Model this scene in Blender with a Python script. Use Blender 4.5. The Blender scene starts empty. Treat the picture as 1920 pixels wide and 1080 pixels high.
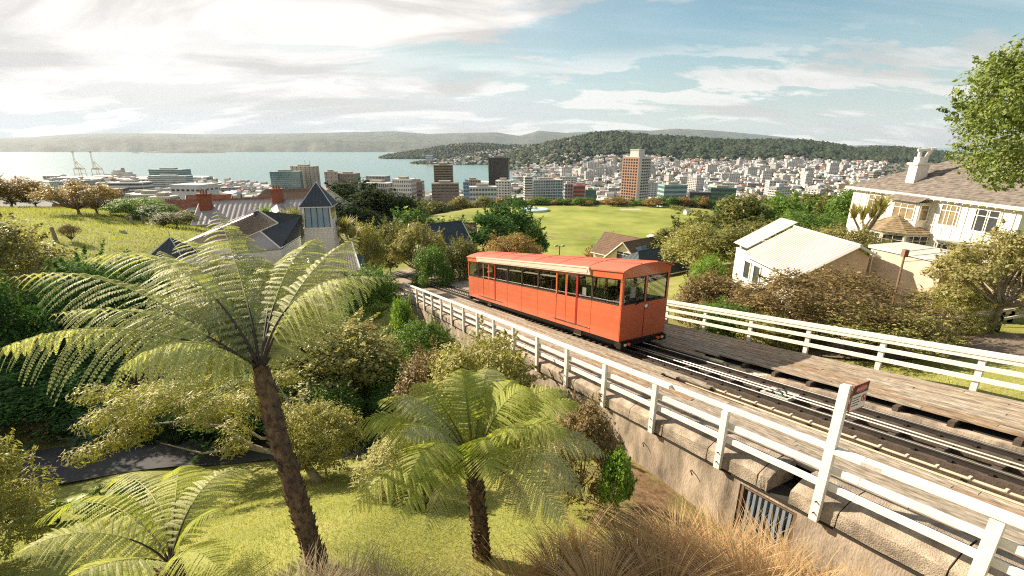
import bpy, math, random
import numpy as np
from mathutils import Vector

# ------------------------------------------------------------------ camera, sky, sun, exposure
scene = bpy.context.scene
COL = scene.collection
CZ = 125.0                                   # eye height above the harbour
FPX, HOR = 853.0, 272.0
PITCH = math.atan((540 - HOR) / FPX)
cam_d = bpy.data.cameras.new('camera')
cam = bpy.data.objects.new('camera', cam_d)
COL.objects.link(cam)
cam.location = (0, 0, CZ)
cam.rotation_euler = (math.pi / 2 - PITCH, 0, 0)
cam_d.sensor_width = 36.0
cam_d.lens = FPX / 1920 * 36.0
cam_d.clip_start = 0.1
cam_d.clip_end = 60000
scene.camera = cam

CLOUD_X, CLOUD_Y = 2.3, 0.7
SUN_AZ, SUN_EL = math.radians(-58), math.radians(27.5)
world = bpy.data.worlds.new('World')
scene.world = world
world.use_nodes = True
wn, wl = world.node_tree.nodes, world.node_tree.links
wn.clear()


def wnode(t, **kw):
    n = wn.new(t)
    for k, v in kw.items():
        setattr(n, k, v)
    return n


def wmath(op, a, b=None, clamp=False):
    n = wnode('ShaderNodeMath', operation=op, use_clamp=clamp)
    for i, v in enumerate((a, b)):
        if v is None:
            continue
        if isinstance(v, (int, float)):
            n.inputs[i].default_value = v
        else:
            wl.new(v, n.inputs[i])
    return n.outputs[0]


def wrange(v, a, b, c=0.0, d=1.0):
    n = wnode('ShaderNodeMapRange', interpolation_type='SMOOTHSTEP')
    wl.new(v, n.inputs[0])
    for i, x in enumerate((a, b, c, d)):
        n.inputs[i + 1].default_value = x
    return n.outputs[0]


sky = wnode('ShaderNodeTexSky', sky_type='NISHITA')
sky.sun_disc = False
sky.sun_elevation = SUN_EL
sky.sun_rotation = SUN_AZ
sky.altitude = 100
sky.air_density = 1.0
sky.dust_density = 0.7
sky.ozone_density = 1.2
tc = wnode('ShaderNodeTexCoord')
sep = wnode('ShaderNodeSeparateXYZ')
wl.new(tc.outputs['Generated'], sep.inputs[0])
# a cloud layer on a curved shell: direction -> position on the layer
den = wmath('ADD', wmath('MAXIMUM', sep.outputs[2], 0.0), 0.20)
comb = wnode('ShaderNodeCombineXYZ')
wl.new(wmath('DIVIDE', sep.outputs[0], den), comb.inputs[0])
wl.new(wmath('DIVIDE', sep.outputs[1], den), comb.inputs[1])


def cloud_noise(scale, sx, sy, rot, loc, detail, dist, rough=0.55):
    mp = wnode('ShaderNodeMapping')
    mp.inputs['Scale'].default_value = (sx, sy, 1)
    mp.inputs['Rotation'].default_value = (0, 0, rot)
    mp.inputs['Location'].default_value = loc
    wl.new(comb.outputs[0], mp.inputs[0])
    nz = wnode('ShaderNodeTexNoise')
    nz.inputs['Scale'].default_value = scale
    nz.inputs['Detail'].default_value = detail
    nz.inputs['Roughness'].default_value = rough
    nz.inputs['Distortion'].default_value = dist
    wl.new(mp.outputs[0], nz.inputs[0])
    return nz.outputs[0]


big = cloud_noise(0.85, 0.75, 1.45, math.radians(10), (CLOUD_X, CLOUD_Y, 0), 10, 0.9, 0.56)
streak = cloud_noise(0.8, 0.30, 2.1, math.radians(-24), (5.1, 3.4, 0), 9, 0.5, 0.62)
puff = cloud_noise(2.6, 0.55, 1.0, math.radians(4), (7.7, 1.2, 3), 12, 0.25, 0.6)
# weather front: solid cloud towards the sun side, breaking up to clear air on the other
front = wrange(sep.outputs[0], 0.22, -0.55)
m_big = wrange(wmath('ADD', big, wmath('MULTIPLY', front, 0.25)), 0.57, 0.69)
m_str = wmath('MULTIPLY', wrange(streak, 0.45, 0.75), 0.42)
m_puf = wmath('MULTIPLY', wrange(puff, 0.47, 0.54), wrange(sep.outputs[2], 0.22, 0.10))
lowhaze = wrange(sep.outputs[2], 0.24, -0.01, 0.0, 0.80)
# cloud brightness: thick parts grey underneath, thin edges bright; a little brighter towards the sun
shade = wrange(cloud_noise(1.2, 0.6, 1.4, math.radians(8), (1.0, 6.2, 2), 8, 0.8), 0.40, 0.56)
sunv = wnode('ShaderNodeVectorMath', operation='DOT_PRODUCT')
wl.new(tc.outputs['Generated'], sunv.inputs[0])
sunv.inputs[1].default_value = (math.sin(SUN_AZ) * math.cos(SUN_EL), math.cos(SUN_AZ) * math.cos(SUN_EL), math.sin(SUN_EL))
glow = wrange(sunv.outputs['Value'], 0.1, 0.98)
lum = wmath('ADD', wmath('ADD', wmath('MULTIPLY', shade, 2.2), wmath('MULTIPLY', glow, 0.6)), 4.0)
mask = wmath('MAXIMUM', wmath('MAXIMUM', m_big, m_str), wmath('MAXIMUM', wmath('MULTIPLY', m_puf, 0.9), wmath('MULTIPLY', glow, 0.75)), True)
ccol = wnode('ShaderNodeVectorMath', operation='SCALE')
ccol.inputs[0].default_value = (1.05, 1.0, 0.95)
wl.new(lum, ccol.inputs['Scale'])
# clean marine air: slightly towards turquoise
tint = wnode('ShaderNodeVectorMath', operation='MULTIPLY')
wl.new(sky.outputs[0], tint.inputs[0])
tint.inputs[1].default_value = (0.66, 0.88, 0.80)
cap = wnode('ShaderNodeVectorMath', operation='MINIMUM')       # thin veil: no glare brighter than lit cloud
wl.new(tint.outputs[0], cap.inputs[0])
cap.inputs[1].default_value = (4.7, 4.8, 4.8)
mix = wnode('ShaderNodeMix', data_type='RGBA')
wl.new(mask, mix.inputs['Factor'])
wl.new(cap.outputs[0], mix.inputs['A'])
wl.new(ccol.outputs[0], mix.inputs['B'])
mix2 = wnode('ShaderNodeMix', data_type='RGBA')                # pale air low over the horizon
wl.new(wmath('MULTIPLY', lowhaze, wmath('SUBTRACT', 1.0, wmath('MULTIPLY', m_puf, 0.85))), mix2.inputs['Factor'])
wl.new(mix.outputs['Result'], mix2.inputs['A'])
mix2.inputs['B'].default_value = (4.4, 4.42, 4.3, 1)
bg = wnode('ShaderNodeBackground')
bg.inputs['Strength'].default_value = 0.069
wl.new(mix2.outputs['Result'], bg.inputs[0])
wo = wnode('ShaderNodeOutputWorld')
wl.new(bg.outputs[0], wo.inputs[0])

sun_d = bpy.data.lights.new('sun', 'SUN')
sun_d.energy = 5.0
sun_d.angle = math.radians(0.5)
sun_d.color = (1.0, 0.86, 0.68)
sun = bpy.data.objects.new('sun', sun_d)
COL.objects.link(sun)
sdir = Vector((math.sin(SUN_AZ) * math.cos(SUN_EL), math.cos(SUN_AZ) * math.cos(SUN_EL), math.sin(SUN_EL)))
sun.rotation_euler = sdir.to_track_quat('Z', 'Y').to_euler()
sun.location = (-60, 40, 200)

vs = scene.view_settings
vs.view_transform = 'Standard'
vs.look = 'None'
vs.gamma = 1.0
vs.exposure = 1.2
vs.use_curve_mapping = False
cy = scene.cycles
cy.use_denoising = False
cy.filter_width = 1.15
cy.use_adaptive_sampling = False
cy.max_bounces = 7
cy.diffuse_bounces = 5
cy.glossy_bounces = 3
cy.transmission_bounces = 4
cy.transparent_max_bounces = 12
cy.volume_bounces = 0
cy.caustics_reflective = False
cy.caustics_refractive = False
cy.sample_clamp_indirect = 6.0

# ------------------------------------------------------------------ helpers


def at(px, py, depth):
    """point of the place seen at photo pixel (px, py), depth metres ahead"""
    r, u = (px - 960) / FPX, (540 - py) / FPX
    return np.array([r * depth, (math.cos(PITCH) + u * math.sin(PITCH)) * depth, CZ + (-math.sin(PITCH) + u * math.cos(PITCH)) * depth])


def atz(px, py, z):
    """the same with the height given (z relative to the eye)"""
    u = (540 - py) / FPX
    return at(px, py, z / (-math.sin(PITCH) + u * math.cos(PITCH)))


class MB:
    """collects polygons for ONE mesh"""

    def __init__(self, f=None):
        self.v, self.f, self.m, self.fn = [], [], [], f

    def add(self, vs, fs, m=0):
        b = len(self.v)
        if self.fn:
            vs = [self.fn(*p) for p in vs]
        self.v += [tuple(p) for p in vs]
        self.f += [tuple(b + i for i in q) for q in fs]
        self.m += [m] * len(fs)
        return self

    def box(self, x0, x1, y0, y1, z0, z1, m=0):
        return self.add([(x0, y0, z0), (x1, y0, z0), (x1, y1, z0), (x0, y1, z0), (x0, y0, z1), (x1, y0, z1), (x1, y1, z1), (x0, y1, z1)],
                        [(0, 3, 2, 1), (4, 5, 6, 7), (0, 1, 5, 4), (1, 2, 6, 5), (2, 3, 7, 6), (3, 0, 4, 7)], m)

    def bbox(self, x0, x1, y0, y1, z0, z1, b=0.01, m=0):
        """box with chamfered long edges on top"""
        return self.add([(x0, y0, z0), (x1, y0, z0), (x1, y1, z0), (x0, y1, z0),
                         (x0, y0, z1 - b), (x1, y0, z1 - b), (x1, y1, z1 - b), (x0, y1, z1 - b),
                         (x0 + b, y0 + b, z1), (x1 - b, y0 + b, z1), (x1 - b, y1 - b, z1), (x0 + b, y1 - b, z1)],
                        [(0, 3, 2, 1), (8, 9, 10, 11), (0, 1, 5, 4), (1, 2, 6, 5), (2, 3, 7, 6), (3, 0, 4, 7),
                         (4, 5, 9, 8), (5, 6, 10, 9), (6, 7, 11, 10), (7, 4, 8, 11)], m)

    def hexa(self, p, m=0):
        """8 free corners: bottom 4, top 4"""
        return self.add(p, [(0, 3, 2, 1), (4, 5, 6, 7), (0, 1, 5, 4), (1, 2, 6, 5), (2, 3, 7, 6), (3, 0, 4, 7)], m)

    def tube(self, pts, rad, n=6, m=0, cap=True):
        pts = [Vector(p) for p in pts]
        if isinstance(rad, (int, float)):
            rad = [rad] * len(pts)
        vs, fs = [], []
        for i, p in enumerate(pts):
            d = (pts[min(i + 1, len(pts) - 1)] - pts[max(i - 1, 0)])
            if d.length < 1e-9:
                d = Vector((0, 0, 1))
            d.normalize()
            a = d.cross(Vector((0, 0, 1)) if abs(d.z) < 0.95 else Vector((1, 0, 0))).normalized()
            b = d.cross(a)
            for k in range(n):
                t = 2 * math.pi * k / n
                vs.append(p + (a * math.cos(t) + b * math.sin(t)) * rad[i])
        for i in range(len(pts) - 1):
            for k in range(n):
                fs.append((i * n + k, i * n + (k + 1) % n, (i + 1) * n + (k + 1) % n, (i + 1) * n + k))
        if cap:
            fs.append(tuple(range(n - 1, -1, -1)))
            fs.append(tuple((len(pts) - 1) * n + k for k in range(n)))
        return self.add(vs, fs, m)

    def build(self, name, mats, parent=None, smooth=False, **props):
        me = bpy.data.meshes.new(name)
        me.from_pydata(self.v, [], self.f)
        if not isinstance(mats, (list, tuple)):
            mats = [mats]
        for x in mats:
            me.materials.append(x)
        if len(mats) > 1:
            me.polygons.foreach_set('material_index', self.m)
        if smooth:
            me.polygons.foreach_set('use_smooth', [True] * len(me.polygons))
        me.update()
        return link(name, me, parent, **props)


def link(name, me, parent=None, **props):
    o = bpy.data.objects.new(name, me)
    COL.objects.link(o)
    if parent is not None:
        o.parent = parent
        pl = parent
        off = Vector((0, 0, 0))
        while pl is not None:
            off += pl.location
            pl = pl.parent
        if props.pop('keep_world', True):
            o.location = -off      # parents carry location only, meshes are built in world space
    else:
        props.pop('keep_world', None)
    for k, v in props.items():
        o[k] = v
    return o


def thing(name, label, cat, loc=(0, 0, 0), group=None):
    o = bpy.data.objects.new(name, None)
    COL.objects.link(o)
    o.location = loc
    o.empty_display_size = 0.3
    o['label'], o['category'] = label, cat
    if group:
        o['group'] = group
    return o


def tag(o, label, cat, group=None, kind=None):
    o['label'], o['category'] = label, cat
    if group:
        o['group'] = group
    if kind:
        o['kind'] = kind
    return o


def np_mesh(name, verts, quads, mats, midx=None, smooth=False):
    """fast mesh from numpy arrays, all faces with the same corner count"""
    me = bpy.data.meshes.new(name)
    nv, nf, k = len(verts), len(quads), quads.shape[1]
    me.vertices.add(nv)
    me.vertices.foreach_set('co', np.ascontiguousarray(verts, dtype=np.float32).ravel())
    me.loops.add(nf * k)
    me.loops.foreach_set('vertex_index', np.ascontiguousarray(quads, dtype=np.int32).ravel())
    me.polygons.add(nf)
    me.polygons.foreach_set('loop_start', np.arange(0, nf * k, k, dtype=np.int32))
    for x in (mats if isinstance(mats, (list, tuple)) else [mats]):
        me.materials.append(x)
    if midx is not None:
        me.polygons.foreach_set('material_index', np.asarray(midx, dtype=np.int32))
    if smooth:
        me.polygons.foreach_set('use_smooth', np.ones(nf, dtype=bool))
    me.update(calc_edges=True)
    return me


# ------------------------------------------------------------------ materials
MATS = {}


def mat(name, col, rough=0.75, var=0.18, scale=4.0, col2=None, bump=0.0, bscale=30.0, metal=0.0, stretch=(1, 1, 1), spec=0.4, detail=5, ramp=(0.3, 0.7), rot=(0, 0, 0), coat=0.0):
    if name in MATS:
        return MATS[name]
    m = bpy.data.materials.new(name)
    m.use_nodes = True
    n, l = m.node_tree.nodes, m.node_tree.links
    b = n['Principled BSDF']
    b.inputs['Roughness'].default_value = rough
    b.inputs['Metallic'].default_value = metal
    b.inputs['Specular IOR Level'].default_value = spec
    if coat:
        b.inputs['Coat Weight'].default_value = coat
        b.inputs['Coat Roughness'].default_value = 0.08
    tcn = n.new('ShaderNodeTexCoord')
    mp = n.new('ShaderNodeMapping')
    mp.inputs['Scale'].default_value = stretch
    mp.inputs['Rotation'].default_value = rot
    mp.vector_type = 'TEXTURE' if rot[2] else 'POINT'
    l.new(tcn.outputs['Object'], mp.inputs[0])
    nz = n.new('ShaderNodeTexNoise')
    nz.inputs['Scale'].default_value = scale
    nz.inputs['Detail'].default_value = detail
    nz.inputs['Roughness'].default_value = 0.6
    l.new(mp.outputs[0], nz.inputs[0])
    rp = n.new('ShaderNodeValToRGB')
    c1 = tuple(c * (1 - var) for c in col)
    c2 = tuple(min(1, c * (1 + var)) for c in (col2 or col))
    rp.color_ramp.elements[0].position, rp.color_ramp.elements[1].position = ramp
    rp.color_ramp.elements[0].color = (*c1, 1)
    rp.color_ramp.elements[1].color = (*c2, 1)
    l.new(nz.outputs[0], rp.inputs[0])
    l.new(rp.outputs[0], b.inputs['Base Color'])
    if bump:
        nb = n.new('ShaderNodeTexNoise')
        nb.inputs['Scale'].default_value = bscale
        nb.inputs['Detail'].default_value = 6
        l.new(mp.outputs[0], nb.inputs[0])
        bp = n.new('ShaderNodeBump')
        bp.inputs['Strength'].default_value = bump
        bp.inputs['Distance'].default_value = 0.03
        l.new(nb.outputs[0], bp.inputs['Height'])
        l.new(bp.outputs[0], b.inputs['Normal'])
    MATS[name] = m
    return m


def leafmat(name, col, col2, rough=0.5, transl=0.38, nscale=0.6, spec=0.3, through=(1.5, 1.6, 0.6)):
    """foliage: every leaf its own tone, light shines through"""
    if name in MATS:
        return MATS[name]
    m = bpy.data.materials.new(name)
    m.use_nodes = True
    n, l = m.node_tree.nodes, m.node_tree.links
    b = n['Principled BSDF']
    b.inputs['Roughness'].default_value = max(rough, .55)
    b.inputs['Specular IOR Level'].default_value = spec
    g = n.new('ShaderNodeNewGeometry')
    tcn = n.new('ShaderNodeTexCoord')
    nz = n.new('ShaderNodeTexNoise')
    nz.inputs['Scale'].default_value = nscale
    nz.inputs['Detail'].default_value = 3
    l.new(tcn.outputs['Object'], nz.inputs[0])
    ad = n.new('ShaderNodeMath')
    ad.operation = 'MULTIPLY_ADD'
    l.new(g.outputs['Random Per Island'], ad.inputs[0])
    ad.inputs[1].default_value = 0.55
    mr = n.new('ShaderNodeMapRange')
    l.new(nz.outputs[0], mr.inputs[0])
    for i, x in enumerate((0.3, 0.7, 0.0, 0.5)):
        mr.inputs[i + 1].default_value = x
    l.new(mr.outputs[0], ad.inputs[2])
    mx = n.new('ShaderNodeMix')
    mx.data_type = 'RGBA'
    l.new(ad.outputs[0], mx.inputs['Factor'])
    mx.inputs['A'].default_value = (*col, 1)
    mx.inputs['B'].default_value = (*col2, 1)
    l.new(mx.outputs['Result'], b.inputs['Base Color'])
    tr = n.new('ShaderNodeBsdfTranslucent')
    hs = n.new('ShaderNodeMix')
    hs.data_type = 'RGBA'
    hs.blend_type = 'MULTIPLY'
    hs.inputs['Factor'].default_value = 1.0
    l.new(mx.outputs['Result'], hs.inputs['A'])
    hs.inputs['B'].default_value = (*through, 1)
    l.new(hs.outputs['Result'], tr.inputs['Color'])
    ms = n.new('ShaderNodeMixShader')
    ms.inputs[0].default_value = transl
    l.new(b.outputs[0], ms.inputs[1])
    l.new(tr.outputs[0], ms.inputs[2])
    l.new(ms.outputs[0], n['Material Output'].inputs[0])
    MATS[name] = m
    return m


def glassmat(name, tint=(0.75, 0.8, 0.78), refl=1.0):
    if name in MATS:
        return MATS[name]
    m = bpy.data.materials.new(name)
    m.use_nodes = True
    n, l = m.node_tree.nodes, m.node_tree.links
    n.remove(n['Principled BSDF'])
    t = n.new('ShaderNodeBsdfTransparent')
    t.inputs[0].default_value = (*tint, 1)
    g = n.new('ShaderNodeBsdfGlossy')
    g.inputs['Roughness'].default_value = 0.02
    lw = n.new('ShaderNodeLayerWeight')
    lw.inputs['Blend'].default_value = 0.5
    pw_ = n.new('ShaderNodeMath')
    pw_.operation = 'POWER'
    l.new(lw.outputs['Facing'], pw_.inputs[0])
    pw_.inputs[1].default_value = 3.5
    fr = n.new('ShaderNodeMath')
    fr.operation = 'MULTIPLY_ADD'
    l.new(pw_.outputs[0], fr.inputs[0])
    fr.inputs[1].default_value = 0.75
    fr.inputs[2].default_value = 0.06
    ms = n.new('ShaderNodeMixShader')
    l.new(fr.outputs[0], ms.inputs[0])
    l.new(t.outputs[0], ms.inputs[1])
    l.new(g.outputs[0], ms.inputs[2])
    l.new(ms.outputs[0], n['Material Output'].inputs[0])
    MATS[name] = m
    return m


random.seed(11)
RNG = np.random.default_rng(11)

# ------------------------------------------------------------------ terrain
# spot heights of the place: x, y, z relative to the eye
SPOTS = [
    # garden below the lookout
    (0, 0.5, -6.0), (-3.2, 5.8, -6.75), (-0.6, 6.9, -7.7), (2.2, 6.2, -7.2), (4.6, 6.0, -7.7), (5.3, 7.6, -8.5), (6.4, 5.4, -7.6), (4.19, 10.1, -8.8), (3.5, 11.5, -8.9), (2.9, 12.7, -9.2),
    (-5.8, 11.3, -9.7), (-2, 11, -9.2), (-9.9, 13.6, -11), (-15.8, 13, -11.0), (-6.2, 14.3, -11.2), (-2.0, 15.5, -11.3), (-10.8, 7.4, -8.7), (-12.4, 10.3, -10),
    (-22, 12, -10.8), (-10, 19, -11.3), (-16, 19, -11.2), (-3.3, 18.6, -11.8), (-7.7, 27.6, -13.2), (-14, 25, -11.5), (-26, 27, -10.6), (-34, 22, -10.0),
    (-32, 32, -9.2), (-41, 40.5, -8.3), (-50, 59, -9.9), (-67, 60, -8.2), (-64, 72, -10.0), (-40, 54, -9.9), (-32, 42, -10.6), (-60, 40, -6.5), (-80, 90, -13), (-45, 75, -13.5),
    (-20, 34, -11.8), (-20, 45, -12.5), (-12, 40, -13.2), (-10.3, 37.4, -12.9), (-17.8, 50, -15.5), (-30, 80, -16.5), (-10, 90, -20), (0, 120, -30), (-25, 58, -14.5), (-41, 101, -17), (-70, 94, -15.5),
    # right of the line
    (14.9, 13, -6.9), (11.4, 20.2, -8.8), (7, 29.2, -11.2), (3.5, 38.6, -13.6), (-6, 56, -17.2), (18, 15.9, -7.3), (26, 14, -6.8), (30, 22, -8.0),
    (13, 23, -10), (20.3, 21, -8.2), (17, 30, -11), (30, 36, -10), (45, 36, -8.5), (60, 20, -6), (60, 60, -14), (12, 8, -6.6), (13, 3, -5.6), (25, 5, -5.5),
    (40, 90, -22), (80, 100, -22), (15, 70, -19.5), (20, 110, -31), (35, 75, -16.5), (57, 96, -18), (100, 160, -38), (100, 40, -10), (200, 100, -20),
    # playing field
    (20, 165, -40), (60, 165, -40), (-15, 200, -40), (20, 220, -40), (80, 220, -40), (-40, 255, -40), (20, 260, -40), (80, 265, -40), (130, 270, -40), (60, 315, -40.5), (-20, 315, -41), (125, 315, -41), (150, 225, -40),
    # down to the town
    (0, 400, -62), (150, 400, -60), (0, 600, -98), (200, 600, -100), (-300, 800, -112), (0, 900, -115), (400, 900, -114), (900, 900, -105), (1300, 1300, -105),
    (-60, 130, -21), (-100, 110, -17), (-100, 220, -52), (-200, 300, -80), (-300, 500, -103), (-150, 150, -34), (-130, 80, -13), (-400, 400, -90),
    (200, 220, -48), (300, 300, -62), (400, 500, -92), (600, 400, -70), (0, 1250, -118), (-600, 1100, -118), (-1000, 1100, -118), (500, 1500, -117), (1000, 2000, -112), (300, 2000, -118), (1700, 1900, -100),
    (-250, 1200, -119), (-800, 1450, -119), (-1400, 1250, -119), (900, 3000, -95), (2000, 3000, -90), (350, 2600, -119), (900, 2500, -112), (1600, 2500, -105),
    # harbour bed
    (-1100, 1900, -138), (-1800, 1700, -138), (-650, 1650, -136), (-260, 1500, -136), (-80, 1650, -134), (30, 2050, -133), (150, 2500, -132), (200, 3000, -140), (-500, 3000, -140), (-2500, 2500, -140), (-1500, 4000, -140),
    (0, 4500, -140), (600, 5000, -140), (2500, 5000, -128), (4000, 4000, -128),
]
SP = np.array(SPOTS, float)


def _uv(x, y):
    az = np.clip(np.arctan2(x, np.maximum(y, 1e-6) * 1.0), -1.30, 1.30)
    az = np.where(y < 0, np.sign(x) * 1.30, az)
    return az * 2.2, np.log(np.maximum(np.hypot(x, y), 2.0))


def _phi(r2):
    return np.where(r2 > 1e-12, 0.5 * r2 * np.log(np.maximum(r2, 1e-12)), 0.0)


_cu, _cv = _uv(SP[:, 0], SP[:, 1])
_n = len(SP)
_A = np.zeros((_n + 3, _n + 3))
_A[:_n, :_n] = _phi((_cu[:, None] - _cu[None]) ** 2 + (_cv[:, None] - _cv[None]) ** 2) + np.eye(_n) * 2e-3
_A[:_n, _n] = 1
_A[:_n, _n + 1] = _cu
_A[:_n, _n + 2] = _cv
_A[_n:, :_n] = _A[:_n, _n:].T
# work in a compressed height so that near relief is not swamped by far drops
_scale = np.exp(_cv)
_W = np.linalg.solve(_A, np.concatenate([SP[:, 2] / np.sqrt(_scale), np.zeros(3)]))


def Hn(x, y):
    x, y = np.asarray(x, float), np.asarray(y, float)
    u, v = _uv(x, y)
    out = _W[_n] + _W[_n + 1] * u + _W[_n + 2] * v
    for i in range(_n):
        out = out + _W[i] * _phi((u - _cu[i]) ** 2 + (v - _cv[i]) ** 2)
    z = out * np.sqrt(np.exp(v))
    # the playing field is levelled ground
    k = np.clip((1.18 - np.sqrt(((x - 45) / 98) ** 2 + ((y - 238) / 84) ** 2)) / 0.16, 0, 1)
    z = z * (1 - k) - 40.0 * k
    return CZ + z


def H(x, y):
    return float(Hn(np.array([x]), np.array([y]))[0])


az = np.concatenate([np.radians(np.arange(-180, -78, 6.0)), np.radians(np.arange(-78, 78, 0.55)), np.radians(np.arange(78, 180, 6.0))])
rr = np.concatenate([[0.01], np.exp(np.linspace(math.log(2.0), math.log(7000), 215))])
AZ, RR = np.meshgrid(az, rr)
gx, gy = RR * np.sin(AZ), RR * np.cos(AZ)
gz = Hn(gx.ravel(), gy.ravel()).reshape(gx.shape)
# small relief
gz = gz + 0.05 * np.sin(gx * 1.7 + 1.3 * np.sin(gy * 0.9)) * np.clip(RR / 8, 0, 1) * (RR < 80)
gz = np.where(RR > 3500, np.minimum(gz, CZ - 100), gz)
NA = len(az)
ii, jj = np.meshgrid(np.arange(len(rr) - 1), np.arange(NA), indexing='ij')
q = np.stack([ii * NA + jj, ii * NA + (jj + 1) % NA, (ii + 1) * NA + (jj + 1) % NA, (ii + 1) * NA + jj], -1).reshape(-1, 4)[:, ::-1]

gm = bpy.data.materials.new('ground_cover')
gm.use_nodes = True
n, l = gm.node_tree.nodes, gm.node_tree.links
b = n['Principled BSDF']
b.inputs['Roughness'].default_value = 0.9
b.inputs['Specular IOR Level'].default_value = 0.15
tcg = n.new('ShaderNodeTexCoord')


def gnoise(scale, detail=6, rough=0.6):
    z = n.new('ShaderNodeTexNoise')
    z.inputs['Scale'].default_value = scale
    z.inputs['Detail'].default_value = detail
    z.inputs['Roughness'].default_value = rough
    l.new(tcg.outputs['Object'], z.inputs[0])
    return z.outputs[0]


def gramp(src, stops):
    r = n.new('ShaderNodeValToRGB')
    e = r.color_ramp.elements
    while len(e) < len(stops):
        e.new(0.5)
    for k, (p, c) in enumerate(stops):
        e[k].position = p
        e[k].color = (*c, 1)
    l.new(src, r.inputs[0])
    return r.outputs[0]


def gmixn(f, a, bb):
    x = n.new('ShaderNodeMix')
    x.data_type = 'RGBA'
    l.new(f, x.inputs['Factor'])
    l.new(a, x.inputs['A'])
    l.new(bb, x.inputs['B'])
    return x.outputs['Result']


grass_c = gramp(gnoise(0.55, 8), [(0.28, (0.15, 0.175, 0.035)), (0.5, (0.26, 0.275, 0.065)), (0.72, (0.38, 0.345, 0.12))])
fine_c = gramp(gnoise(14, 6), [(0.3, (0.13, 0.155, 0.03)), (0.7, (0.38, 0.355, 0.13))])
half = n.new('ShaderNodeMix')
half.data_type = 'RGBA'
half.inputs['Factor'].default_value = 0.45
l.new(grass_c, half.inputs['A'])
l.new(fine_c, half.inputs['B'])
soil_c = gramp(gnoise(5, 8), [(0.3, (0.10, 0.058, 0.03)), (0.7, (0.26, 0.17, 0.10))])
town_c = gramp(gnoise(0.02, 8), [(0.35, (0.10, 0.11, 0.08)), (0.55, (0.20, 0.19, 0.17)), (0.7, (0.06, 0.085, 0.03))])
att = n.new('ShaderNodeAttribute')
att.attribute_name = 'soil'
att2 = n.new('ShaderNodeAttribute')
att2.attribute_name = 'town'
col = gmixn(att.outputs['Fac'], half.outputs['Result'], soil_c)
col = gmixn(att2.outputs['Fac'], col, town_c)
l.new(col, b.inputs['Base Color'])
bp = n.new('ShaderNodeBump')
bp.inputs['Strength'].default_value = 0.6
bp.inputs['Distance'].default_value = 0.08
l.new(gnoise(9, 8, 0.7), bp.inputs['Height'])
l.new(bp.outputs[0], b.inputs['Normal'])

gme = np_mesh('ground', np.stack([gx, gy, gz], -1).reshape(-1, 3), q, gm, smooth=True)
soil = np.clip(1.25 - np.hypot((gx - 3.4) / 1.5, (gy - 9.6) / 2.6) + 0.25 * np.sin(gx * 5) * np.sin(gy * 4), 0, 1)
soil = np.maximum(soil, np.clip(1.2 - np.hypot((gx - 2.5) / 4.2, (gy - 4.6) / 2.4), 0, 1))            # bed under the tussocks
soil = np.maximum(soil, np.clip(1.2 - np.hypot((gx + 12) / 16, (gy - 20) / 5.5), 0, 0.9))             # under the shrubs
soil = np.maximum(soil, np.clip(1.1 - np.hypot((gx - 17) / 9, (gy - 27) / 6), 0, 0.8))
town = np.clip((RR - 420) / 120, 0, 1)
for nm, arr in (('soil', soil), ('town', town)):
    a_ = gme.attributes.new(nm, 'FLOAT', 'POINT')
    a_.data.foreach_set('value', arr.ravel().astype(np.float32))
ground = link('ground', gme, kind='structure')

# harbour
wm = bpy.data.materials.new('harbour_water')
wm.use_nodes = True
n, l = wm.node_tree.nodes, wm.node_tree.links
b = n['Principled BSDF']
b.inputs['Base Color'].default_value = (0.12, 0.24, 0.245, 1)
b.inputs['Roughness'].default_value = 0.26
b.inputs['Specular IOR Level'].default_value = 0.42
tcw = n.new('ShaderNodeTexCoord')
mpw = n.new('ShaderNodeMapping')
mpw.inputs['Scale'].default_value = (0.35, 1.0, 1)
mpw.inputs['Rotation'].default_value = (0, 0, math.radians(-12))
l.new(tcw.outputs['Object'], mpw.inputs[0])
nw = n.new('ShaderNodeTexNoise')
nw.inputs['Scale'].default_value = 0.03
nw.inputs['Detail'].default_value = 9
nw.inputs['Roughness'].default_value = 0.65
l.new(mpw.outputs[0], nw.inputs[0])
bw = n.new('ShaderNodeBump')
bw.inputs['Strength'].default_value = 0.8
bw.inputs['Distance'].default_value = 6.0
l.new(nw.outputs[0], bw.inputs['Height'])
l.new(bw.outputs[0], b.inputs['Normal'])
MB().add([(-21000, -1500, 0), (21000, -1500, 0), (21000, 21000, 0), (-21000, 21000, 0)], [(0, 1, 2, 3)]).build('harbour_water', wm, kind='structure')

# ------------------------------------------------------------------ far land
forest_far = mat('far_forest', (0.045, 0.06, 0.04), 0.95, 0.35, 0.004, col2=(0.09, 0.10, 0.065), bump=0.0, detail=9)


def interp(x, pts):
    xs, ys = zip(*pts)
    return np.interp(x, xs, ys)


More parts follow.
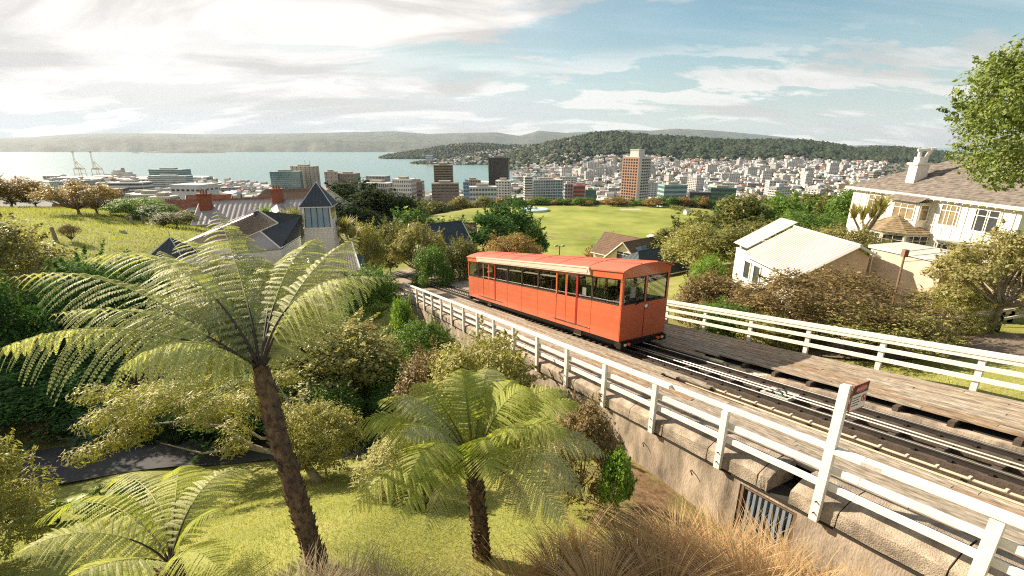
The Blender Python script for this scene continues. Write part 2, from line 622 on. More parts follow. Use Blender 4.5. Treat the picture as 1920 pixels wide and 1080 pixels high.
def far_ridge(name, pts, d0, label_kind='structure', base=-12.0, depth=1500, rough=18, seed=0, material=forest_far, nx=260, ny=9):
    """a mountain range: crest line given as photo px, slopes modelled fore and aft"""
    r = np.random.default_rng(seed)
    px = np.linspace(pts[0][0], pts[-1][0], nx)
    py = interp(px, pts)
    crest = np.array([at(a_, b_, d0) for a_, b_ in zip(px, py)])
    rowz = []
    for j in range(ny):
        f = j / (ny - 1) * 2 - 1                      # -1 foot towards us, 0 crest, 1 foot behind
        k = (1 - abs(f)) ** 0.85
        s = 1 + f * depth / d0
        x, y = crest[:, 0] * s, crest[:, 1] * s
        spur = sum(np.sin(np.arange(nx) * fr + ph + f * 2.0) * am for fr, ph, am in ((0.19, seed, 1.0), (0.47, seed * 2.1, 0.55), (0.9, seed * 3.7, 0.3), (1.7, seed, 0.18)))
        z = base + (np.maximum(crest[:, 2], base) - base) * np.clip(k + spur * 0.10 * (1 - k) * (k > 0) * 1.6, 0, 1.0)
        z = z + r.normal(0, rough, nx) * 0.25 * (0 < k) * (abs(f) > 0.05)
        rowz.append(np.stack([x, y, np.maximum(z, base)], -1))
    V = np.concatenate(rowz)
    i_, j_ = np.meshgrid(np.arange(ny - 1), np.arange(nx - 1), indexing='ij')
    Q = np.stack([i_ * nx + j_, i_ * nx + j_ + 1, (i_ + 1) * nx + j_ + 1, (i_ + 1) * nx + j_], -1).reshape(-1, 4)
    return link(name, np_mesh(name, V, Q, material, smooth=True), kind=label_kind)


far_ridge('far_hills', [(-500, 262), (-150, 258), (0, 259), (60, 257), (130, 252), (200, 250), (300, 250), (390, 252), (470, 251), (560, 250), (640, 248), (740, 246), (800, 251), (880, 249), (930, 248), (975, 255),
                        (1010, 245), (1060, 249), (1110, 247), (1160, 243), (1220, 245), (1265, 241), (1330, 244), (1400, 250), (1470, 257), (1530, 264), (1580, 272), (1640, 279)], 14500, seed=3, rough=25, depth=2500)
far_ridge('near_shore_hills', [(-500, 268), (-200, 266), (0, 263), (70, 262), (170, 256), (250, 254), (330, 262), (430, 263), (520, 262), (600, 257), (680, 261), (780, 264), (860, 272), (960, 279)], 9800, seed=8, rough=18, depth=1300)
far_ridge('far_cape', [(1555, 279.5), (1600, 273), (1650, 271.5), (1700, 276), (1730, 278)], 15500, seed=5, rough=4, depth=600, nx=60)
far_ridge('island', [(270, 285.2), (300, 282.5), (330, 280.5), (370, 279), (395, 280), (410, 283), (424, 285.6)], 7600, seed=9, rough=3, depth=240, nx=70, base=-3)
far_ridge('island_islet', [(246, 286.2), (254, 285), (262, 286.2)], 7300, seed=2, rough=1, depth=60, nx=20, base=-3)

# ------------------------------------------------------------------ cable railway
A0 = np.array([4.249, 16.728, CZ - 7.516])        # foot of the car's front left corner
TH, LA, SL = (-0.43918, 0.89840), (0.89840, 0.43918), -0.18146


def T(s, lat, z):
    """track frame: s metres downhill, lat metres to the right, z above the car sill line"""
    return (A0[0] + TH[0] * s + LA[0] * lat, A0[1] + TH[1] * s + LA[1] * lat, A0[2] + SL * s + z)


DK = -0.50                                         # deck level
concrete = mat('weathered_concrete', (0.165, 0.13, 0.095), 0.92, 0.34, 1.3, col2=(0.38, 0.31, 0.235), bump=0.5, bscale=18, detail=10, stretch=(1.6, 1.6, .55))
concrete_kerb = mat('pitted_concrete', (0.20, 0.16, 0.12), 0.95, 0.32, 2.4, col2=(0.36, 0.30, 0.225), bump=0.9, bscale=45, detail=9)
concrete_pale = mat('pale_concrete', (0.40, 0.36, 0.29), 0.9, 0.2, 1.2, bump=0.3, bscale=12)
timber = [mat('deck_timber_%s' % k, c, 0.9, 0.38, 1.0, col2=c2, bump=0.5, bscale=2.2, stretch=(.05, 1.3, .05), rot=(0, 0, math.radians(26)), detail=6) for k, c, c2 in
          (('grey', (0.17, 0.14, 0.105), (0.31, 0.265, 0.205)), ('brown', (0.16, 0.11, 0.068), (0.28, 0.21, 0.14)), ('pale', (0.21, 0.178, 0.135), (0.37, 0.32, 0.25)), ('rust', (0.18, 0.098, 0.048), (0.29, 0.195, 0.12)))]
dark_timber = mat('creosoted_timber', (0.075, 0.055, 0.04), 0.85, 0.3, 6, bump=0.5)
steel = mat('dark_steel', (0.06, 0.052, 0.045), 0.5, 0.3, 6, metal=0.6)
rail_top = mat('worn_rail', (0.35, 0.32, 0.29), 0.32, 0.15, 6, metal=0.9)
pipe_m = mat('pale_conduit', (0.52, 0.40, 0.28), 0.55, 0.15, 5)
white_paint = mat('white_paint', (0.74, 0.70, 0.63), 0.55, 0.12, 5, bump=0.12, bscale=20)
white_worn = mat('worn_white_paint', (0.56, 0.49, 0.40), 0.8, 0.22, 5, col2=(0.80, 0.74, 0.65), bump=0.3, bscale=3, stretch=(.08, .8, .08), rot=(0, 0, math.radians(26)))
near_black = mat('dark_gap', (0.03, 0.026, 0.022), 0.95, 0.2, 3)

via = thing('railway_viaduct', 'concrete and timber railway viaduct carrying the sloping track below the red car', 'viaduct', T(0, 1.2, -3))
KIN, KOUT = -2.15, -3.02
WZ = -0.98                                          # top of the wall under the kerb
# side wall with the grated opening
G0, G1, GZ0, GZ1 = -9.15, -7.9, -2.35, -1.08
wl_ = MB(T)
wl_.box(-26, G0, -2.95, -2.55, -7, WZ)
wl_.box(G1, 24, -2.95, -2.55, -7.5, WZ)
wl_.box(G0, G1, -2.95, -2.55, -7, GZ0)
wl_.hexa([(G0, -2.95, GZ1), (G1, -2.95, GZ1), (G1, -2.55, GZ1), (G0, -2.55, GZ1), (G0, -2.95, WZ), (G1, -2.95, WZ), (G1, -2.55, WZ), (G0, -2.55, WZ)])
wl_.build('side_wall', concrete, via)
MB(T).box(-26, 60, 5.02, 5.3, -6, -0.64).build('side_wall', concrete, via)
MB(T).box(24, 62, -3.2, 5.0, -3.5, -0.9).build('embankment_wall', concrete, via)
MB(T).box(G0 - 0.06, G1 + 0.06, -2.5, -2.2, GZ0 - .1, GZ1 + .1).build('dark_recess', near_black, via)
gr = MB(T).box(G0, G0 + .07, -2.93, -2.8, GZ0, GZ1).box(G1 - .09, G1, -2.93, -2.8, GZ0, GZ1).box(G0 + .07, G1 - .09, -2.92, -2.81, GZ0, GZ0 + .08).box(G0 + .07, G1 - .09, -2.92, -2.81, GZ1 - .08, GZ1).build('opening_frame', mat('brown_frame', (0.16, 0.10, 0.06), 0.8), via)
slat_m = mat('blue_grey_slat', (0.20, 0.235, 0.27), 0.5, 0.1, 4)
for k in range(8):
    s0 = G0 + 0.12 + k * 0.128
    MB(T).box(s0, s0 + 0.06, -2.89, -2.83, GZ0 + .09, GZ1 - .09).build('slat', slat_m, gr)
# near-black strip filling the joint under the kerb, tie rods on the wall
MB(T).box(-26, 24, -2.99, -2.50, WZ + .003, WZ + .08).build('under_kerb_strip', near_black, via)
for s in (-6.6, -4.9, -3.2):
    MB(T).tube([(s, -2.94, -1.45), (s - .04, -3.03, -1.42), (s - .12, -3.05, -1.50)], 0.016, 5).build('tie_rod', steel, via)
# kerb blocks: rounded outer edge, worn joints, one block broken out
kr = random.Random(5)
s = -25.6
while s < 24:
    ln = kr.uniform(1.25, 1.6)
    e0, e1 = s + 0.012, s + ln - 0.012
    if s < -8.9 < s + ln:
        spans = [(e0, -8.98), (-8.52, max(e1, -8.3))]
        e1 = max(e1, -8.3)
        ln = e1 + .012 - s
    else:
        spans = [(e0, e1)]
    for a_, b_ in spans:
        prof = [(-3.02, -0.895), (-3.025, -0.75), (-3.02, -0.585), (-2.985, -0.545), (-2.70, -0.395), (-2.45, -0.375), (-2.22, -0.38), (-2.16, -0.42), (-2.15, -0.60), (-2.15, -0.895)]
        ns = 5
        vs_, fs_ = [], []
        for i in range(ns + 1):
            ss = a_ + (b_ - a_) * i / ns
            jn = 0.012 if i in (0, ns) else 0
            for (pl, pz) in prof:
                top = 1 if pz > -0.6 else 0
                vs_.append((ss + kr.uniform(-.006, .006), pl + kr.uniform(-.012, .012) + jn * top * (0.6 if pl < -2.6 else -0.4), pz + (kr.uniform(-.012, .012) - jn) * top))
        m_ = len(prof)
        for i in range(ns):
            for k in range(m_):
                fs_.append((i * m_ + k, i * m_ + (k + 1) % m_, (i + 1) * m_ + (k + 1) % m_, (i + 1) * m_ + k))
        fs_.append(tuple(range(m_ - 1, -1, -1)))
        fs_.append(tuple(ns * m_ + k for k in range(m_)))
        MB(T).add(vs_, fs_).build('kerb_block', concrete_kerb, via, smooth=False)
    s += ln
# trough under the rails
MB(T).box(-26, 24, -2.54, 5.0, -1.75, -1.45).build('trough_floor', concrete_pale, via)
MB(T).box(-26, 24, 2.55, 2.75, -1.44, -0.72).build('trough_wall', concrete, via)
MB(T).box(-26, 24, -0.5, -0.32, -1.44, -0.72).build('trough_wall', concrete, via)
for s0, s1, l0, l1 in ((-13, -10.6, -.25, .25), (-10.2, -8.6, .95, 1.45), (-5.6, -4.0, 1.95, 2.5), (-8.3, -6.2, -.2, .3), (-3.6, -2.6, 2.0, 2.5)):
    MB(T).box(s0, s1, l0, l1, -1.3, -0.86).build('concrete_plinth', concrete_pale, via)


def planks(l0, l1, wdt, s_from, s_to, near0, near1, z, edge_rough, seed, mats):
    r = random.Random(seed)
    far_mb = [MB(T) for _ in mats]
    k = int(round((l1 - l0) / wdt))
    w = (l1 - l0) / k
    for i in range(k):
        s = s_from - r.uniform(0, 2.5)
        while s < s_to:
            ln = r.choice((3.0, 3.6, 4.2, 4.8))
            a_, b_ = l0 + i * w + 0.011, l0 + (i + 1) * w - 0.011
            if i == edge_rough[0]:
                if edge_rough[1] > 0:
                    b_ += r.uniform(-.03, .03)
                else:
                    a_ += r.uniform(-.05, .05)
            dz = r.uniform(-.012, .012)
            mi = r.choices(range(len(mats)), (5, 3, 3, 1.0))[0]
            e = min(s + ln, s_to) - 0.008
            if near0 < (s + e) / 2 < near1:
                MB(T).bbox(s, e, a_, b_, z - 0.06 + dz, z + dz, 0.006).build('plank', mats[mi], via)
            else:
                far_mb[mi].box(s, e, a_, b_, z - 0.06 + dz, z + dz)
            s += ln
    for mi, mbx in enumerate(far_mb):
        if mbx.v:
            mbx.build('planking', mats[mi], via, kind='stuff')


planks(KIN + .03, -0.42, 0.155, -26, 48, -12.5, 2, DK, (10, 1), 3, timber)
planks(2.78, 5.05, 0.165, -26, 60, -13, 6, DK, (0, -1), 8, timber)
planks(-0.40, 0.18, 0.145, -2.2, 48, -2.3, 3, DK, (3, 1), 4, timber)
planks(2.12, 2.76, 0.16, -1.2, 60, -1.3, 4, DK, (0, -1), 6, timber)
for k in range(46):
    s0 = -25 + k * 1.12
    if s0 < 0:
        MB(T).box(s0, s0 + .13, 2.62, 5.0, DK - .26, DK - .072).build('joist', dark_timber, via)
        MB(T).box(s0, s0 + .12, -2.14, -.36, DK - .24, DK - .072).build('joist', dark_timber, via)

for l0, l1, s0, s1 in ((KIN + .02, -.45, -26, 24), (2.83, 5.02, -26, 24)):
    MB(T).box(s0, s1, l0, l1, DK - .30, DK - .275).build('gap_shade_sheet', near_black, via)  # dark sheets below the planks stand in for shade in the gaps

trk = thing('railway_track', 'steel rails on dark girders with haulage cables running down the slope', 'track', T(0, 1.2, -1))
for la_ in (0.66, 1.78):
    MB(T).box(-26, 62, la_ - .17, la_ + .17, DK - .42, DK - .13).build('rail_girder', dark_timber, trk)
    rl = MB(T).box(-26, 62, la_ - .06, la_ + .06, DK - .128, DK - .10).box(-26, 62, la_ - .012, la_ + .012, DK - .10, DK - .03).build('rail', steel, trk)
    MB(T).bbox(-26, 62, la_ - .032, la_ + .032, DK - .03, DK + .012, 0.008).build('rail_head', rail_top, rl)
    for k in range(60):
        s0 = -15 + k * 0.62
        MB(T).box(s0, s0 + .07, la_ - .115, la_ - .062, DK - .128, DK - .075).build('rail_clip', steel, rl) if k < 24 else None
tie_far = MB(T)
for k in range(96):
    s0 = -25 + k * 0.9
    if s0 < 1:
        MB(T).box(s0, s0 + .15, 0.84, 1.6, DK - .40, DK - .2).build('cross_tie', dark_timber, trk)
    else:
        tie_far.box(s0, s0 + .16, 0.15, 2.35, DK - .125, DK - .04)
        tie_far.box(s0 + .45, s0 + .6, 0.15, 2.35, DK - .125, DK - .04)
tie_far.build('cross_ties_far', dark_timber, trk, kind='stuff')
for la_, r_ in ((1.16, 0.022), (1.34, 0.022)):
    MB(T).tube([(-26, la_, DK - .06), (62, la_, DK - .06)], r_, 6).build('cable', mat('cable_steel', (0.48, 0.42, 0.35), 0.45, 0.1, 8, metal=0.3), trk)
for la_, z_, s_end in ((0.08, DK - .10, -1.2), (0.16, DK - .16, -5.2), (0.0, DK - .20, 2.0)):
    MB(T).tube([(-26, la_, z_), (s_end, la_, z_)], 0.030, 7).build('conduit', pipe_m, trk)
clip_m = mat('cream_clip', (0.62, 0.52, 0.4), 0.6)
for k in range(34):
    s0 = -15 + k * 0.5
    if s0 < -1.5:
        MB(T).box(s0, s0 + .045, 0.035, 0.135, DK - .085, DK - .045).build('conduit_clip', clip_m, trk)
        if k % 3 == 0:
            MB(T).box(s0 + .1, s0 + .16, 0.02, .34, DK - .34, DK - .21).build('conduit_bracket', dark_timber, trk)
# guide sheaves between the rails
for s0 in (-5.9, -12.2):
    sv = MB(T).box(s0 - .42, s0 + .42, .98, 1.02, DK - .2, DK - .08).box(s0 - .42, s0 + .42, 1.48, 1.52, DK - .2, DK - .08).box(s0 - .42, s0 - .36, 1.02, 1.48, DK - .2, DK - .09).box(s0 + .36, s0 + .42, 1.02, 1.48, DK - .2, DK - .09).build('sheave_frame', mat('pale_steel', (0.5, 0.47, 0.42), 0.5, 0.15, 9), trk)
    wv = []
    for la_ in (1.16, 1.34):
        ring = [(s0 + .21 * math.cos(t_), la_, DK - .2 + .21 * math.sin(t_)) for t_ in [2 * math.pi * q_ / 20 for q_ in range(21)]]
        MB(T).tube(ring, 0.03, 6, cap=False).build('sheave_wheel', steel, sv)
        MB(T).box(s0 - .2, s0 + .2, la_ - .01, la_ + .01, DK - .22, DK - .18).box(s0 - .02, s0 + .02, la_ - .012, la_ + .012, DK - .4, DK).build('sheave_spokes', mat('green_enamel', (0.10, 0.30, 0.20), 0.5), sv)
MB(T).tube([(-4.6, 2.62, DK - .25), (-1.8, 2.05, DK - .6)], 0.05, 7).build('drain_pipe', mat('pale_plastic', (0.6, 0.58, 0.52), 0.5), trk)

# ------------------------------------------------------------------ fences beside the track
fl = thing('timber_fence', 'white painted timber fence bolted outside the kerb, carrying the warning sign', 'fence', T(-9.5, -3.05, -.8))
post_s = [-9.5 + 2.125 * k for k in range(-6, 17)]
for s0 in post_s:
    tall = abs(s0 + 9.5) < 0.1
    p_ = MB(T).bbox(s0 - .075, s0 + .075, -3.13, -3.035, -0.90, 0.60 if not tall else 1.93, 0.01).build('post', white_paint, fl)
    if s0 < 0:
        for z_ in (-.72, -.47):
            MB(T).tube([(s0, -3.165, z_), (s0, -3.125, z_)], 0.016, 6).build('bolt', steel, p_)
for i in range(len(post_s) // 2 + 1):
    a_ = post_s[0] - .5 + i * 4.25
    b_ = min(a_ + 4.25 - .006, post_s[-1] + .3)
    if b_ > a_:
        if a_ < -9.5 < b_:                      # the top rail is notched round the sign post
            MB(T).bbox(a_, b_, -3.03, -2.965, 0.58, 0.69, 0.01).build('top_rail', white_paint, fl)
        else:
            MB(T).bbox(a_, b_, -3.15, -2.965, 0.602, 0.69, 0.012).build('top_rail', white_paint, fl)
        for z_ in (0.15, -0.20):
            MB(T).bbox(a_, b_, -3.033, -2.985, z_, z_ + .135, 0.006).build('rail', white_paint, fl)
MB(T).bbox(-10.3, -9.58, -3.15, -3.032, 0.602, 0.69, 0.01).build('rail_block', white_paint, fl)

fr_ = thing('timber_fence', 'weathered white timber fence along the wide plank walkway side of the track', 'fence', T(-4, 5.2, -.6))
post_r = [-8.73 + 2.27 * k for k in range(-5, 25)]
for s0 in post_r:
    MB(T).bbox(s0 - .07, s0 + .07, 5.17, 5.27, -1.0, 0.52, 0.01).build('post', white_worn, fr_)
for i in range(15):
    a_ = post_r[0] - .3 + i * 4.54
    b_ = a_ + 4.532
    MB(T).bbox(a_, b_, 5.09, 5.29, 0.522, 0.64, 0.015).box(a_, b_, 5.115, 5.165, 0.40, 0.521).build('top_rail', white_worn, fr_)
    for z_ in (0.10, -0.24):
        MB(T).bbox(a_, b_, 5.12, 5.168, z_, z_ + .135, 0.006).build('rail', white_worn, fr_)

# warning sign on the tall post
sg = thing('warning_sign', 'small black, white and red warning sign on the tall fence post', 'sign', T(-9.60, -2.85, 1.4))
sgw = mat('sign_white', (0.72, 0.66, 0.58), 0.45, 0.04)
sgk = mat('sign_black', (0.03, 0.028, 0.026), 0.4, 0.05)
sgr = mat('sign_red', (0.55, 0.06, 0.03), 0.4, 0.05)
MB(T).box(-9.610, -9.592, -3.06, -2.60, 1.42, 1.93).build('board', mat('sign_edge', (0.35, 0.12, 0.09), 0.5), sg)
MB(T).box(-9.614, -9.611, -3.05, -2.61, 1.75, 1.92).build('header_panel', sgk, sg)
MB(T).box(-9.614, -9.611, -3.045, -2.615, 1.445, 1.745).build('text_panel', sgw, sg)


def disc(s0, cl, cz, rl_, rz_, n_=24):
    return MB(T).add([(s0, cl + rl_ * math.cos(2 * math.pi * k / n_), cz + rz_ * math.sin(2 * math.pi * k / n_)) for k in range(n_)], [tuple(range(n_))])


disc(-9.6165, -2.83, 1.835, .165, .065).build('red_oval', sgr, sg)
tx = bpy.data.curves.new('danger_lettering', 'FONT')
tx.body = 'DANGER'
tx.size = 0.075
tx.align_x, tx.align_y = 'CENTER', 'CENTER'
tmp = bpy.data.objects.new('lettering_source', tx)
COL.objects.link(tmp)
bpy.context.view_layer.update()
tme = bpy.data.meshes.new_from_object(tmp.evaluated_get(bpy.context.evaluated_depsgraph_get()))
bpy.data.objects.remove(tmp)
tme.materials.clear()
tme.materials.append(sgw)
to = bpy.data.objects.new('lettering', tme)
COL.objects.link(to)
to.parent = sg
pw = Vector(T(-9.6195, -2.83, 1.835))
to.location = pw - Vector(sg.location)
to.rotation_euler = (math.pi / 2, 0, math.atan2(LA[1], LA[0]))
for k in range(4):
    MB(T).box(-9.6165, -9.6145, -3.02, -2.80 - .03 * (k % 2), 1.675 - k * .05, 1.69 - k * .05).build('text_line', sgk, sg)
ring = [(-9.617, -2.70 + .06 * math.cos(2 * math.pi * k / 24), 1.63 + .06 * math.sin(2 * math.pi * k / 24)) for k in range(25)]
MB(T).tube(ring, 0.009, 5, cap=False).build('prohibition_ring', sgr, sg)
MB(T).tube([(-9.618, -2.742, 1.672), (-9.618, -2.658, 1.588)], 0.008, 5).build('prohibition_bar', sgr, sg)
MB(T).box(-9.6165, -9.6145, -2.712, -2.69, 1.60, 1.645).add([(-9.6165, -2.70 + .014 * math.cos(t_), 1.658 + .014 * math.sin(t_)) for t_ in [k * math.pi / 4 for k in range(8)]], [tuple(range(8))]).build('walker_pictogram', sgk, sg)

# ------------------------------------------------------------------ the red cable car
orange_side = mat('orange_paint', (0.52, 0.125, 0.055), 0.2, 0.07, 1.5, spec=0.5, coat=0.5, bump=0.06, bscale=1.6)
dkred = mat('trim_and_shadow_red', (0.28, 0.02, 0.012), 0.35, 0.05)  # door edge trim, also the bar's shadow on the car ends
brown_frame = mat('dark_bronze_frame', (0.055, 0.035, 0.025), 0.4, 0.1)
cream = mat('cream_board', (0.72, 0.62, 0.48), 0.45, 0.04)
roof_red = mat('faded_red_roof', (0.50, 0.115, 0.06), 0.5, 0.14, 1.3, stretch=(1, 1, 1), spec=0.45)
blackm = mat('black_metal', (0.015, 0.014, 0.013), 0.4, 0.1)
glass = glassmat('window_glass', (0.80, 0.82, 0.79))
seat_m = mat('brown_vinyl_seat', (0.12, 0.05, 0.03), 0.5, 0.15)
inner = mat('dark_interior', (0.13, 0.10, 0.075), 0.7, 0.1)
silver = mat('silver_metal', (0.6, 0.58, 0.55), 0.3, 0.05, metal=0.9)
CW, CL = 2.38, 16.85
car = thing('cable_car', 'orange-red cable car with arched roof and cream name board standing on the sloping track', 'cable car', T(8, CW / 2, -.3))


def cpart(name, mbx, m, parent=car, **k):
    return mbx.build(name, m, parent, **k)


POSTS = [0.0, 1.92, 3.06, 3.93, 4.77, 6.61, 8.46, 10.30, 12.15, 13.16, 14.06, 15.01, CL]
DOORS = {2, 3, 8, 9}
for side in (0, 1):
    def LT(a_):
        return a_ if side == 0 else CW - a_

    def sbox(mbx, s0, s1, l0, l1, z0, z1):
        q0, q1 = sorted((LT(l0), LT(l1)))
        return mbx.box(s0, s1, q0, q1, z0, z1)
    cpart('side_frame', sbox(sbox(MB(T), 0.04, CL - .04, .035, .075, 0.02, 1.47), .04, CL - .04, .02, .09, 2.585, 2.9), brown_frame)
    for i in range(len(POSTS) - 1):
        s0, s1 = POSTS[i], POSTS[i + 1]
        if i in DOORS:
            dr = cpart('door', sbox(MB(T), s0 + .015, s1 - .015, 0.012, 0.034, 0.16, 1.5), orange_side)
            f_ = MB(T)
            for (x0, x1) in ((s0 + .015, s0 + .075), (s1 - .075, s1 - .015)):
                sbox(f_, x0, x1, .012, .034, 1.503, 2.58)
            sbox(f_, s0 + .075, s1 - .075, .012, .034, 2.52, 2.58)
            cpart('door_frame', f_, orange_side, dr)
            cpart('door_pane', sbox(MB(T), s0 + .076, s1 - .076, .022, .026, 1.504, 2.519), glass, dr)
            cpart('sill_panel', sbox(MB(T), s0 + .006, s1 - .006, 0, .034, 0, .155), orange_side)
        else:
            cpart('side_panel', sbox(MB(T), s0 + .011, s1 - .011, 0, .034, 0, 1.5), orange_side)
            wf = MB(T)
            for (x0, x1) in ((s0 + .02, s0 + .07), (s1 - .07, s1 - .02)):
                sbox(wf, x0, x1, .008, .05, 1.545, 2.54)
            sbox(wf, s0 + .02, s1 - .02, .008, .05, 1.503, 1.545)
            sbox(wf, s0 + .02, s1 - .02, .008, .05, 2.54, 2.583)
            w_ = cpart('window', wf, brown_frame)
            cpart('pane', sbox(MB(T), s0 + .072, s1 - .072, .024, .028, 1.547, 2.538), glass, w_)
            if i in (4, 5, 6, 7):
                cpart('tilting_vent', MB(T).hexa([(s0 + .1, LT(.045), 2.30), (s1 - .1, LT(.045), 2.30), (s1 - .1, LT(.20), 2.36), (s0 + .1, LT(.20), 2.36),
                                                  (s0 + .1, LT(.045), 2.325), (s1 - .1, LT(.045), 2.325), (s1 - .1, LT(.20), 2.385), (s0 + .1, LT(.20), 2.385)]), cream, w_)
    for s0, m_ in ((0.0, orange_side), (CL - .1, orange_side), (4.72, orange_side), (3.0, dkred), (12.09, dkred), (14.0, orange_side)):
        cpart('pillar', sbox(MB(T), s0 - (.04 if m_ is dkred else 0), s0 + .1, -.010 if m_ is dkred else -.006, .03, 0.24 if m_ is dkred else 1.5, 2.59), m_)
    for (s0, s1) in ((1.95, 4.95), (11.0, 14.9)):
        cpart('door_track', sbox(MB(T), s0, s1, -.02, -.002, .205, .235), brown_frame)
    cpart('roof_fascia', sbox(MB(T), -.02, CL + .02, -.035, .03, 2.60, 2.90), orange_side)
    # cream name board leaning out from the eaves
    bd = MB(T)
    zt, zb = 2.985, 2.66
    bd.hexa([(1.97, LT(-.10), zb), (14.95, LT(-.10), zb), (14.95, LT(-.036), zb), (1.97, LT(-.036), zb), (2.05, LT(-.16), zt), (14.87, LT(-.16), zt), (14.87, LT(-.036), zt), (2.05, LT(-.036), zt)])
    nb = cpart('name_board', bd, cream)
    ln_ = MB(T)
    def bl(z_):
        return LT(-.10 - .06 * (z_ - zb) / (zt - zb) - .004)
    for z_ in (2.715, 2.925):
        ln_.tube([(2.25, bl(z_), z_), (14.65, bl(z_), z_)], 0.007, 4)
    for sa, sb in ((2.25, 2.13), (14.65, 14.77)):
        ln_.tube([(sa, bl(2.715), 2.715), (sb, bl(2.77), 2.77), (sb, bl(2.87), 2.87), (sa, bl(2.925), 2.925)], 0.007, 4)
    cpart('board_border', ln_, brown_frame, nb)

for end in (0, 1):
    def ES(a_):
        return a_ if end == 0 else CL - a_

    def ebox(mbx, d0, d1, l0, l1, z0, z1):
        q0, q1 = sorted((ES(d0), ES(d1)))
        return mbx.box(q0, q1, l0, l1, z0, z1)
    ep = cpart('end_panel', ebox(ebox(MB(T), -.03, .03, .005, CW / 2 - .006, 0.0, 1.52), -.03, .03, CW / 2 + .006, CW - .005, 0.0, 1.52), orange_side)
    cpart('seam_shadow', ebox(MB(T), -.034, .0, CW / 2 - .018, CW / 2 + .018, 0.02, 1.5), dkred, ep)  # dark red strip over the seam, a bar's shadow done in colour
    fm = MB(T)
    for (l0, l1) in ((.0, .09), (CW / 2 - .035, CW / 2 + .035), (CW - .09, CW)):
        ebox(fm, -.03, .05, l0, l1, 1.522, 2.62)
    ebox(fm, -.03, .05, .0, CW, 2.622, 2.92)
    cpart('end_frame', fm, orange_side)
    for (l0, l1) in ((.092, CW / 2 - .037), (CW / 2 + .037, CW - .092)):
        sf = MB(T)
        for a_, b_, c_, d_ in ((l0, l0 + .03, 1.524, 2.62), (l1 - .03, l1, 1.524, 2.62), (l0 + .03, l1 - .03, 1.524, 1.56), (l0 + .03, l1 - .03, 2.585, 2.62)):
            ebox(sf, -.022, .03, a_, b_, c_, d_)
        ws = cpart('windscreen', sf, blackm)
        cpart('pane', ebox(MB(T), -.004, .0, l0 + .031, l1 - .031, 1.561, 2.584), glass, ws)
    cpart('wiper', MB(T).tube([(ES(-.05), .78, 1.50), (ES(-.06), .95, 1.60)], 0.012, 5).tube([(ES(-.055), .70, 1.47), (ES(-.055), .84, 1.52)], 0.02, 5), blackm)
    lampb = cpart('headlamp', MB(T).tube([(ES(-.02), CW / 2 + .02, 1.36), (ES(-.10), CW / 2 + .02, 1.36)], [.10, .085], 14), silver)
    cpart('lamp_lens', MB(T).tube([(ES(-.101), CW / 2 + .02, 1.36), (ES(-.115), CW / 2 + .02, 1.36)], [.072, .05], 14), mat('lamp_glass', (0.75, 0.72, 0.66), 0.15, 0.03), lampb)
    bf = cpart('buffer_beam', ebox(ebox(ebox(MB(T), -.10, .25, .02, CW - .02, -.25, -.01), -.16, .1, .0, .32, -.30, -.06), -.16, .1, CW - .32, CW, -.30, -.06), blackm)
    for k, (l_, mcol) in enumerate(((.22, 'w'), (.42, 'o'), (CW - .22, 'w'), (CW - .42, 'o'))):
        mm = mat('marker_white', (0.7, 0.66, 0.58), 0.2, 0.03) if mcol == 'w' else mat('marker_orange', (0.85, 0.14, 0.04), 0.25, 0.03)
        cpart('marker_lamp', MB(T).tube([(ES(-.102), l_, -.15), (ES(-.19), l_, -.15)], .062, 12), mm, bf)
    cpart('mirror_bracket', MB(T).tube([(ES(.02), -.02, 2.5), (ES(-.02), -.12, 2.52), (ES(-.02), -.14, 2.36)], .018, 5), blackm)

# arched roof in sheets
NR = 10
for k in range(7):
    s0, s1 = -.14 + k * (CL + .28) / 7, -.14 + (k + 1) * (CL + .28) / 7 - .004
    vs_, fs_ = [], []
    for ss in (s0, s1):
        for sh in (0, -.045):
            for i in range(NR + 1):
                f = i / NR
                vs_.append((ss, -.085 + f * (CW + .17), 2.93 + .22 * (1 - (2 * f - 1) ** 2) ** 0.8 + sh))
    m_ = NR + 1
    for i in range(NR):
        fs_ += [(i, i + 1, 2 * m_ + i + 1, 2 * m_ + i), (m_ + i, 3 * m_ + i, 3 * m_ + i + 1, m_ + i + 1), (i, m_ + i, m_ + i + 1, i + 1), (2 * m_ + i, 2 * m_ + i + 1, 3 * m_ + i + 1, 3 * m_ + i)]
    fs_ += [(0, 2 * m_, 3 * m_, m_), (NR, m_ + NR, 3 * m_ + NR, 2 * m_ + NR)]
    cpart('roof_sheet', MB(T).add(vs_, fs_), roof_red)
    cpart('roof_seam', MB(T).tube([(s1, -.06 + i / NR * (CW + .12), 2.936 + .22 * (1 - (2 * i / NR - 1) ** 2) ** 0.8) for i in range(NR + 1)], .012, 4), roof_red)
for lat_ in (0.78, 1.6):
    cpart('roof_batten', MB(T).box(-.1, CL + .1, lat_ - .025, lat_ + .025, 3.09, 3.165), roof_red)
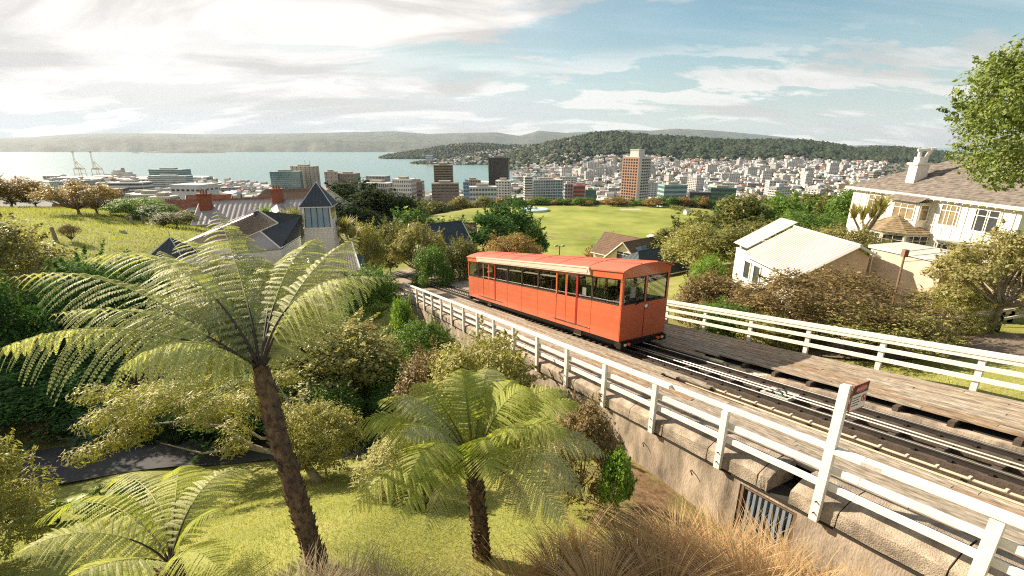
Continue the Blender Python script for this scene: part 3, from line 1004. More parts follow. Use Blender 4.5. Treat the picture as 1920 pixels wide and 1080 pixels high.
# filled gable above each windscreen
for ss in (-.032, CL + .012):
    vs_ = [(ss, 0.0, 2.90), (ss, CW, 2.90)] + [(ss, CW * (1 - i / 8), 2.90 + .21 * (1 - (2 * i / 8 - 1) ** 2) ** 0.8) for i in range(1, 8)]
    vs_ += [(ss + .02, p_[1], p_[2]) for p_ in vs_]
    n9 = len(vs_) // 2
    cpart('gable_panel', MB(T).add(vs_, [tuple(range(n9)), tuple(range(2 * n9 - 1, n9 - 1, -1))] + [(i, n9 + i, n9 + (i + 1) % n9, (i + 1) % n9) for i in range(n9)]), orange_side)
cpart('ceiling', MB(T).box(.06, CL - .06, .1, CW - .1, 2.82, 2.86), cream)
cpart('floor', MB(T).box(.06, CL - .06, .09, CW - .09, .02, .72), inner)
cpart('inner_wall', MB(T).box(.06, CL - .06, .08, .12, .125, 1.45), inner)
cpart('inner_wall', MB(T).box(.06, CL - .06, CW - .12, CW - .08, .125, 1.45), inner)
for k in range(9):
    s0 = 5.0 + k * 0.9 if k < 8 else 15.2
    for (l0, l1) in ((.16, .98), (1.40, CW - .16)):
        se = cpart('bench_seat', MB(T).bbox(s0, s0 + .42, l0, l1, 1.15, 1.28, .02), seat_m)
        cpart('seat_back', MB(T).hexa([(s0 + .40, l0, 1.29), (s0 + .46, l0, 1.29), (s0 + .46, l1, 1.29), (s0 + .40, l1, 1.29), (s0 + .50, l0, 2.05), (s0 + .55, l0, 2.05), (s0 + .55, l1, 2.05), (s0 + .50, l1, 2.05)]), seat_m, se)
        cpart('seat_pedestal', MB(T).box(s0 + .1, s0 + .3, l0 + .1, l1 - .1, .725, 1.148), inner, se)
        cpart('grab_rail', MB(T).tube([(s0 + .54, l0, 2.09), (s0 + .54, l1, 2.09)], .018, 5), cream, se)
for s0, l_ in ((3.5, .75), (3.5, 1.6), (1.7, .5), (13.2, .75), (13.2, 1.6), (1.7, 1.7), (4.6, 1.15)):
    cpart('grab_pole', MB(T).tube([(s0, l_, .12), (s0, l_, 2.82)], .02, 6), silver)
con = cpart('driver_console', MB(T).bbox(.12, .6, .3, 2.0, .725, 1.62, .03), blackm)
cpart('control_panel', MB(T).hexa([(.6, .6, 1.4), (.75, .6, 1.4), (.75, 1.2, 1.4), (.6, 1.2, 1.4), (.45, .6, 1.8), (.6, .6, 1.8), (.6, 1.2, 1.8), (.45, 1.2, 1.8)]), silver, con)
dsr = cpart('driver_seat', MB(T).bbox(1.0, 1.42, .45, .92, 1.2, 1.32, .03), blackm)
cpart('seat_back', MB(T).bbox(1.40, 1.50, .47, .90, 1.33, 2.1, .03), blackm, dsr)
cpart('cab_partition', MB(T).box(2.0, 2.04, .12, .80, .125, 1.5), inner)
cpart('notice_sheet', MB(T).box(2.42, 2.70, .060, .064, 1.68, 2.02), mat('paper', (0.75, 0.72, 0.66), 0.6, 0.02))
cpart('notice_sheet', MB(T).box(.10, .103, .52, .78, 1.75, 2.2), MATS['paper'])
cpart('underframe', MB(T).box(.3, CL - .3, .35, CW - .35, -.34, -.02), blackm)
for s0 in (2.2, 4.4, 12.8, 14.8):
    for l_ in (.66, 1.72):
        ring = [(s0 + .20 * math.cos(2 * math.pi * k / 16), l_, -.27 + .20 * math.sin(2 * math.pi * k / 16)) for k in range(16)]
        vs_ = [(a_, b_ - .05, c_) for a_, b_, c_ in ring] + [(a_, b_ + .05, c_) for a_, b_, c_ in ring]
        cpart('wheel', MB(T).add(vs_, [tuple(range(15, -1, -1)), tuple(range(16, 32))] + [(i, (i + 1) % 16, 16 + (i + 1) % 16, 16 + i) for i in range(16)]), steel)
for s0 in (3.3, 13.8):
    cpart('bogie_frame', MB(T).box(s0 - 1.5, s0 + 1.5, .40, .52, -.32, -.20).box(s0 - 1.5, s0 + 1.5, CW - .52, CW - .40, -.32, -.20), steel)
    cpart('spring_box', MB(T).bbox(s0 - .3, s0 + .3, .30, .42, -.42, -.12, .03), mat('greasy_steel', (0.2, 0.17, 0.13), 0.5, 0.2, 7))

# ------------------------------------------------------------------ planting
def gp(px, D):
    """ground point under photo column px, D metres ahead"""
    x, y = (px - 960) / FPX * D, D
    z = CZ
    for _ in range(6):
        z = H(x, y)
        y = (D + (z - CZ) * math.sin(PITCH)) / math.cos(PITCH)
    return x, y, z


def unit(v):
    return v / np.maximum(np.linalg.norm(v, axis=-1, keepdims=True), 1e-9)


def leaf_quads(pos, nrm, size, rng, aspect=0.45):
    """one rhombic leaf per position"""
    n = len(pos)
    t = unit(np.cross(nrm, unit(rng.normal(size=(n, 3)))))
    b = np.cross(nrm, t)
    s = size[:, None]
    v = np.stack([pos - t * s * .5, pos + b * s * aspect * .5 - nrm * s * .06, pos + t * s * .5, pos - b * s * aspect * .5 - nrm * s * .06], 1).reshape(-1, 3)
    return v, np.arange(n * 4).reshape(-1, 4)


def crown_mesh(name, seed, nclump, nleaf, leaf, shape='dome', cr=0.17, aspect=0.45, flat=1.0, low=0.0):
    """unit crown: 1 wide, 1 high, foot at z = 0; clumps of single leaves with gaps between"""
    r = np.random.default_rng(seed)
    d = unit(r.normal(size=(nclump, 3)))
    if shape == 'dome':
        d[:, 2] = np.abs(d[:, 2]) * 1.0 - 0.25
        c = np.stack([d[:, 0] * .38, d[:, 1] * .38, .36 + d[:, 2] * .46], -1) * (0.62 + 0.38 * r.random((nclump, 1)) ** .5)
        c[:, 2] = .34 + d[:, 2] * .48 * (0.7 + .3 * r.random(nclump))
    elif shape == 'ball':
        c = np.array([0, 0, .56]) + d * np.array([.36, .36, .33]) * (0.55 + 0.45 * r.random((nclump, 1)) ** .5)
    elif shape == 'column':
        hgt = r.random(nclump)
        rad = .34 * (1 - (2 * hgt - 1) ** 4) * (0.5 + .5 * r.random(nclump) ** .5)
        an = r.random(nclump) * 6.283
        c = np.stack([np.cos(an) * rad, np.sin(an) * rad, .08 + hgt * .84], -1)
    elif shape == 'umbrella':
        rad = .42 * r.random(nclump) ** .5
        an = r.random(nclump) * 6.283
        c = np.stack([np.cos(an) * rad, np.sin(an) * rad, .88 - rad ** 2 * 1.5 - r.random(nclump) * .22], -1)
    elif shape == 'high':
        c = np.array([0, 0, .67]) + d * np.array([.40, .40, .27]) * (0.45 + 0.55 * r.random((nclump, 1)) ** .5)
    elif shape == 'open':
        d[:, 2] = np.abs(d[:, 2])
        c = np.array([0, 0, .42]) + d * np.array([.38, .38, .50]) * (0.35 + 0.65 * r.random((nclump, 1)) ** .5)
    c[:, 2] = np.clip(c[:, 2], cr * .5 + low, 1)
    k = r.integers(0, nclump, nleaf)
    rad = cr * (0.5 + 1.0 * r.random(nclump))
    dd = unit(r.normal(size=(nleaf, 3)))
    dd[:, 2] *= np.where(dd[:, 2] < 0, .7, 1)
    pos = c[k] + dd * rad[k][:, None] * (0.45 + 0.55 * r.random((nleaf, 1)) ** .6) * np.array([1, 1, flat])
    out = unit(dd + np.array([0, 0, .55]) + r.normal(size=(nleaf, 3)) * .55)
    # ragged sprays standing out of the outline
    ns = max(1, int(nleaf * .13))
    nsp = max(12, nclump)
    kc = r.integers(0, nclump, nsp)
    sd_ = unit(c[kc] - np.array([0, 0, .35]) + r.normal(0, .25, (nsp, 3)) + np.array([0, 0, .12]))
    sl = cr * r.uniform(.9, 1.9, nsp)
    ks = r.integers(0, nsp, ns)
    tt_ = r.random((ns, 1)) ** .7
    sp = c[kc][ks] + sd_[ks] * (sl[ks][:, None] * (0.35 + .65 * tt_)) + r.normal(0, cr * .10, (ns, 3)) * (1.25 - tt_)
    pos[:ns] = sp
    out[:ns] = unit(sd_[ks] * .3 + r.normal(size=(ns, 3)) * .7 + np.array([0, 0, .5]))
    # fill the unit box: 1 high, 1 wide
    zs = 1 / np.percentile(pos[:, 2], 99.3)
    rs = .5 / np.percentile(np.hypot(pos[:, 0], pos[:, 1]), 98)
    pos, c = pos * np.array([rs, rs, zs]), c * np.array([rs, rs, zs])
    size = leaf * np.clip(np.exp(r.normal(0, .38, nleaf)), .4, 2.1)
    v, q_ = leaf_quads(pos, out, size, r, aspect)
    me = np_mesh(name, v, q_, MATS['leaf_olive'])
    return me, c


def trunk_mesh(name, seed, centers, nlimb, r0, wob=0.04, fork=0.3, twigs=0):
    r = random.Random(seed)
    mb = MB()
    top = Vector((r.uniform(-.03, .03), r.uniform(-.03, .03), fork))
    mb.tube([(0, 0, -.06), (top.x * .4 + r.uniform(-.01, .01), top.y * .4, fork * .5), top], [r0 * 1.25, r0, r0 * .85], 7)
    idx = list(range(len(centers)))
    r.shuffle(idx)
    for i in idx[:nlimb]:
        e = Vector(centers[i])
        m1 = top.lerp(e, .35) + Vector((r.uniform(-wob, wob), r.uniform(-wob, wob), r.uniform(-wob, wob * .3)))
        m2 = top.lerp(e, .7) + Vector((r.uniform(-wob, wob), r.uniform(-wob, wob), r.uniform(-wob, wob)))
        mb.tube([top, m1, m2, e], [r0 * .6, r0 * .42, r0 * .25, r0 * .1], 5, cap=False)
        for _ in range(twigs):
            d = Vector((r.gauss(0, 1), r.gauss(0, 1), abs(r.gauss(0.6, .6)))).normalized()
            s_ = m2.lerp(e, r.random())
            mb.tube([s_, s_ + d * .07 + Vector((0, 0, .01)), s_ + d * r.uniform(.12, .2)], [r0 * .16, r0 * .11, r0 * .05], 3, cap=False)
    me = bpy.data.meshes.new(name)
    me.from_pydata(mb.v, [], mb.f)
    me.materials.append(MATS['bark'])
    me.polygons.foreach_set('use_smooth', [True] * len(me.polygons))
    me.update()
    return me


leafmat('leaf_olive', (0.154, 0.160, 0.040), (0.490, 0.444, 0.154), 0.5, 0.25)
leafmat('leaf_dark', (0.035, 0.088, 0.029), (0.133, 0.236, 0.065), 0.85, 0.2, spec=.05)
leafmat('leaf_green', (0.048, 0.116, 0.016), (0.195, 0.292, 0.057), 0.42, 0.3)
leafmat('leaf_bright', (0.087, 0.189, 0.022), (0.290, 0.406, 0.072), 0.4, 0.35)
leafmat('leaf_yellow', (0.18, 0.17, 0.055), (0.42, 0.37, 0.16), 0.45, 0.3)
leafmat('leaf_bronze', (0.122, 0.086, 0.035), (0.313, 0.227, 0.096), 0.5, 0.2)
leafmat('leaf_gold', (0.20, 0.135, 0.045), (0.43, 0.29, 0.10), 0.5, 0.3)
leafmat('leaf_teal', (0.044, 0.098, 0.061), (0.153, 0.240, 0.131), 0.85, 0.2, spec=.05)
leafmat('leaf_pohutukawa', (0.080, 0.123, 0.026), (0.275, 0.326, 0.087), 0.36, 0.22)
leafmat('leaf_conifer', (0.020, 0.041, 0.017), (0.072, 0.094, 0.038), 0.85, 0.15, spec=.05)
leafmat('leaf_hedge', (0.083, 0.108, 0.026), (0.283, 0.259, 0.075), 0.55, 0.2)
mat('bark', (0.20, 0.15, 0.095), 0.9, 0.35, 9, bump=0.5, bscale=30)
mat('bark_dark', (0.06, 0.04, 0.027), 0.95, 0.35, 9, bump=0.6, bscale=30)

PROTO = {}


def proto(key, *a, nlimb=9, r0=.02, fork=.25, twigs=0, **k):
    me, c = crown_mesh('crown_' + key, *a, **k)
    PROTO[key] = (me, trunk_mesh('trunk_' + key, a[0] + 50, c, nlimb, r0, fork=fork, twigs=twigs))


proto('fine1', 1, 60, 26000, .026, 'dome', cr=.13, r0=.016, fork=.14)
proto('fine2', 2, 52, 26000, .026, 'dome', cr=.145, r0=.016, fork=.14)
proto('fine3', 3, 70, 24000, .024, 'ball', cr=.12, r0=.014, fork=.2)
proto('narrow', 4, 60, 24000, .036, 'dome', cr=.13, aspect=.22, r0=.014, fork=.12)
proto('broad', 5, 44, 9000, .05, 'dome', cr=.14, aspect=.62, r0=.016, fork=.15)
proto('twiggy', 6, 110, 17000, .019, 'open', cr=.085, aspect=.5, nlimb=85, r0=.010, fork=.08, twigs=7)
proto('column', 7, 46, 15000, .045, 'column', cr=.17, aspect=.5, nlimb=8, r0=.03, fork=.1)
proto('mid1', 11, 42, 9000, .042, 'dome', cr=.15, r0=.022, fork=.22)
proto('mid2', 12, 36, 9000, .042, 'ball', cr=.155, r0=.022, fork=.26, nlimb=14)
proto('mid3', 13, 48, 9000, .040, 'umbrella', cr=.13, r0=.026, fork=.34, nlimb=22, flat=.7)
proto('mid4', 14, 46, 8000, .044, 'dome', cr=.13, r0=.02, fork=.2)
proto('fineumb', 16, 70, 30000, .021, 'umbrella', cr=.10, r0=.022, fork=.30, nlimb=30, flat=.7)
proto('open1', 15, 60, 5200, .030, 'umbrella', cr=.10, r0=.020, fork=.16, nlimb=40, twigs=3, flat=.8)
proto('far1', 21, 26, 2200, .075, 'dome', cr=.18, r0=.02, fork=.2, nlimb=4)
proto('far2', 22, 22, 2200, .075, 'dome', cr=.20, r0=.02, fork=.2, nlimb=4)
proto('far3', 23, 26, 2200, .075, 'ball', cr=.18, r0=.02, fork=.2, nlimb=4)
proto('big', 31, 150, 95000, .0115, 'high', cr=.075, aspect=.55, r0=.016, fork=.3, nlimb=30)


def plant(kind, leaf, x, y, z, w, h, name, label, cat='tree', group=None, wy=None, rot=None, bark=None, sink=0.0):
    t_ = thing(name, label, cat, (x, y, z - sink), group)
    t_.rotation_euler[2] = random.uniform(0, 6.28) if rot is None else rot
    t_.scale = (w, wy or w, h)
    c_me, t_me = PROTO[kind]
    for nm, me, m_ in (('crown', c_me, leaf), ('trunk', t_me, bark or 'bark')):
        o = bpy.data.objects.new(nm, me)
        COL.objects.link(o)
        o.parent = t_
        o.material_slots[0].link = 'OBJECT'
        o.material_slots[0].material = MATS[m_]
    return t_


def plant_px(kind, leaf, px, D, pytop, wpx, name, label, cat='tree', group=None, **k):
    if D < 80:                      # close enough to show single leaves
        kind = {'mid1': 'fine1', 'mid2': 'fine3', 'mid4': 'fine2', 'mid3': 'fineumb'}.get(kind, kind)
    x, y, z = gp(px, D)
    top = at(px, pytop, D)[2]
    w = wpx / FPX * D
    return plant(kind, leaf, x, y, z, w, max(top - z, .36 * w), name, label, cat, group, **k)


# ---- tree ferns
leafmat('frond_lit', (0.24, 0.26, 0.105), (0.55, 0.54, 0.30), 0.6, 0.36, 0.8, spec=0.22)
leafmat('frond_fresh', (0.21, 0.26, 0.04), (0.48, 0.48, 0.14), 0.6, 0.40, 0.8, spec=0.2)
leafmat('frond_dry', (0.13, 0.09, 0.045), (0.25, 0.18, 0.09), 0.7, 0.2)
stipe_m = mat('dark_stipe', (0.05, 0.034, 0.022), 0.6, 0.3, 8)
stipe_g = mat('green_stipe', (0.16, 0.15, 0.05), 0.6, 0.2, 8)
fibre_m = mat('fibrous_trunk', (0.085, 0.052, 0.030), 0.95, 0.4, 14, col2=(0.17, 0.105, 0.06), bump=0.9, bscale=40, stretch=(1, 1, .4))


def frond(P, npair, plen, leaf_m, stem_m, parent, seed, nk=22, droop=.35, start=.22, roll=0.0, stem_r=.03, curl=0.0, fold=.25):
    """one fern frond along a Bezier of 4 points: rachis, pinnae, pinnules"""
    r = np.random.default_rng(seed)
    P = [np.array(p, float) for p in P]

    def bz(t):
        t = np.asarray(t)[..., None]
        return (1 - t) ** 3 * P[0] + 3 * (1 - t) ** 2 * t * P[1] + 3 * (1 - t) * t ** 2 * P[2] + t ** 3 * P[3]

    def bd(t):
        t = np.asarray(t)[..., None]
        return unit(3 * (1 - t) ** 2 * (P[1] - P[0]) + 6 * (1 - t) * t * (P[2] - P[1]) + 3 * t ** 2 * (P[3] - P[2]))
    up = np.array([0, 0, 1.0])
    ti = start + (1 - start) * (np.linspace(0, 1, npair) ** .92) * .985
    C, Tn = bz(ti), bd(ti)
    ref = up + 0.0 * Tn
    # surface normal: as upright as the rachis allows; steep rachis faces back over its base
    back = unit(P[0] - P[3]) * np.array([1, 1, 0])
    N = unit(ref - (ref * Tn).sum(-1, keepdims=True) * Tn + back * .15)
    B = np.cross(Tn, N)
    if roll:
        N, B = N * math.cos(roll) + B * math.sin(roll), B * math.cos(roll) - N * math.sin(roll)
    rel = (ti - start) / (1 - start)
    gap = np.linalg.norm(np.diff(bz(np.linspace(start, 1, 40)), axis=0), axis=1).sum() / npair
    prof = np.interp(rel, [0, .08, .25, .45, .7, .9, 1], [.45, .72, .98, 1, .72, .30, .07]) * plen
    VV, QQ, base = [], [], 0
    stems = MB()
    for sd in (-1, 1):
        L = prof * (0.92 + .16 * r.random(npair))
        fw = np.interp(rel, [0, 1], [.18, .62])[:, None] + r.normal(0, .05, (npair, 1))
        d0 = unit(sd * B * np.cos(fw) + Tn * np.sin(fw) - N * fold * (0.6 + .8 * r.random((npair, 1))))
        u = (np.arange(nk) + .5) / nk
        uu = u[None, :, None]
        pc = C[:, None] + d0[:, None] * L[:, None, None] * uu - up * (droop * (0.7 + .6 * r.random((npair, 1, 1)))) * L[:, None, None] * uu ** 2.2
        pt = unit(d0[:, None] * np.ones((1, nk, 1)) - up * droop * 2.2 * uu ** 1.2)
        en = np.cross(np.broadcast_to(N[:, None], pt.shape), pt)
        en = unit(en)
        nn_ = np.cross(pt, en)
        lv = (r.normal(.30, .22, (npair, 1, 1)))          # each pinna twists a little on its rib
        en = en * np.cos(lv) + nn_ * np.sin(lv)
        pl = np.interp(u, [0, .12, .5, .8, 1], [.75, 1, .92, .6, .12])[None, :] * np.minimum(L[:, None] * .17, gap * .50) + .005
        wd = (L / nk)[:, None] * 1.15 * np.ones((1, nk))
        for ps in (-1, 1):
            e = unit(en * ps + pt * .28 + r.normal(0, .06, pt.shape) - up * .12)
            a_ = pc
            tip = pc + e * pl[..., None] - up * (pl * .22)[..., None]
            mid = pc + e * (pl * .45)[..., None]
            m1 = mid + pt * (wd * .5)[..., None]
            m2 = mid - pt * (wd * .5)[..., None]
            v = np.stack([a_, m1, tip, m2], 2).reshape(-1, 3)
            VV.append(v)
            QQ.append(np.arange(len(v)).reshape(-1, 4) + base)
            base += len(v)
        for i in range(npair):            # pinna midribs as thin ribbons
            if L[i] > .12:
                w_ = N[i] * 0 + Tn[i] * .006
                k2 = [0, nk // 3, 2 * nk // 3, nk - 1]
                p4 = [C[i]] + [pc[i, k] for k in k2[1:]]
                vv = []
                for q_, pp in enumerate(p4):
                    f = 1 - q_ / 3.5
                    vv += [pp + w_ * f + N[i] * .004, pp - w_ * f + N[i] * .004]
                VV.append(np.array(vv))
                QQ.append(np.array([[0, 1, 3, 2], [2, 3, 5, 4], [4, 5, 7, 6]]) + base)
                base += 8
    V, Q = np.concatenate(VV), np.concatenate(QQ)
    nleaf = len(Q)
    tt = np.linspace(0, 1, 14)
    rp = bz(tt)
    stems.tube([tuple(p) for p in rp], [stem_r * ((1 - t_) ** 1.5 * .94 + .06) for t_ in tt], 6, cap=False)
    V2, Q2 = np.array(stems.v), np.array(stems.f) + len(V)
    sm = (np.arange(len(Q2)) < 6 * 5).astype(float)          # bare dark stipe below, green rachis above
    me = np_mesh('frond', np.concatenate([V, V2]), np.concatenate([Q, Q2]), [leaf_m, stem_m], np.concatenate([np.zeros(nleaf), sm]))
    return link('frond', me, parent)


def fern_trunk(base, top, r0, r1, parent, seed, bow=(0, 0, 0), stubs=170):
    r = random.Random(seed)
    b_, t_ = Vector(base), Vector(top)
    pts, rad = [], []
    for i in range(13):
        f = i / 12
        pts.append(b_.lerp(t_, f) + Vector(bow) * math.sin(math.pi * f) + Vector((r.uniform(-.015, .015), r.uniform(-.015, .015), 0)))
        rad.append((r0 + (r1 - r0) * f) * r.uniform(.94, 1.06))
    MB().tube(pts, rad, 12).build('trunk', fibre_m, parent, smooth=True)
    st = MB()
    ax = (t_ - b_).normalized()
    sx = ax.cross(Vector((0, 1, 0))).normalized()
    sy = ax.cross(sx)
    for k in range(stubs):
        f = r.random()
        i = min(int(f * 12), 11)
        c = pts[i].lerp(pts[i + 1], f * 12 - i)
        an = k * 2.39996 + r.uniform(-.3, .3)
        o = sx * math.cos(an) + sy * math.sin(an)
        tg = ax.cross(o)
        rr_ = r0 + (r1 - r0) * f
        ln = r.uniform(.05, .12)
        w = r.uniform(.022, .04)
        p0 = c + o * rr_ * .88
        p1 = c + o * (rr_ + ln * .45) + ax * ln * r.uniform(.5, 1.0)
        st.add([p0 - tg * w - ax * w, p0 + tg * w - ax * w, p0 + tg * w + ax * w, p0 - tg * w + ax * w, p1 - tg * w * .5, p1 + tg * w * .5, p1 + o * .012], [(0, 1, 5, 4), (1, 2, 6, 5), (2, 3, 4, 6), (3, 0, 4), (4, 5, 6)])
    st.build('frond_stubs', fibre_m, parent, kind='stuff')


# the big tree fern
fa = thing('tree_fern', 'tall black-stemmed tree fern with wide spreading fronds and leaning shaggy trunk', 'tree fern', (-3.2, 5.8, H(-3.2, 5.8)))
base_a = (-3.22, 5.85, H(-3.22, 5.85) - .15)
top_a = at(487, 690, 8.0)
fern_trunk(base_a, top_a, .165, .145, fa, 3, bow=(-.05, .05, 0), stubs=420)


def fr_px(parent, pts, npair, plen, seed, leaf_m, stem_m, base, **k):
    """frond through photo points (px, py, depth); rises from base"""
    p3 = at(*pts[2])
    frond([base, at(*pts[0]), at(*pts[1]), p3], npair, plen, leaf_m, stem_m, parent, seed, **k)


FL, FF, FD = MATS['frond_lit'], MATS['frond_fresh'], MATS['frond_dry']
ca = top_a + np.array([0, 0, -.08])
big = [
    # (ctrl1, ctrl2, tip), pinna length, seed
    (((395, 640, 7.6), (170, 560, 7.0), (-30, 668, 6.5)), 1.05, 1),
    (((420, 650, 7.9), (230, 470, 8.4), (20, 520, 8.6)), 1.05, 2),
    (((455, 600, 8.3), (330, 420, 9.2), (150, 490, 9.8)), .95, 3),
    (((480, 610, 8.4), (440, 470, 9.4), (405, 395, 10.8)), 1.0, 4),
    (((500, 600, 8.4), (530, 470, 9.5), (600, 445, 10.9)), .95, 5),
    (((520, 610, 8.2), (560, 500, 8.6), (668, 442, 9.4)), .98, 6),
    (((515, 560, 8.0), (590, 505, 7.9), (722, 520, 7.9)), .85, 7),
    (((440, 610, 8.6), (330, 500, 10.0), (300, 470, 11.4)), .9, 8),
    (((495, 620, 8.8), (480, 520, 10.2), (500, 490, 11.8)), .9, 9),
    (((430, 640, 7.3), (330, 610, 6.9), (225, 690, 6.4)), .85, 10),
    (((470, 640, 8.4), (395, 540, 9.3), (255, 530, 10.3)), .95, 11),
    (((520, 640, 8.4), (590, 570, 9.2), (640, 560, 10.2)), .75, 12),
    (((430, 650, 7.8), (290, 545, 7.6), (95, 590, 7.4)), .95, 13),
    (((470, 620, 8.4), (400, 480, 9.4), (330, 440, 10.6)), .9, 14),
    (((500, 610, 8.3), (500, 500, 9.4), (555, 470, 10.6)), .85, 15),
    (((450, 650, 8.3), (350, 590, 8.8), (215, 600, 9.4)), .85, 16),
]
for pts, pl_, sd in big:
    fr_px(fa, pts, 28, pl_, 100 + sd, FL, stipe_m, ca, nk=24, droop=.46 if sd in (1, 2, 10, 7, 13) else .32, start=.20 if sd in (1, 6, 7) else .11, stem_r=.034, fold=.35 if sd in (1, 7, 10) else .18)

# the second tree fern
fb = thing('tree_fern', 'short bushy tree fern with a crown of bright fresh fronds beside the concrete wall', 'tree fern', (-.57, 6.9, H(-.57, 6.9)))
bx_, by_ = -.57, 6.95
top_b = np.array([-.72, 7.15, CZ - 5.62])
fern_trunk((bx_, by_, H(bx_, by_) - .15), top_b, .15, .14, fb, 7, stubs=330)
rb = random.Random(21)
for k in range(26):
    an = k * 2 * math.pi / 13 + rb.uniform(-.2, .2)
    ring_ = k % 3
    L = (2.65, 2.4, 2.0)[ring_] * rb.uniform(.9, 1.1)
    el = (0.52, .84, 1.12)[ring_] + rb.uniform(-.1, .1)
    d = np.array([math.cos(an), math.sin(an), 0])
    z1, z2, z3 = math.sin(el) * L * .40, math.sin(el) * L * .74, math.sin(el) * L * .66 - L * .11 * (2 - ring_)
    c1, c2, c3 = L * .28 * math.cos(el) + .1, L * .66 * (math.cos(el) * .6 + .4), L * (math.cos(el) * .55 + .42)
    u3 = np.array([0, 0, 1.0])
    frond([top_b + d * .08, top_b + d * c1 + u3 * z1, top_b + d * c2 + u3 * z2, top_b + d * c3 + u3 * z3], 29, .62 * rb.uniform(.85, 1.1), FF if k % 4 else FL, stipe_g, fb, 200 + k, nk=20, droop=.20, start=.14, stem_r=.026, fold=.12)
for k in range(4):      # spent fronds hanging under the crown
    an = k * 1.6 + 0.9
    d = np.array([math.cos(an), math.sin(an), 0])
    frond([top_b + d * .1, top_b + d * .7 + np.array([0, 0, .2]), top_b + d * 1.05 + np.array([0, 0, -.05]), top_b + d * 1.3 + np.array([0, 0, -.75])], 22, .34, FD if k % 2 else FL, stipe_m, fb, 260 + k, nk=16, droop=.7, start=.2, stem_r=.018)

# the low fern in the corner
fc_p = gp(330, 8.2)
fcc = thing('tree_fern', 'low young tree fern in the lawn with feathery arching fronds', 'tree fern', fc_p)
top_c = at(318, 1062, 7.3)
fern_trunk((top_c[0] + .05, top_c[1] - .1, H(top_c[0], top_c[1]) - .1), top_c, .16, .15, fcc, 9, stubs=120)
for k, (pts, pl_) in enumerate([(((290, 1010, 7.2), (140, 960, 6.9), (25, 1045, 6.4)), .62), (((300, 990, 7.6), (180, 880, 8.2), (60, 985, 8.6)), .62), (((320, 960, 7.8), (270, 860, 8.8), (190, 905, 9.6)), .6),
                                (((330, 950, 7.8), (330, 850, 8.8), (345, 880, 9.8)), .55), (((340, 960, 7.7), (390, 860, 8.4), (470, 885, 9.0)), .58), (((345, 980, 7.4), (360, 960, 7.1), (420, 965, 6.9)), .40),
                                (((300, 1040, 6.9), (200, 1040, 6.4), (130, 1085, 5.9)), .55), (((330, 1020, 7.0), (380, 1020, 6.6), (415, 1075, 6.2)), .45)]):
    fr_px(fcc, pts, 28, pl_, 300 + k, FF if k % 2 else FL, stipe_m, top_c, nk=20, droop=.28, start=.12, stem_r=.022, fold=.12)

# ---- shrubs and trees of the garden
plant_px('fine1', 'leaf_dark', 30, 19.0, 668, 250, 'shrub_tree', 'dark green dense shrub at the shaded end of the path', 'shrub')
plant_px('fine2', 'leaf_dark', 150, 19.8, 672, 240, 'shrub_tree', 'dark green rounded shrub behind the path beside the blue-green bush', 'shrub')
plant_px('narrow', 'leaf_teal', 232, 18.6, 740, 150, 'shrub_tree', 'blue-green fine leaved bush on the far side of the path', 'shrub')
plant_px('fine3', 'leaf_bronze', 300, 20.5, 672, 170, 'shrub_tree', 'bronze brown small leaved bush behind the leaning pale tree', 'shrub')
plant_px('fine2', 'leaf_dark', 470, 19.5, 735, 260, 'shrub_tree', 'low dark shrub over the path under the pale olive tree', 'shrub')
plant_px('fine1', 'leaf_olive', 620, 22.0, 592, 270, 'shrub_tree', 'large pale olive rounded shrub behind the big fern trunk', 'shrub')
plant_px('fine3', 'leaf_olive', 430, 22.5, 640, 210, 'shrub_tree', 'olive bush seen under the spreading fronds of the tall fern', 'shrub')
plant_px('narrow', 'leaf_bright', 735, 22.0, 660, 130, 'shrub_tree', 'bright green low bush between olive shrubs below the fence', 'shrub')
plant_px('fine2', 'leaf_olive', 905, 17.2, 610, 225, 'shrub_tree', 'grey-olive bush growing up against the lower fence rails', 'shrub')
plant_px('fine1', 'leaf_bronze', 815, 19.5, 640, 150, 'shrub_tree', 'brownish bush below the fence next to the grey-olive bush', 'shrub')
plant_px('fine3', 'leaf_green', 800, 25.5, 585, 110, 'shrub_tree', 'small glossy bush on the bank under the viaduct', 'shrub')
plant_px('fine2', 'leaf_green', 700, 33.0, 492, 118, 'shrub_tree', 'dense green bush at the lower end of the white fence', 'shrub')
plant_px('column', 'leaf_bright', 762, 28.5, 548, 46, 'shrub_tree', 'narrow light green climber-clad shrub below the fence end', 'shrub')
plant_px('broad', 'leaf_bright', 1152, 10.3, 818, 66, 'shrub_tree', 'small bright green shrub growing at the foot of the concrete wall', 'shrub')
plant_px('narrow', 'leaf_bronze', 1090, 11.2, 720, 150, 'shrub_tree', 'straggly brown bush between short fern and concrete wall', 'shrub')
plant_px('narrow', 'leaf_olive', -20, 10.2, 770, 230, 'shrub_tree', 'pale narrow leaved shrub at the near edge of the path', 'shrub')
plant_px('fine1', 'leaf_yellow', 20, 27.0, 400, 230, 'shrub_tree', 'tall yellow-green shrub on the edge of the grassy hill', 'shrub')
plant_px('fine2', 'leaf_green', 60, 24.0, 530, 170, 'shrub_tree', 'mid green shrub below the grassy hill next to the courtyard', 'shrub')
plant_px('fine3', 'leaf_olive', -40, 22.0, 560, 190, 'shrub_tree', 'olive shrub at the foot of the grassy hill', 'shrub')
plant_px('fine2', 'leaf_green', 240, 36, 500, 90, 'shrub_tree', 'rounded hedge shrub beside the small pyramid-roofed pavilion', 'shrub')
plant_px('mid1', 'leaf_hedge', 480, 31, 490, 120, 'shrub_tree', 'clipped olive hedge shrub in front of the corrugated roofs', 'shrub')
plant_px('open1', 'leaf_bronze', 205, 25.0, 545, 190, 'small_tree', 'thin-branched small tree standing over the paved courtyard', 'tree')
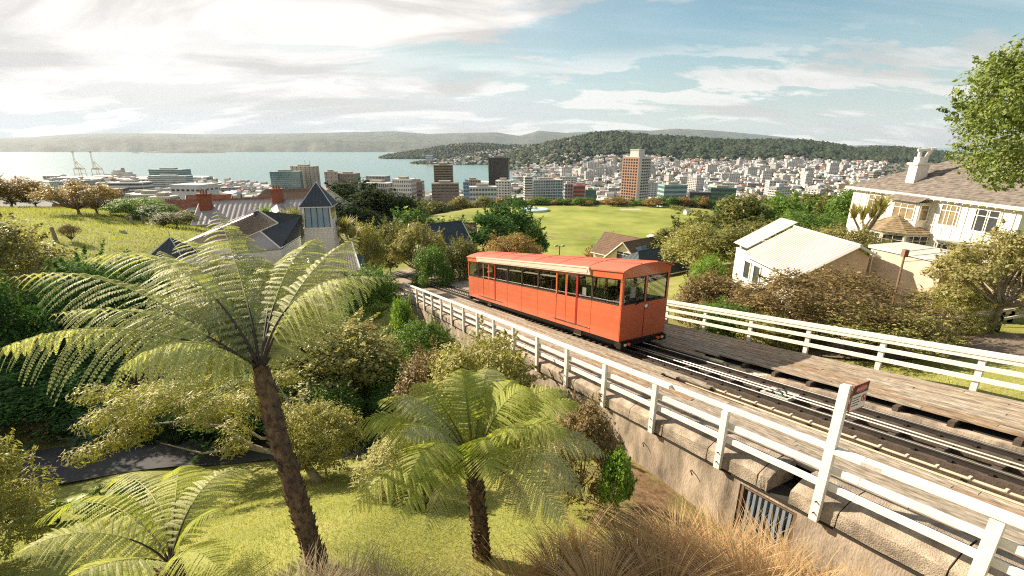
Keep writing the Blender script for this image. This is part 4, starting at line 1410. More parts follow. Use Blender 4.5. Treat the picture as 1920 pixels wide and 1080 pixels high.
plant_px('fine1', 'leaf_olive', 560, 26.0, 560, 130, 'shrub_tree', 'olive shrub beside the paved forecourt', 'shrub')

for (x, y, h_, lab) in ((-24.5, 18.0, 7.0, 'tall dark tree shading the outer end of the path'), (-19.5, 20.8, 6.2, 'tall dark tree shading the middle of the path'), (-29, 14, 7.5, 'tall dark tree beyond the bend of the path')):
    plant('fine2', 'leaf_dark', x, y, H(x, y), 6.0, h_, 'shade_tree', lab, 'tree')

# the leaning pale olive tree over the path
lt_b = gp(603, 13.6)
lt = thing('small_tree', 'pale olive tree with bare crooked limbs leaning out over the dark path', 'tree', lt_b)
cA = at(400, 770, 14.8)
lr = np.random.default_rng(77)
ncl = 60
cc = np.stack([lr.uniform(-3.6, 2.6, ncl), lr.uniform(-1.4, 1.6, ncl), lr.normal(0, .55, ncl)], -1) + cA
cc[:, 2] += .35 * (1 - ((cc[:, 0] - cA[0]) / 3.6) ** 2)
kk = lr.integers(0, ncl, 17000)
dd = unit(lr.normal(size=(17000, 3)))
pos = cc[kk] + dd * (.50 * lr.random((17000, 1)) ** .5) * np.array([1.2, 1, .62])
v_, q_ = leaf_quads(pos, unit(dd + np.array([0, 0, .7]) + lr.normal(size=dd.shape) * .4), .15 * (.6 + .8 * lr.random(17000)), lr, .22)
link('crown', np_mesh('crown', v_, q_, MATS['leaf_olive']), lt)
tm = MB()
b3 = Vector(lt_b)
f1 = Vector(at(572, 868, 13.9))
tm.tube([b3 - Vector((0, 0, .15)), b3.lerp(f1, .5) + Vector((-.05, 0, .05)), f1], [.17, .13, .11], 8)
for ends in (((520, 850, 14.2), (455, 838, 14.5), (380, 850, 14.7), (300, 830, 14.9)), ((540, 820, 14.3), (490, 822, 14.6), (440, 790, 14.9), (400, 760, 15)), ((560, 810, 14.3), (545, 760, 14.8), (520, 720, 15)), ((598, 830, 13.9), (590, 780, 14.2), (560, 740, 14.6)), ((470, 835, 14.4), (420, 800, 14.6), (340, 790, 14.8), (230, 800, 15))):
    pts = [f1] + [Vector(at(*e)) for e in ends]
    tm.tube(pts, [.085 - .07 * i / (len(pts) - 1) for i in range(len(pts))], 6, cap=False)
tm.build('trunk', mat('pale_bark', (0.30, 0.25, 0.18), 0.9, 0.3, 8, bump=.4), lt, smooth=True)
plant_px('fine3', 'leaf_olive', 612, 14.6, 735, 150, 'small_tree', 'upright pale olive small tree beside the fern trunk at the lawn edge', 'tree', bark='pale_bark')
plant_px('narrow', 'leaf_olive', 770, 12.2, 790, 190, 'small_tree', 'small fine leaved tree half hidden behind the short tree fern', 'tree')

# right of the line
plant_px('twiggy', 'leaf_bronze', 1545, 19.0, 500, 350, 'shrub_tree', 'large twiggy brown bush between the walkway fence and the white shed', 'shrub', wy=5.5)
plant_px('twiggy', 'leaf_olive', 1620, 17.5, 560, 250, 'shrub_tree', 'lower olive twiggy bush in front of the block wall', 'shrub', wy=4)
plant_px('narrow', 'leaf_olive', 1460, 20.5, 585, 150, 'shrub_tree', 'greenish bush behind the walkway fence next to the twiggy bush', 'shrub')
plant_px('fine1', 'leaf_bronze', 1330, 24.5, 505, 150, 'shrub_tree', 'rusty green rounded bush beside the red car nose', 'shrub')
plant_px('fine2', 'leaf_bronze', 1405, 22.5, 530, 120, 'shrub_tree', 'bare brownish bush under the white shed wall', 'shrub')
plant_px('narrow', 'leaf_bright', 1320, 34, 472, 80, 'shrub_tree', 'bright green bush below the timber garden wall', 'shrub')
plant_px('mid1', 'leaf_olive', 1315, 48, 418, 150, 'garden_tree', 'grey-olive broad tree above the bright green bush', 'tree')
plant_px('mid2', 'leaf_hedge', 1420, 44, 408, 190, 'garden_tree', 'olive tree hiding the end of the small white cottage', 'tree')
plant_px('fine3', 'leaf_yellow', 1572, 36, 418, 150, 'garden_tree', 'yellow-green tree behind the white corrugated shed roof', 'tree')
plant_px('mid4', 'leaf_green', 1510, 52, 395, 150, 'garden_tree', 'green tree behind the yellow tree near the big white house', 'tree')
plant_px('mid1', 'leaf_hedge', 1445, 75, 382, 170, 'garden_tree', 'wide olive tree in front of the low chimneyed roof', 'tree')
plant_px('fine1', 'leaf_green', 1622, 34, 455, 90, 'garden_tree', 'leafy green bush beside the conservatory of the big house', 'shrub')
plant_px('mid2', 'leaf_hedge', 1545, 90, 360, 160, 'garden_tree', 'dark olive tree on the skyline left of the big house', 'tree')
plant_px('mid1', 'leaf_green', 1470, 120, 362, 180, 'garden_tree', 'spreading green tree in front of the pale town blocks', 'tree')
plant_px('fineumb', 'leaf_yellow', 1850, 19.0, 428, 245, 'small_tree', 'yellow-olive tree with sinuous pale trunk above the lower white rail fence', 'tree', bark='pale_bark', wy=4.5)
plant_px('fine2', 'leaf_yellow', 1935, 20.0, 440, 190, 'small_tree', 'yellow-olive bushy tree against the big house end', 'tree', bark='pale_bark')
plant_px('narrow', 'leaf_olive', 1770, 19.5, 520, 130, 'shrub_tree', 'drooping olive shrub hanging over the block wall corner', 'shrub', sink=0.0)
# pohutukawa reaching in from the right
pk = plant('big', 'leaf_pohutukawa', *[float(c) for c in (26.4, 20.6, H(26.4, 20.6))], 12.0, 12.9, 'pohutukawa_tree', 'big glossy green tree reaching into view above the tiled roof', 'tree', rot=0.4, bark='bark_dark')

# middle distance
mids = [
    ('mid2', 'leaf_hedge', 735, 60, 410, 95, 'olive rounded tree left of the track bend'), ('mid3', 'leaf_yellow', 790, 52, 412, 105, 'yellow-green tree with visible pale limbs above the track bend'),
    ('mid4', 'leaf_olive', 690, 50, 412, 75, 'loose olive tree behind the turret'), ('mid1', 'leaf_green', 812, 46, 455, 80, 'small green tree behind the far white fence'), ('mid1', 'leaf_hedge', 870, 50, 440, 80, 'olive bush on the bank above the car roof'),
    ('mid2', 'leaf_dark', 905, 95, 398, 115, 'dark rounded tree in front of the playing field'), ('mid1', 'leaf_dark', 955, 105, 372, 120, 'darker taller tree at the near corner of the playing field'),
    ('mid1', 'leaf_gold', 960, 72, 437, 125, 'golden brown dome-shaped tree above the car roof'), ('mid4', 'leaf_green', 1000, 100, 415, 60, 'leafy dark tree at the edge of the playing field grass'),
    ('mid4', 'leaf_green', 1145, 85, 437, 70, 'green tree beside the brown gabled roof'), ('mid1', 'leaf_gold', 1115, 80, 462, 60, 'rusty low hedge tree beside the brown roof'),
    ('mid1', 'leaf_conifer', 655, 120, 338, 150, 'big dark tree directly behind the turret'), ('mid2', 'leaf_conifer', 705, 115, 352, 150, 'big dark tree between turret and town'), ('mid1', 'leaf_conifer', 750, 112, 362, 95, 'dark tree at the right end of the dark clump'),
    ('mid2', 'leaf_conifer', 690, 95, 392, 110, 'dark lower tree in the clump behind the turret'), ('mid4', 'leaf_hedge', 640, 62, 440, 60, 'olive shrub close behind the turret'),
    ('mid4', 'leaf_green', 1290, 62, 440, 90, 'green bushy tree by the brown gabled roof end'), ('mid1', 'leaf_olive', 1275, 75, 430, 80, 'olive tree at the near edge of the second field'),
]
for kind, lf, px, D, pt_, w_, lab in mids:
    plant_px(kind, lf, px, D, pt_, w_, 'garden_tree', lab, 'tree')
for px, D, pt_, w_, lf, kind, lab in [
    (150, 62, 337, 130, 'leaf_gold', 'open1', 'autumn gold multi-stemmed tree on the crest of the grassy hill'), (182, 66, 345, 90, 'leaf_gold', 'open1', 'thinner golden tree close behind the multi-stemmed one'),
    (20, 72, 330, 120, 'leaf_gold', 'mid4', 'rusty autumn tree at the end of the grassy hill'), (70, 78, 343, 90, 'leaf_hedge', 'mid1', 'olive tree among the autumn trees on the hill'), (-40, 70, 345, 120, 'leaf_gold', 'mid2', 'golden brown tree at the outer end of the hill row'),
    (135, 42, 418, 36, 'leaf_bronze', 'twiggy', 'small leafless bush on the grass beside a bollard'), (220, 80, 372, 70, 'leaf_hedge', 'mid1', 'low olive hedge bush below the long red roof'),
    (255, 70, 392, 100, 'leaf_bright', 'mid2', 'light green hedge bush at the top edge of the grass'), (300, 68, 398, 90, 'leaf_green', 'mid1', 'green hedge bush beside the fence stumps'), (330, 60, 408, 80, 'leaf_hedge', 'mid4', 'grey-green hedge bush at the corner of the grass'),
    (365, 72, 392, 70, 'leaf_hedge', 'mid1', 'olive bush in front of the chimneyed white house'), (505, 62, 385, 40, 'leaf_bright', 'mid1', 'bright green small tree in front of the grey gabled house'), (550, 66, 388, 60, 'leaf_olive', 'mid4', 'olive bush between grey house and turret')]:
    plant_px(kind, lf, px, D, pt_, w_, 'hill_tree', lab, 'tree')

# tree belt behind the playing field, gardens on the slope
belt_r = random.Random(4)
BELT = {'leaf_hedge': 'olive tree in the belt along the far side of the playing field', 'leaf_gold': 'rust-gold tree in the belt along the far side of the playing field', 'leaf_green': 'green tree in the belt along the far side of the playing field', 'leaf_dark': 'dark tree in the belt along the far side of the playing field'}
for k in range(110):
    f = k / 109
    px = 770 + f * 870 + belt_r.uniform(-6, 6)
    D = 318 + belt_r.uniform(-6, 16) - 40 * max(0, (px - 1380) / 260) ** 1.0 - 45 * max(0, (860 - px) / 90)
    pt_ = 373 + belt_r.uniform(-6, 6) + (4 if px < 860 else 0)
    lf = belt_r.choices(('leaf_hedge', 'leaf_gold', 'leaf_green', 'leaf_dark'), (5, 4, 3, 2))[0]
    near = 'towards the town steps' if px < 920 else 'behind the round fountain' if px < 1060 else 'in front of the red and green blocks' if px < 1150 else 'at the foot of the terracotta tower' if px < 1235 else 'below the turquoise glass block' if px < 1310 else 'below the dark green block' if px < 1400 else 'beyond the second field'
    plant_px(belt_r.choice(('far1', 'far2', 'far3')), lf, px, D, pt_, belt_r.uniform(26, 44), 'belt_tree', BELT[lf].replace('along the far side of the playing field', 'by the field ' + near), 'tree', 'trees along the far side of the playing field')
SL_ = {'leaf_hedge': 'olive garden tree on the slope between the houses and the town', 'leaf_green': 'green garden tree on the slope between the houses and the town', 'leaf_dark': 'dark garden tree on the slope between the houses and the town'}
for k in range(70):
    while True:
        px, D = belt_r.uniform(1250, 1640), belt_r.uniform(60, 260)
        if px > 1350 or D < 90:
            break
    lf = belt_r.choices(('leaf_hedge', 'leaf_green', 'leaf_dark'), (5, 3, 2))[0]
    x, y, z = gp(px, D)
    if ((x - 45) / 100) ** 2 + ((y - 238) / 86) ** 2 < 1:
        continue
    plant(belt_r.choice(('far1', 'far2', 'mid4')), lf, x, y, z, belt_r.uniform(6, 11), belt_r.uniform(4, 7.5), 'slope_tree', SL_[lf], 'tree', 'garden trees on the slope')
ML_ = {'leaf_hedge': 'olive tree on the slope behind the dark clump', 'leaf_conifer': 'dark tree on the slope behind the dark clump', 'leaf_green': 'green tree on the slope behind the dark clump'}
for k in range(34):
    px, D = belt_r.uniform(600, 880), belt_r.uniform(90, 230)
    lf = belt_r.choice(list(ML_))
    x, y, z = gp(px, D)
    if ((x - 45) / 100) ** 2 + ((y - 238) / 86) ** 2 < 1.02:
        continue
    plant(belt_r.choice(('far1', 'far2', 'far3')), lf, x, y, z, belt_r.uniform(8, 13), belt_r.uniform(5, 9), 'slope_tree', ML_[lf], 'tree', 'trees on the slope behind the dark clump')

# ---- strap-leaved and tussock plants


def blade_clump(name, n, length, width, arch, spread, seed, lm, seg=4, up=1.0):
    r = np.random.default_rng(seed)
    an = r.random(n) * 6.283
    ln = length * (.55 + .6 * r.random(n))
    lean = arch * (.35 + .9 * r.random(n))
    b0 = np.stack([np.cos(an), np.sin(an), np.zeros(n)], -1) * (spread * r.random(n) ** .5)[:, None]
    d = np.stack([np.cos(an + r.normal(0, .35, n)), np.sin(an + r.normal(0, .35, n)), np.zeros(n)], -1)
    sd = np.stack([-d[:, 1], d[:, 0], d[:, 2]], -1)
    V = []
    for k in range(seg + 1):
        f = k / seg
        p = b0 + d * (ln * lean * f ** 1.6)[:, None] + np.array([0, 0, 1.0]) * (ln * up * (f - lean * .55 * f ** 2.4))[:, None]
        w = width * (1 - f) ** .6 * .5 + .0012
        V += [p + sd * w, p - sd * w]
    V = np.stack(V, 1)
    m = 2 * (seg + 1)
    Q = np.concatenate([np.arange(n)[:, None] * m + np.array([2 * k, 2 * k + 1, 2 * k + 3, 2 * k + 2]) for k in range(seg)])
    me = np_mesh(name, V.reshape(-1, 3), Q, lm)
    return me


leafmat('tussock_straw', (0.345, 0.218, 0.092), (0.713, 0.517, 0.276), 0.6, 0.25, through=(1.35, 1.2, .85))
leafmat('tussock_brown', (0.213, 0.131, 0.053), (0.525, 0.344, 0.156), 0.6, 0.25, through=(1.35, 1.2, .85))
leafmat('tussock_pale', (0.34, 0.26, 0.15), (0.55, 0.45, 0.28), 0.6, 0.25, through=(1.35, 1.2, .85))
leafmat('strap_dark', (0.015, 0.04, 0.012), (0.06, 0.11, 0.03), 0.35, 0.2)
leafmat('strap_light', (0.12, 0.16, 0.03), (0.32, 0.36, 0.10), 0.4, 0.3)
TUS = [blade_clump('tussock_%d' % i, 650, 1.2, .012, .95, .16, 40 + i, MATS['tussock_straw'], seg=5) for i in range(3)]
STR = [blade_clump('strap_%d' % i, 60, .75, .035, .75, .12, 60 + i, MATS['strap_dark']) for i in range(3)]
SPK = blade_clump('spiky', 70, .8, .045, .5, .08, 70, MATS['strap_light'])


def put(me, name, label, cat, loc, sc, m_=None, group=None, rz=None):
    o = bpy.data.objects.new(name, me)
    COL.objects.link(o)
    o.location = loc
    o.rotation_euler[2] = random.uniform(0, 6.28) if rz is None else rz
    o.scale = (sc, sc, sc) if isinstance(sc, (int, float)) else sc
    if m_:
        o.material_slots[0].link = 'OBJECT'
        o.material_slots[0].material = MATS[m_]
    return tag(o, label, cat, group)


for i, (px, D, sc, m_) in enumerate([(985, 7.2, .8, 'tussock_brown'), (1050, 7.6, .85, 'tussock_brown'), (1085, 8.3, .75, 'tussock_straw'), (1120, 7.0, 1.0, 'tussock_straw'), (1195, 7.7, 1.0, 'tussock_brown'), (1240, 7.0, 1.1, 'tussock_brown'), (1265, 8.4, 1.0, 'tussock_straw'),
                                     (1330, 7.7, 1.25, 'tussock_straw'), (1360, 8.4, 1.2, 'tussock_straw'), (1400, 7.1, 1.3, 'tussock_straw'), (1440, 7.9, 1.15, 'tussock_straw'), (1470, 7.0, 1.3, 'tussock_straw'), (1540, 6.7, 1.25, 'tussock_straw'), (1620, 6.4, 1.2, 'tussock_straw'),
                                     (590, 6.3, .75, 'tussock_pale'), (650, 6.5, .75, 'tussock_pale'), (710, 6.4, .8, 'tussock_pale'), (770, 6.6, .7, 'tussock_pale'), (540, 6.2, .65, 'tussock_pale'), (850, 6.5, .7, 'tussock_straw'), (910, 6.4, .85, 'tussock_straw')]):
    x, y, z = gp(px, D)
    lab = {'tussock_brown': 'dark brown arching tussock grass clump below the concrete wall', 'tussock_straw': 'straw coloured arching tussock grass clump in the bed by the wall', 'tussock_pale': 'pale dry grass tuft in front of the tall fern trunk'}[m_]
    put(TUS[i % 3], 'tussock_grass', lab, 'grass clump', (x, y, z - .04), sc, m_, 'tussock grass clumps')
for px, D in ((1215, 6.7), (1262, 6.6), (1045, 7.4)):
    x, y, z = gp(px, D)
    put(SPK, 'flax_plant', 'light green upright strap leaves among the brown tussocks', 'plant', (x, y, z), .8, 'strap_light' if px > 1100 else 'strap_dark', 'green strap plants among the tussocks')
for k in range(34):
    px = 150 + k * 17.5 + random.uniform(-6, 6)
    x, y, z = gp(px, 17.9 + random.uniform(-.3, .4))
    put(STR[k % 3], 'agapanthus', 'dark strappy leaved clump lining the far edge of the path', 'plant', (x, y, z - .03), random.uniform(.9, 1.3), None, 'strappy clumps along the path')
x, y, z = gp(1437, 16.6)
put(SPK, 'cabbage_plant', 'spiky pale green rosette behind the walkway fence', 'plant', (x, y, z + .3), 1.0, 'strap_light')
for px, D, sc in ((1755, 17.4, 1.6), (1790, 17.2, 1.5)):
    x, y, z = gp(px, D)
    put(STR[1], 'flax_plant', 'dark bronze flax clump at the foot of the block wall', 'plant', (x, y, z), sc, 'leaf_bronze', 'dark flax clumps')
for px, D, sc in ((1835, 12.6, .5), (1690, 13.6, .45), (1500, 15.2, .5), (1580, 14.6, .5), (1400, 16.8, .5)):
    x, y, z = gp(px, D)
    put(STR[2], 'weed_clump', 'small green weed clump beside the plank walkway', 'plant', (x, y, z), sc, 'strap_light', 'weeds beside the walkway')


def cabbage_tree(px, D, pyt, label):
    x, y, z = gp(px, D)
    top = at(px, pyt, D)[2]
    t_ = thing('cabbage_tree', label, 'tree', (x, y, z))
    mb = MB()
    r = random.Random(int(px))
    heads = []
    f = Vector((x, y, z + (top - z) * .45))
    mb.tube([(x, y, z - .2), (x + .1, y, z + (top - z) * .25), f], [.22, .18, .16], 7)
    for k in range(7):
        e = Vector((x + r.uniform(-1.5, 1.5), y + r.uniform(-1.2, 1.2), top - r.uniform(.3, 1.5)))
        mb.tube([f, f.lerp(e, .5) + Vector((r.uniform(-.2, .2), 0, .15)), e], [.11, .09, .07], 5)
        heads.append(e)
    mb.build('trunk', MATS['pale_bark'], t_)
    for e in heads:
        o = bpy.data.objects.new('leaf_head', SPK)
        COL.objects.link(o)
        o.parent = t_
        o.location = e - Vector((x, y, z)) - Vector((0, 0, .1))
        o.scale = (2.0, 2.0, 1.7)
        o.rotation_euler[2] = r.uniform(0, 6)
        o.material_slots[0].link = 'OBJECT'
        o.material_slots[0].material = MATS['leaf_yellow']


cabbage_tree(1597, 38, 372, 'cabbage tree with spiky heads beside the big white house')
cabbage_tree(672, 46, 412, 'cabbage tree with spiky heads right of the turret')

# gunnera-like broad leaves by the path
for i, (px, D, s_) in enumerate([(205, 13.6, .8), (235, 13.2, 1.0), (165, 13.0, .8), (110, 12.6, .8), (60, 12.4, .8), (262, 13.5, .6)]):
    x, y, z = gp(px, D)
    t_ = thing('broadleaf_plant', 'large leaved plant on the lawn edge beside the dark path', 'plant', (x, y, z), 'large leaved plants by the path')
    r = random.Random(i)
    for k in range(9):
        an = r.uniform(0, 6.28)
        c = Vector((x, y, z)) + Vector((math.cos(an), math.sin(an), 0)) * r.uniform(.1, .55) * s_
        hh = r.uniform(.3, .75) * s_
        c.z = z + hh
        tilt = Vector((math.cos(an) * .5, math.sin(an) * .5, .9)).normalized()
        a1 = tilt.cross(Vector((0, 0, 1))).normalized()
        a2 = tilt.cross(a1)
        rad = r.uniform(.2, .34) * s_
        ring = [c + (a1 * math.cos(j * .5712) + a2 * math.sin(j * .5712)) * rad * (1 if j % 2 else .8) - tilt * .05 for j in range(11)]
        mb = MB().add([c + tilt * .02] + ring, [(0, j + 1, (j + 1) % 11 + 1) for j in range(11)])
        mb.tube([(x, y, z - .05), c], [.018, .012], 4)
        mb.build('leaf', MATS['leaf_bright'] if k % 3 == 0 else MATS['leaf_green'], t_)

# ---- grass
leafmat('grass_blade', (0.17, 0.215, 0.04), (0.52, 0.49, 0.17), 0.5, 0.32, .7)


def grass(name, x0, x1, y0, y1, n, ln, wd, seed, keep):
    r = np.random.default_rng(seed)
    x, y = r.uniform(x0, x1, n), r.uniform(y0, y1, n)
    k = keep(x, y)
    x, y = x[k], y[k]
    z = Hn(x, y)
    z = z + 0.05 * np.sin(x * 1.7 + 1.3 * np.sin(y * 0.9)) - .012
    m = len(x)
    an = r.random(m) * 6.283
    L = ln * (.5 + r.random(m))
    d = np.stack([np.cos(an), np.sin(an), np.zeros(m)], -1)
    p = np.stack([x, y, z], -1)
    w = d[:, [1, 0, 2]] * np.array([-1, 1, 0]) * wd * .5
    tip = p + d * (L * r.uniform(.1, .8, m))[:, None] + np.array([0, 0, 1.0]) * (L * r.uniform(.5, 1, m))[:, None]
    V = np.stack([p - w, p + w, tip], 1).reshape(-1, 3)
    o = link(name, np_mesh(name, V, np.arange(3 * m).reshape(-1, 3), MATS['grass_blade']), kind='stuff')
    tag(o, 'short sunlit grass of the lawn' if ln < .2 else 'rough grass on the open hillside', 'grass')
    return o


grass('lawn_grass', -14, 5.0, 4.5, 13.5, 130000, .085, .012, 1, lambda x, y: (y < 12.6 - .06 * x * (x < 0) * 0 - (x < -8) * (-8 - x) * .32) & (np.hypot((x - 3.4) / 1.3, (y - 9.6) / 2.3) > 1) & (x < 4.6 - (y - 9.0) * .48))
grass('hill_grass', -75, -24, 28, 75, 70000, .32, .05, 2, lambda x, y: (y > 30 + (x + 30) * -.25))
grass('verge_grass', 9, 30, 6, 22, 26000, .16, .02, 3, lambda x, y: ((x - A0[0]) * LA[0] + (y - A0[1]) * LA[1] > 5.5) & ((x - A0[0]) * LA[0] + (y - A0[1]) * LA[1] < 7.4))

# ---- undergrowth filling the banks
ur = random.Random(17)
UG = {'leaf_olive': 'low olive undergrowth bush on the bank between the path and the museum', 'leaf_green': 'low green undergrowth bush on the bank between the path and the museum', 'leaf_dark': 'low dark undergrowth bush on the bank between the path and the museum', 'leaf_bronze': 'low bronze undergrowth bush on the bank between the path and the museum', 'leaf_bright': 'low bright green undergrowth bush on the bank between the path and the museum'}
for k in range(64):
    px, D = ur.uniform(-60, 860), ur.uniform(18.6, 30)
    if px < 330 and D > 25:
        continue
    if px > 640 and D < 20:
        continue
    lf = ur.choices(list(UG), (5, 3, 2, 2, 1))[0]
    x, y, z = gp(px, D)
    lat = (x - A0[0]) * LA[0] + (y - A0[1]) * LA[1]
    if lat > -4.6:
        continue
    w = ur.uniform(2.0, 3.6)
    plant(ur.choice(('fine1', 'fine2', 'narrow', 'fine3')), lf, x, y, z, w, ur.uniform(1.2, 2.3), 'undergrowth_bush', UG[lf], 'shrub', 'undergrowth bushes on the bank')
UR = {'leaf_olive': 'low olive bush on the slope between the walkway fence and the shed', 'leaf_green': 'low green bush on the slope between the walkway fence and the shed', 'leaf_bronze': 'low bronze bush on the slope between the walkway fence and the shed'}
for k in range(46):
    s_, la_ = ur.uniform(-2, 42), ur.uniform(6.4, 13)
    lf = ur.choices(list(UR), (4, 3, 3))[0]
    x, y = T(s_, la_, 0)[:2]
    if x > 14.6 and y < 31:
        continue
    plant(ur.choice(('fine1', 'fine2', 'narrow')), lf, x, y, H(x, y), ur.uniform(2.0, 3.6), ur.uniform(1.1, 2.2), 'undergrowth_bush', UR[lf], 'shrub', 'bushes between fence and shed')

# ------------------------------------------------------------------ roofs and houses
def V3(p):
    return Vector([float(c) for c in p])


def plane_frame(A, B, D):
    A, B, D = V3(A), V3(B), V3(D)
    e = (B - A).normalized()
    n_ = e.cross(D - A).normalized()
    if n_.z < 0:
        n_ = -n_
    up = (D - A) - e * (D - A).dot(e)
    return A, e, up.normalized(), n_


def limits(A, B, C, D):
    A_, e, up, n_ = plane_frame(A, B, D)
    ln = (V3(B) - A_).length
    xD, hD = (V3(D) - A_).dot(e), (V3(D) - A_).dot(up)
    xC = (V3(C) - A_).dot(e)
    return A_, e, up, n_, ln, xD, xC, hD


def ribbed(A, B, C, D, pitch=.2, amp=.02):
    """corrugated sheet roof plane: eave A-B, ridge D-C, ribs running up the slope"""
    A_, e, up, n_, ln, xD, xC, hD = limits(A, B, C, D)
    mb = MB()
    k = max(4, int(ln / pitch * 4))
    vs_, fs_ = [], []
    for i in range(k + 1):
        x = ln * i / k
        h = hD
        if xD > 1e-6:
            h = min(h, x * hD / xD)
        if ln - xC > 1e-6:
            h = min(h, (ln - x) * hD / (ln - xC))
        o = n_ * (amp * (0, 1, 1, 0)[i % 4])
        x2 = x
        if x < 0:
            x2 = 0
        lo = A_ + e * x2 + o
        x3 = x
        if xD < -1e-6:                       # plane leaning outwards on that side
            x3 = x + xD * (1 - x / ln)
        vs_ += [lo, A_ + e * x3 + up * max(h, 0.0) + o]
    for i in range(k):
        fs_.append((2 * i, 2 * i + 2, 2 * i + 3, 2 * i + 1))
    mb.add(vs_, fs_)
    return mb


def coursed(A, B, C, D, ch=.32, amp=.035):
    """tiled roof plane in overlapping courses"""
    A_, e, up, n_, ln, xD, xC, hD = limits(A, B, C, D)
    mb = MB()
    k = max(2, int(hD / ch))
    for i in range(k):
        h0, h1 = hD * i / k, hD * (i + 1) / k
        l0, r0 = xD * h0 / hD, ln - (ln - xC) * h0 / hD
        l1, r1 = xD * h1 / hD, ln - (ln - xC) * h1 / hD
        p = [A_ + e * l0 + up * h0, A_ + e * r0 + up * h0, A_ + e * r0 + up * h0 + n_ * amp, A_ + e * l0 + up * h0 + n_ * amp, A_ + e * r1 + up * h1 + n_ * .004, A_ + e * l1 + up * h1 + n_ * .004]
        mb.add(p, [(0, 1, 2, 3), (3, 2, 4, 5)])
    return mb


def slab(A, B, C, D, th=.08):
    A, B, C, D = map(V3, (A, B, C, D))
    n_ = (B - A).cross(D - A).normalized()
    if n_.z < 0:
        n_ = -n_
    pts = [A, B, C, D]
    return MB().hexa([p - n_ * th for p in pts] + pts)


class Fr:
    """building frame: u along the front, v to the back, z up from the base"""

    def __init__(self, x, y, z, yaw):
        self.x, self.y, self.z, self.c, self.s = x, y, z, math.cos(yaw), math.sin(yaw)

    def __call__(self, u, v, z):
        return (self.x + u * self.c - v * self.s, self.y + u * self.s + v * self.c, self.z + z)


white_wall = mat('white_weatherboard', (0.74, 0.70, 0.62), 0.7, 0.06, 1.5)
cream_wall = mat('cream_render', (0.66, 0.56, 0.44), 0.85, 0.12, 1.2, bump=.2)
pink_wall = mat('pink_stucco', (0.62, 0.47, 0.37), 0.9, 0.12, 2.0, bump=.4, bscale=40)
tan_wall = mat('tan_render', (0.48, 0.40, 0.30), 0.85, 0.12, 1.2)
grey_iron = mat('grey_corrugated_iron', (0.36, 0.31, 0.30), 0.42, 0.12, .9, spec=.5)
dark_iron = mat('slate_and_shade_iron', (0.045, 0.055, 0.068), 0.62, 0.15, .9, spec=.35)  # slate roofs, and the museum's grey iron where shade is coloured in
white_iron = mat('white_corrugated_iron', (0.62, 0.585, 0.53), 0.5, 0.08, .8, spec=.4)
red_tile = mat('red_brown_tile', (0.26, 0.085, 0.05), 0.85, 0.25, 1.2, col2=(0.33, 0.13, 0.08))
brown_tile = mat('brown_tile', (0.135, 0.115, 0.095), 0.9, 0.28, 2.6, col2=(0.22, 0.19, 0.16), bump=.3)
choc_tile = mat('chocolate_tile', (0.17, 0.105, 0.065), 0.85, 0.25, 1.6)
moss_tile = mat('mossy_tile', (0.17, 0.135, 0.075), 0.9, 0.3, 3.0, col2=(0.30, 0.22, 0.13))
brick_m = mat('red_brick', (0.27, 0.09, 0.05), 0.9, 0.3, 9, bump=.3)
trim = mat('white_trim', (0.78, 0.74, 0.66), 0.55, 0.04)
dark_glass = mat('dark_window', (0.045, 0.05, 0.05), 0.08, 0.3, 1.0, spec=.8)
warm_glass = mat('curtained_window', (0.22, 0.17, 0.10), 0.12, 0.35, 1.4, spec=.7)
sky_glass = mat('sloping_glazing', (0.16, 0.24, 0.28), 0.06, 0.25, 1.6, spec=1.0)


def window(fr, parent, u0, u1, z0, z1, v, nm=2, transom=.28, glassm=None, out=-1, axis='v', fw=.07):
    """casement window with frame, mullions and panes on plane v (or u when axis='u'); out = outward sign"""
    def bx(mb, a0, a1, d0, d1, c0, c1):
        d0, d1 = sorted((v + out * d0, v + out * d1))
        return mb.box(a0, a1, d0, d1, c0, c1) if axis == 'v' else mb.box(d0, d1, a0, a1, c0, c1)
    f = MB(fr)
    bx(f, u0 - fw, u0, .0, .07, z0 - fw, z1 + fw)
    bx(f, u1, u1 + fw, .0, .07, z0 - fw, z1 + fw)
    bx(f, u0, u1, .0, .07, z1, z1 + fw)
    bx(f, u0, u1, .0, .11, z0 - fw, z0)
    w = (u1 - u0) / nm
    for i in range(1, nm):
        bx(f, u0 + w * i - fw * .4, u0 + w * i + fw * .4, .0, .06, z0, z1)
    zt = z1 - (z1 - z0) * transom
    if transom:
        bx(f, u0, u1, .0, .058, zt - fw * .35, zt + fw * .35)
    wo_ = f.build('window', trim, parent)
    for i in range(nm):
        a0, a1 = u0 + w * i, u0 + w * (i + 1)
        bx(MB(fr), a0, a1, .012, .022, z0, z1).build('pane', glassm or dark_glass, wo_)
    return wo_


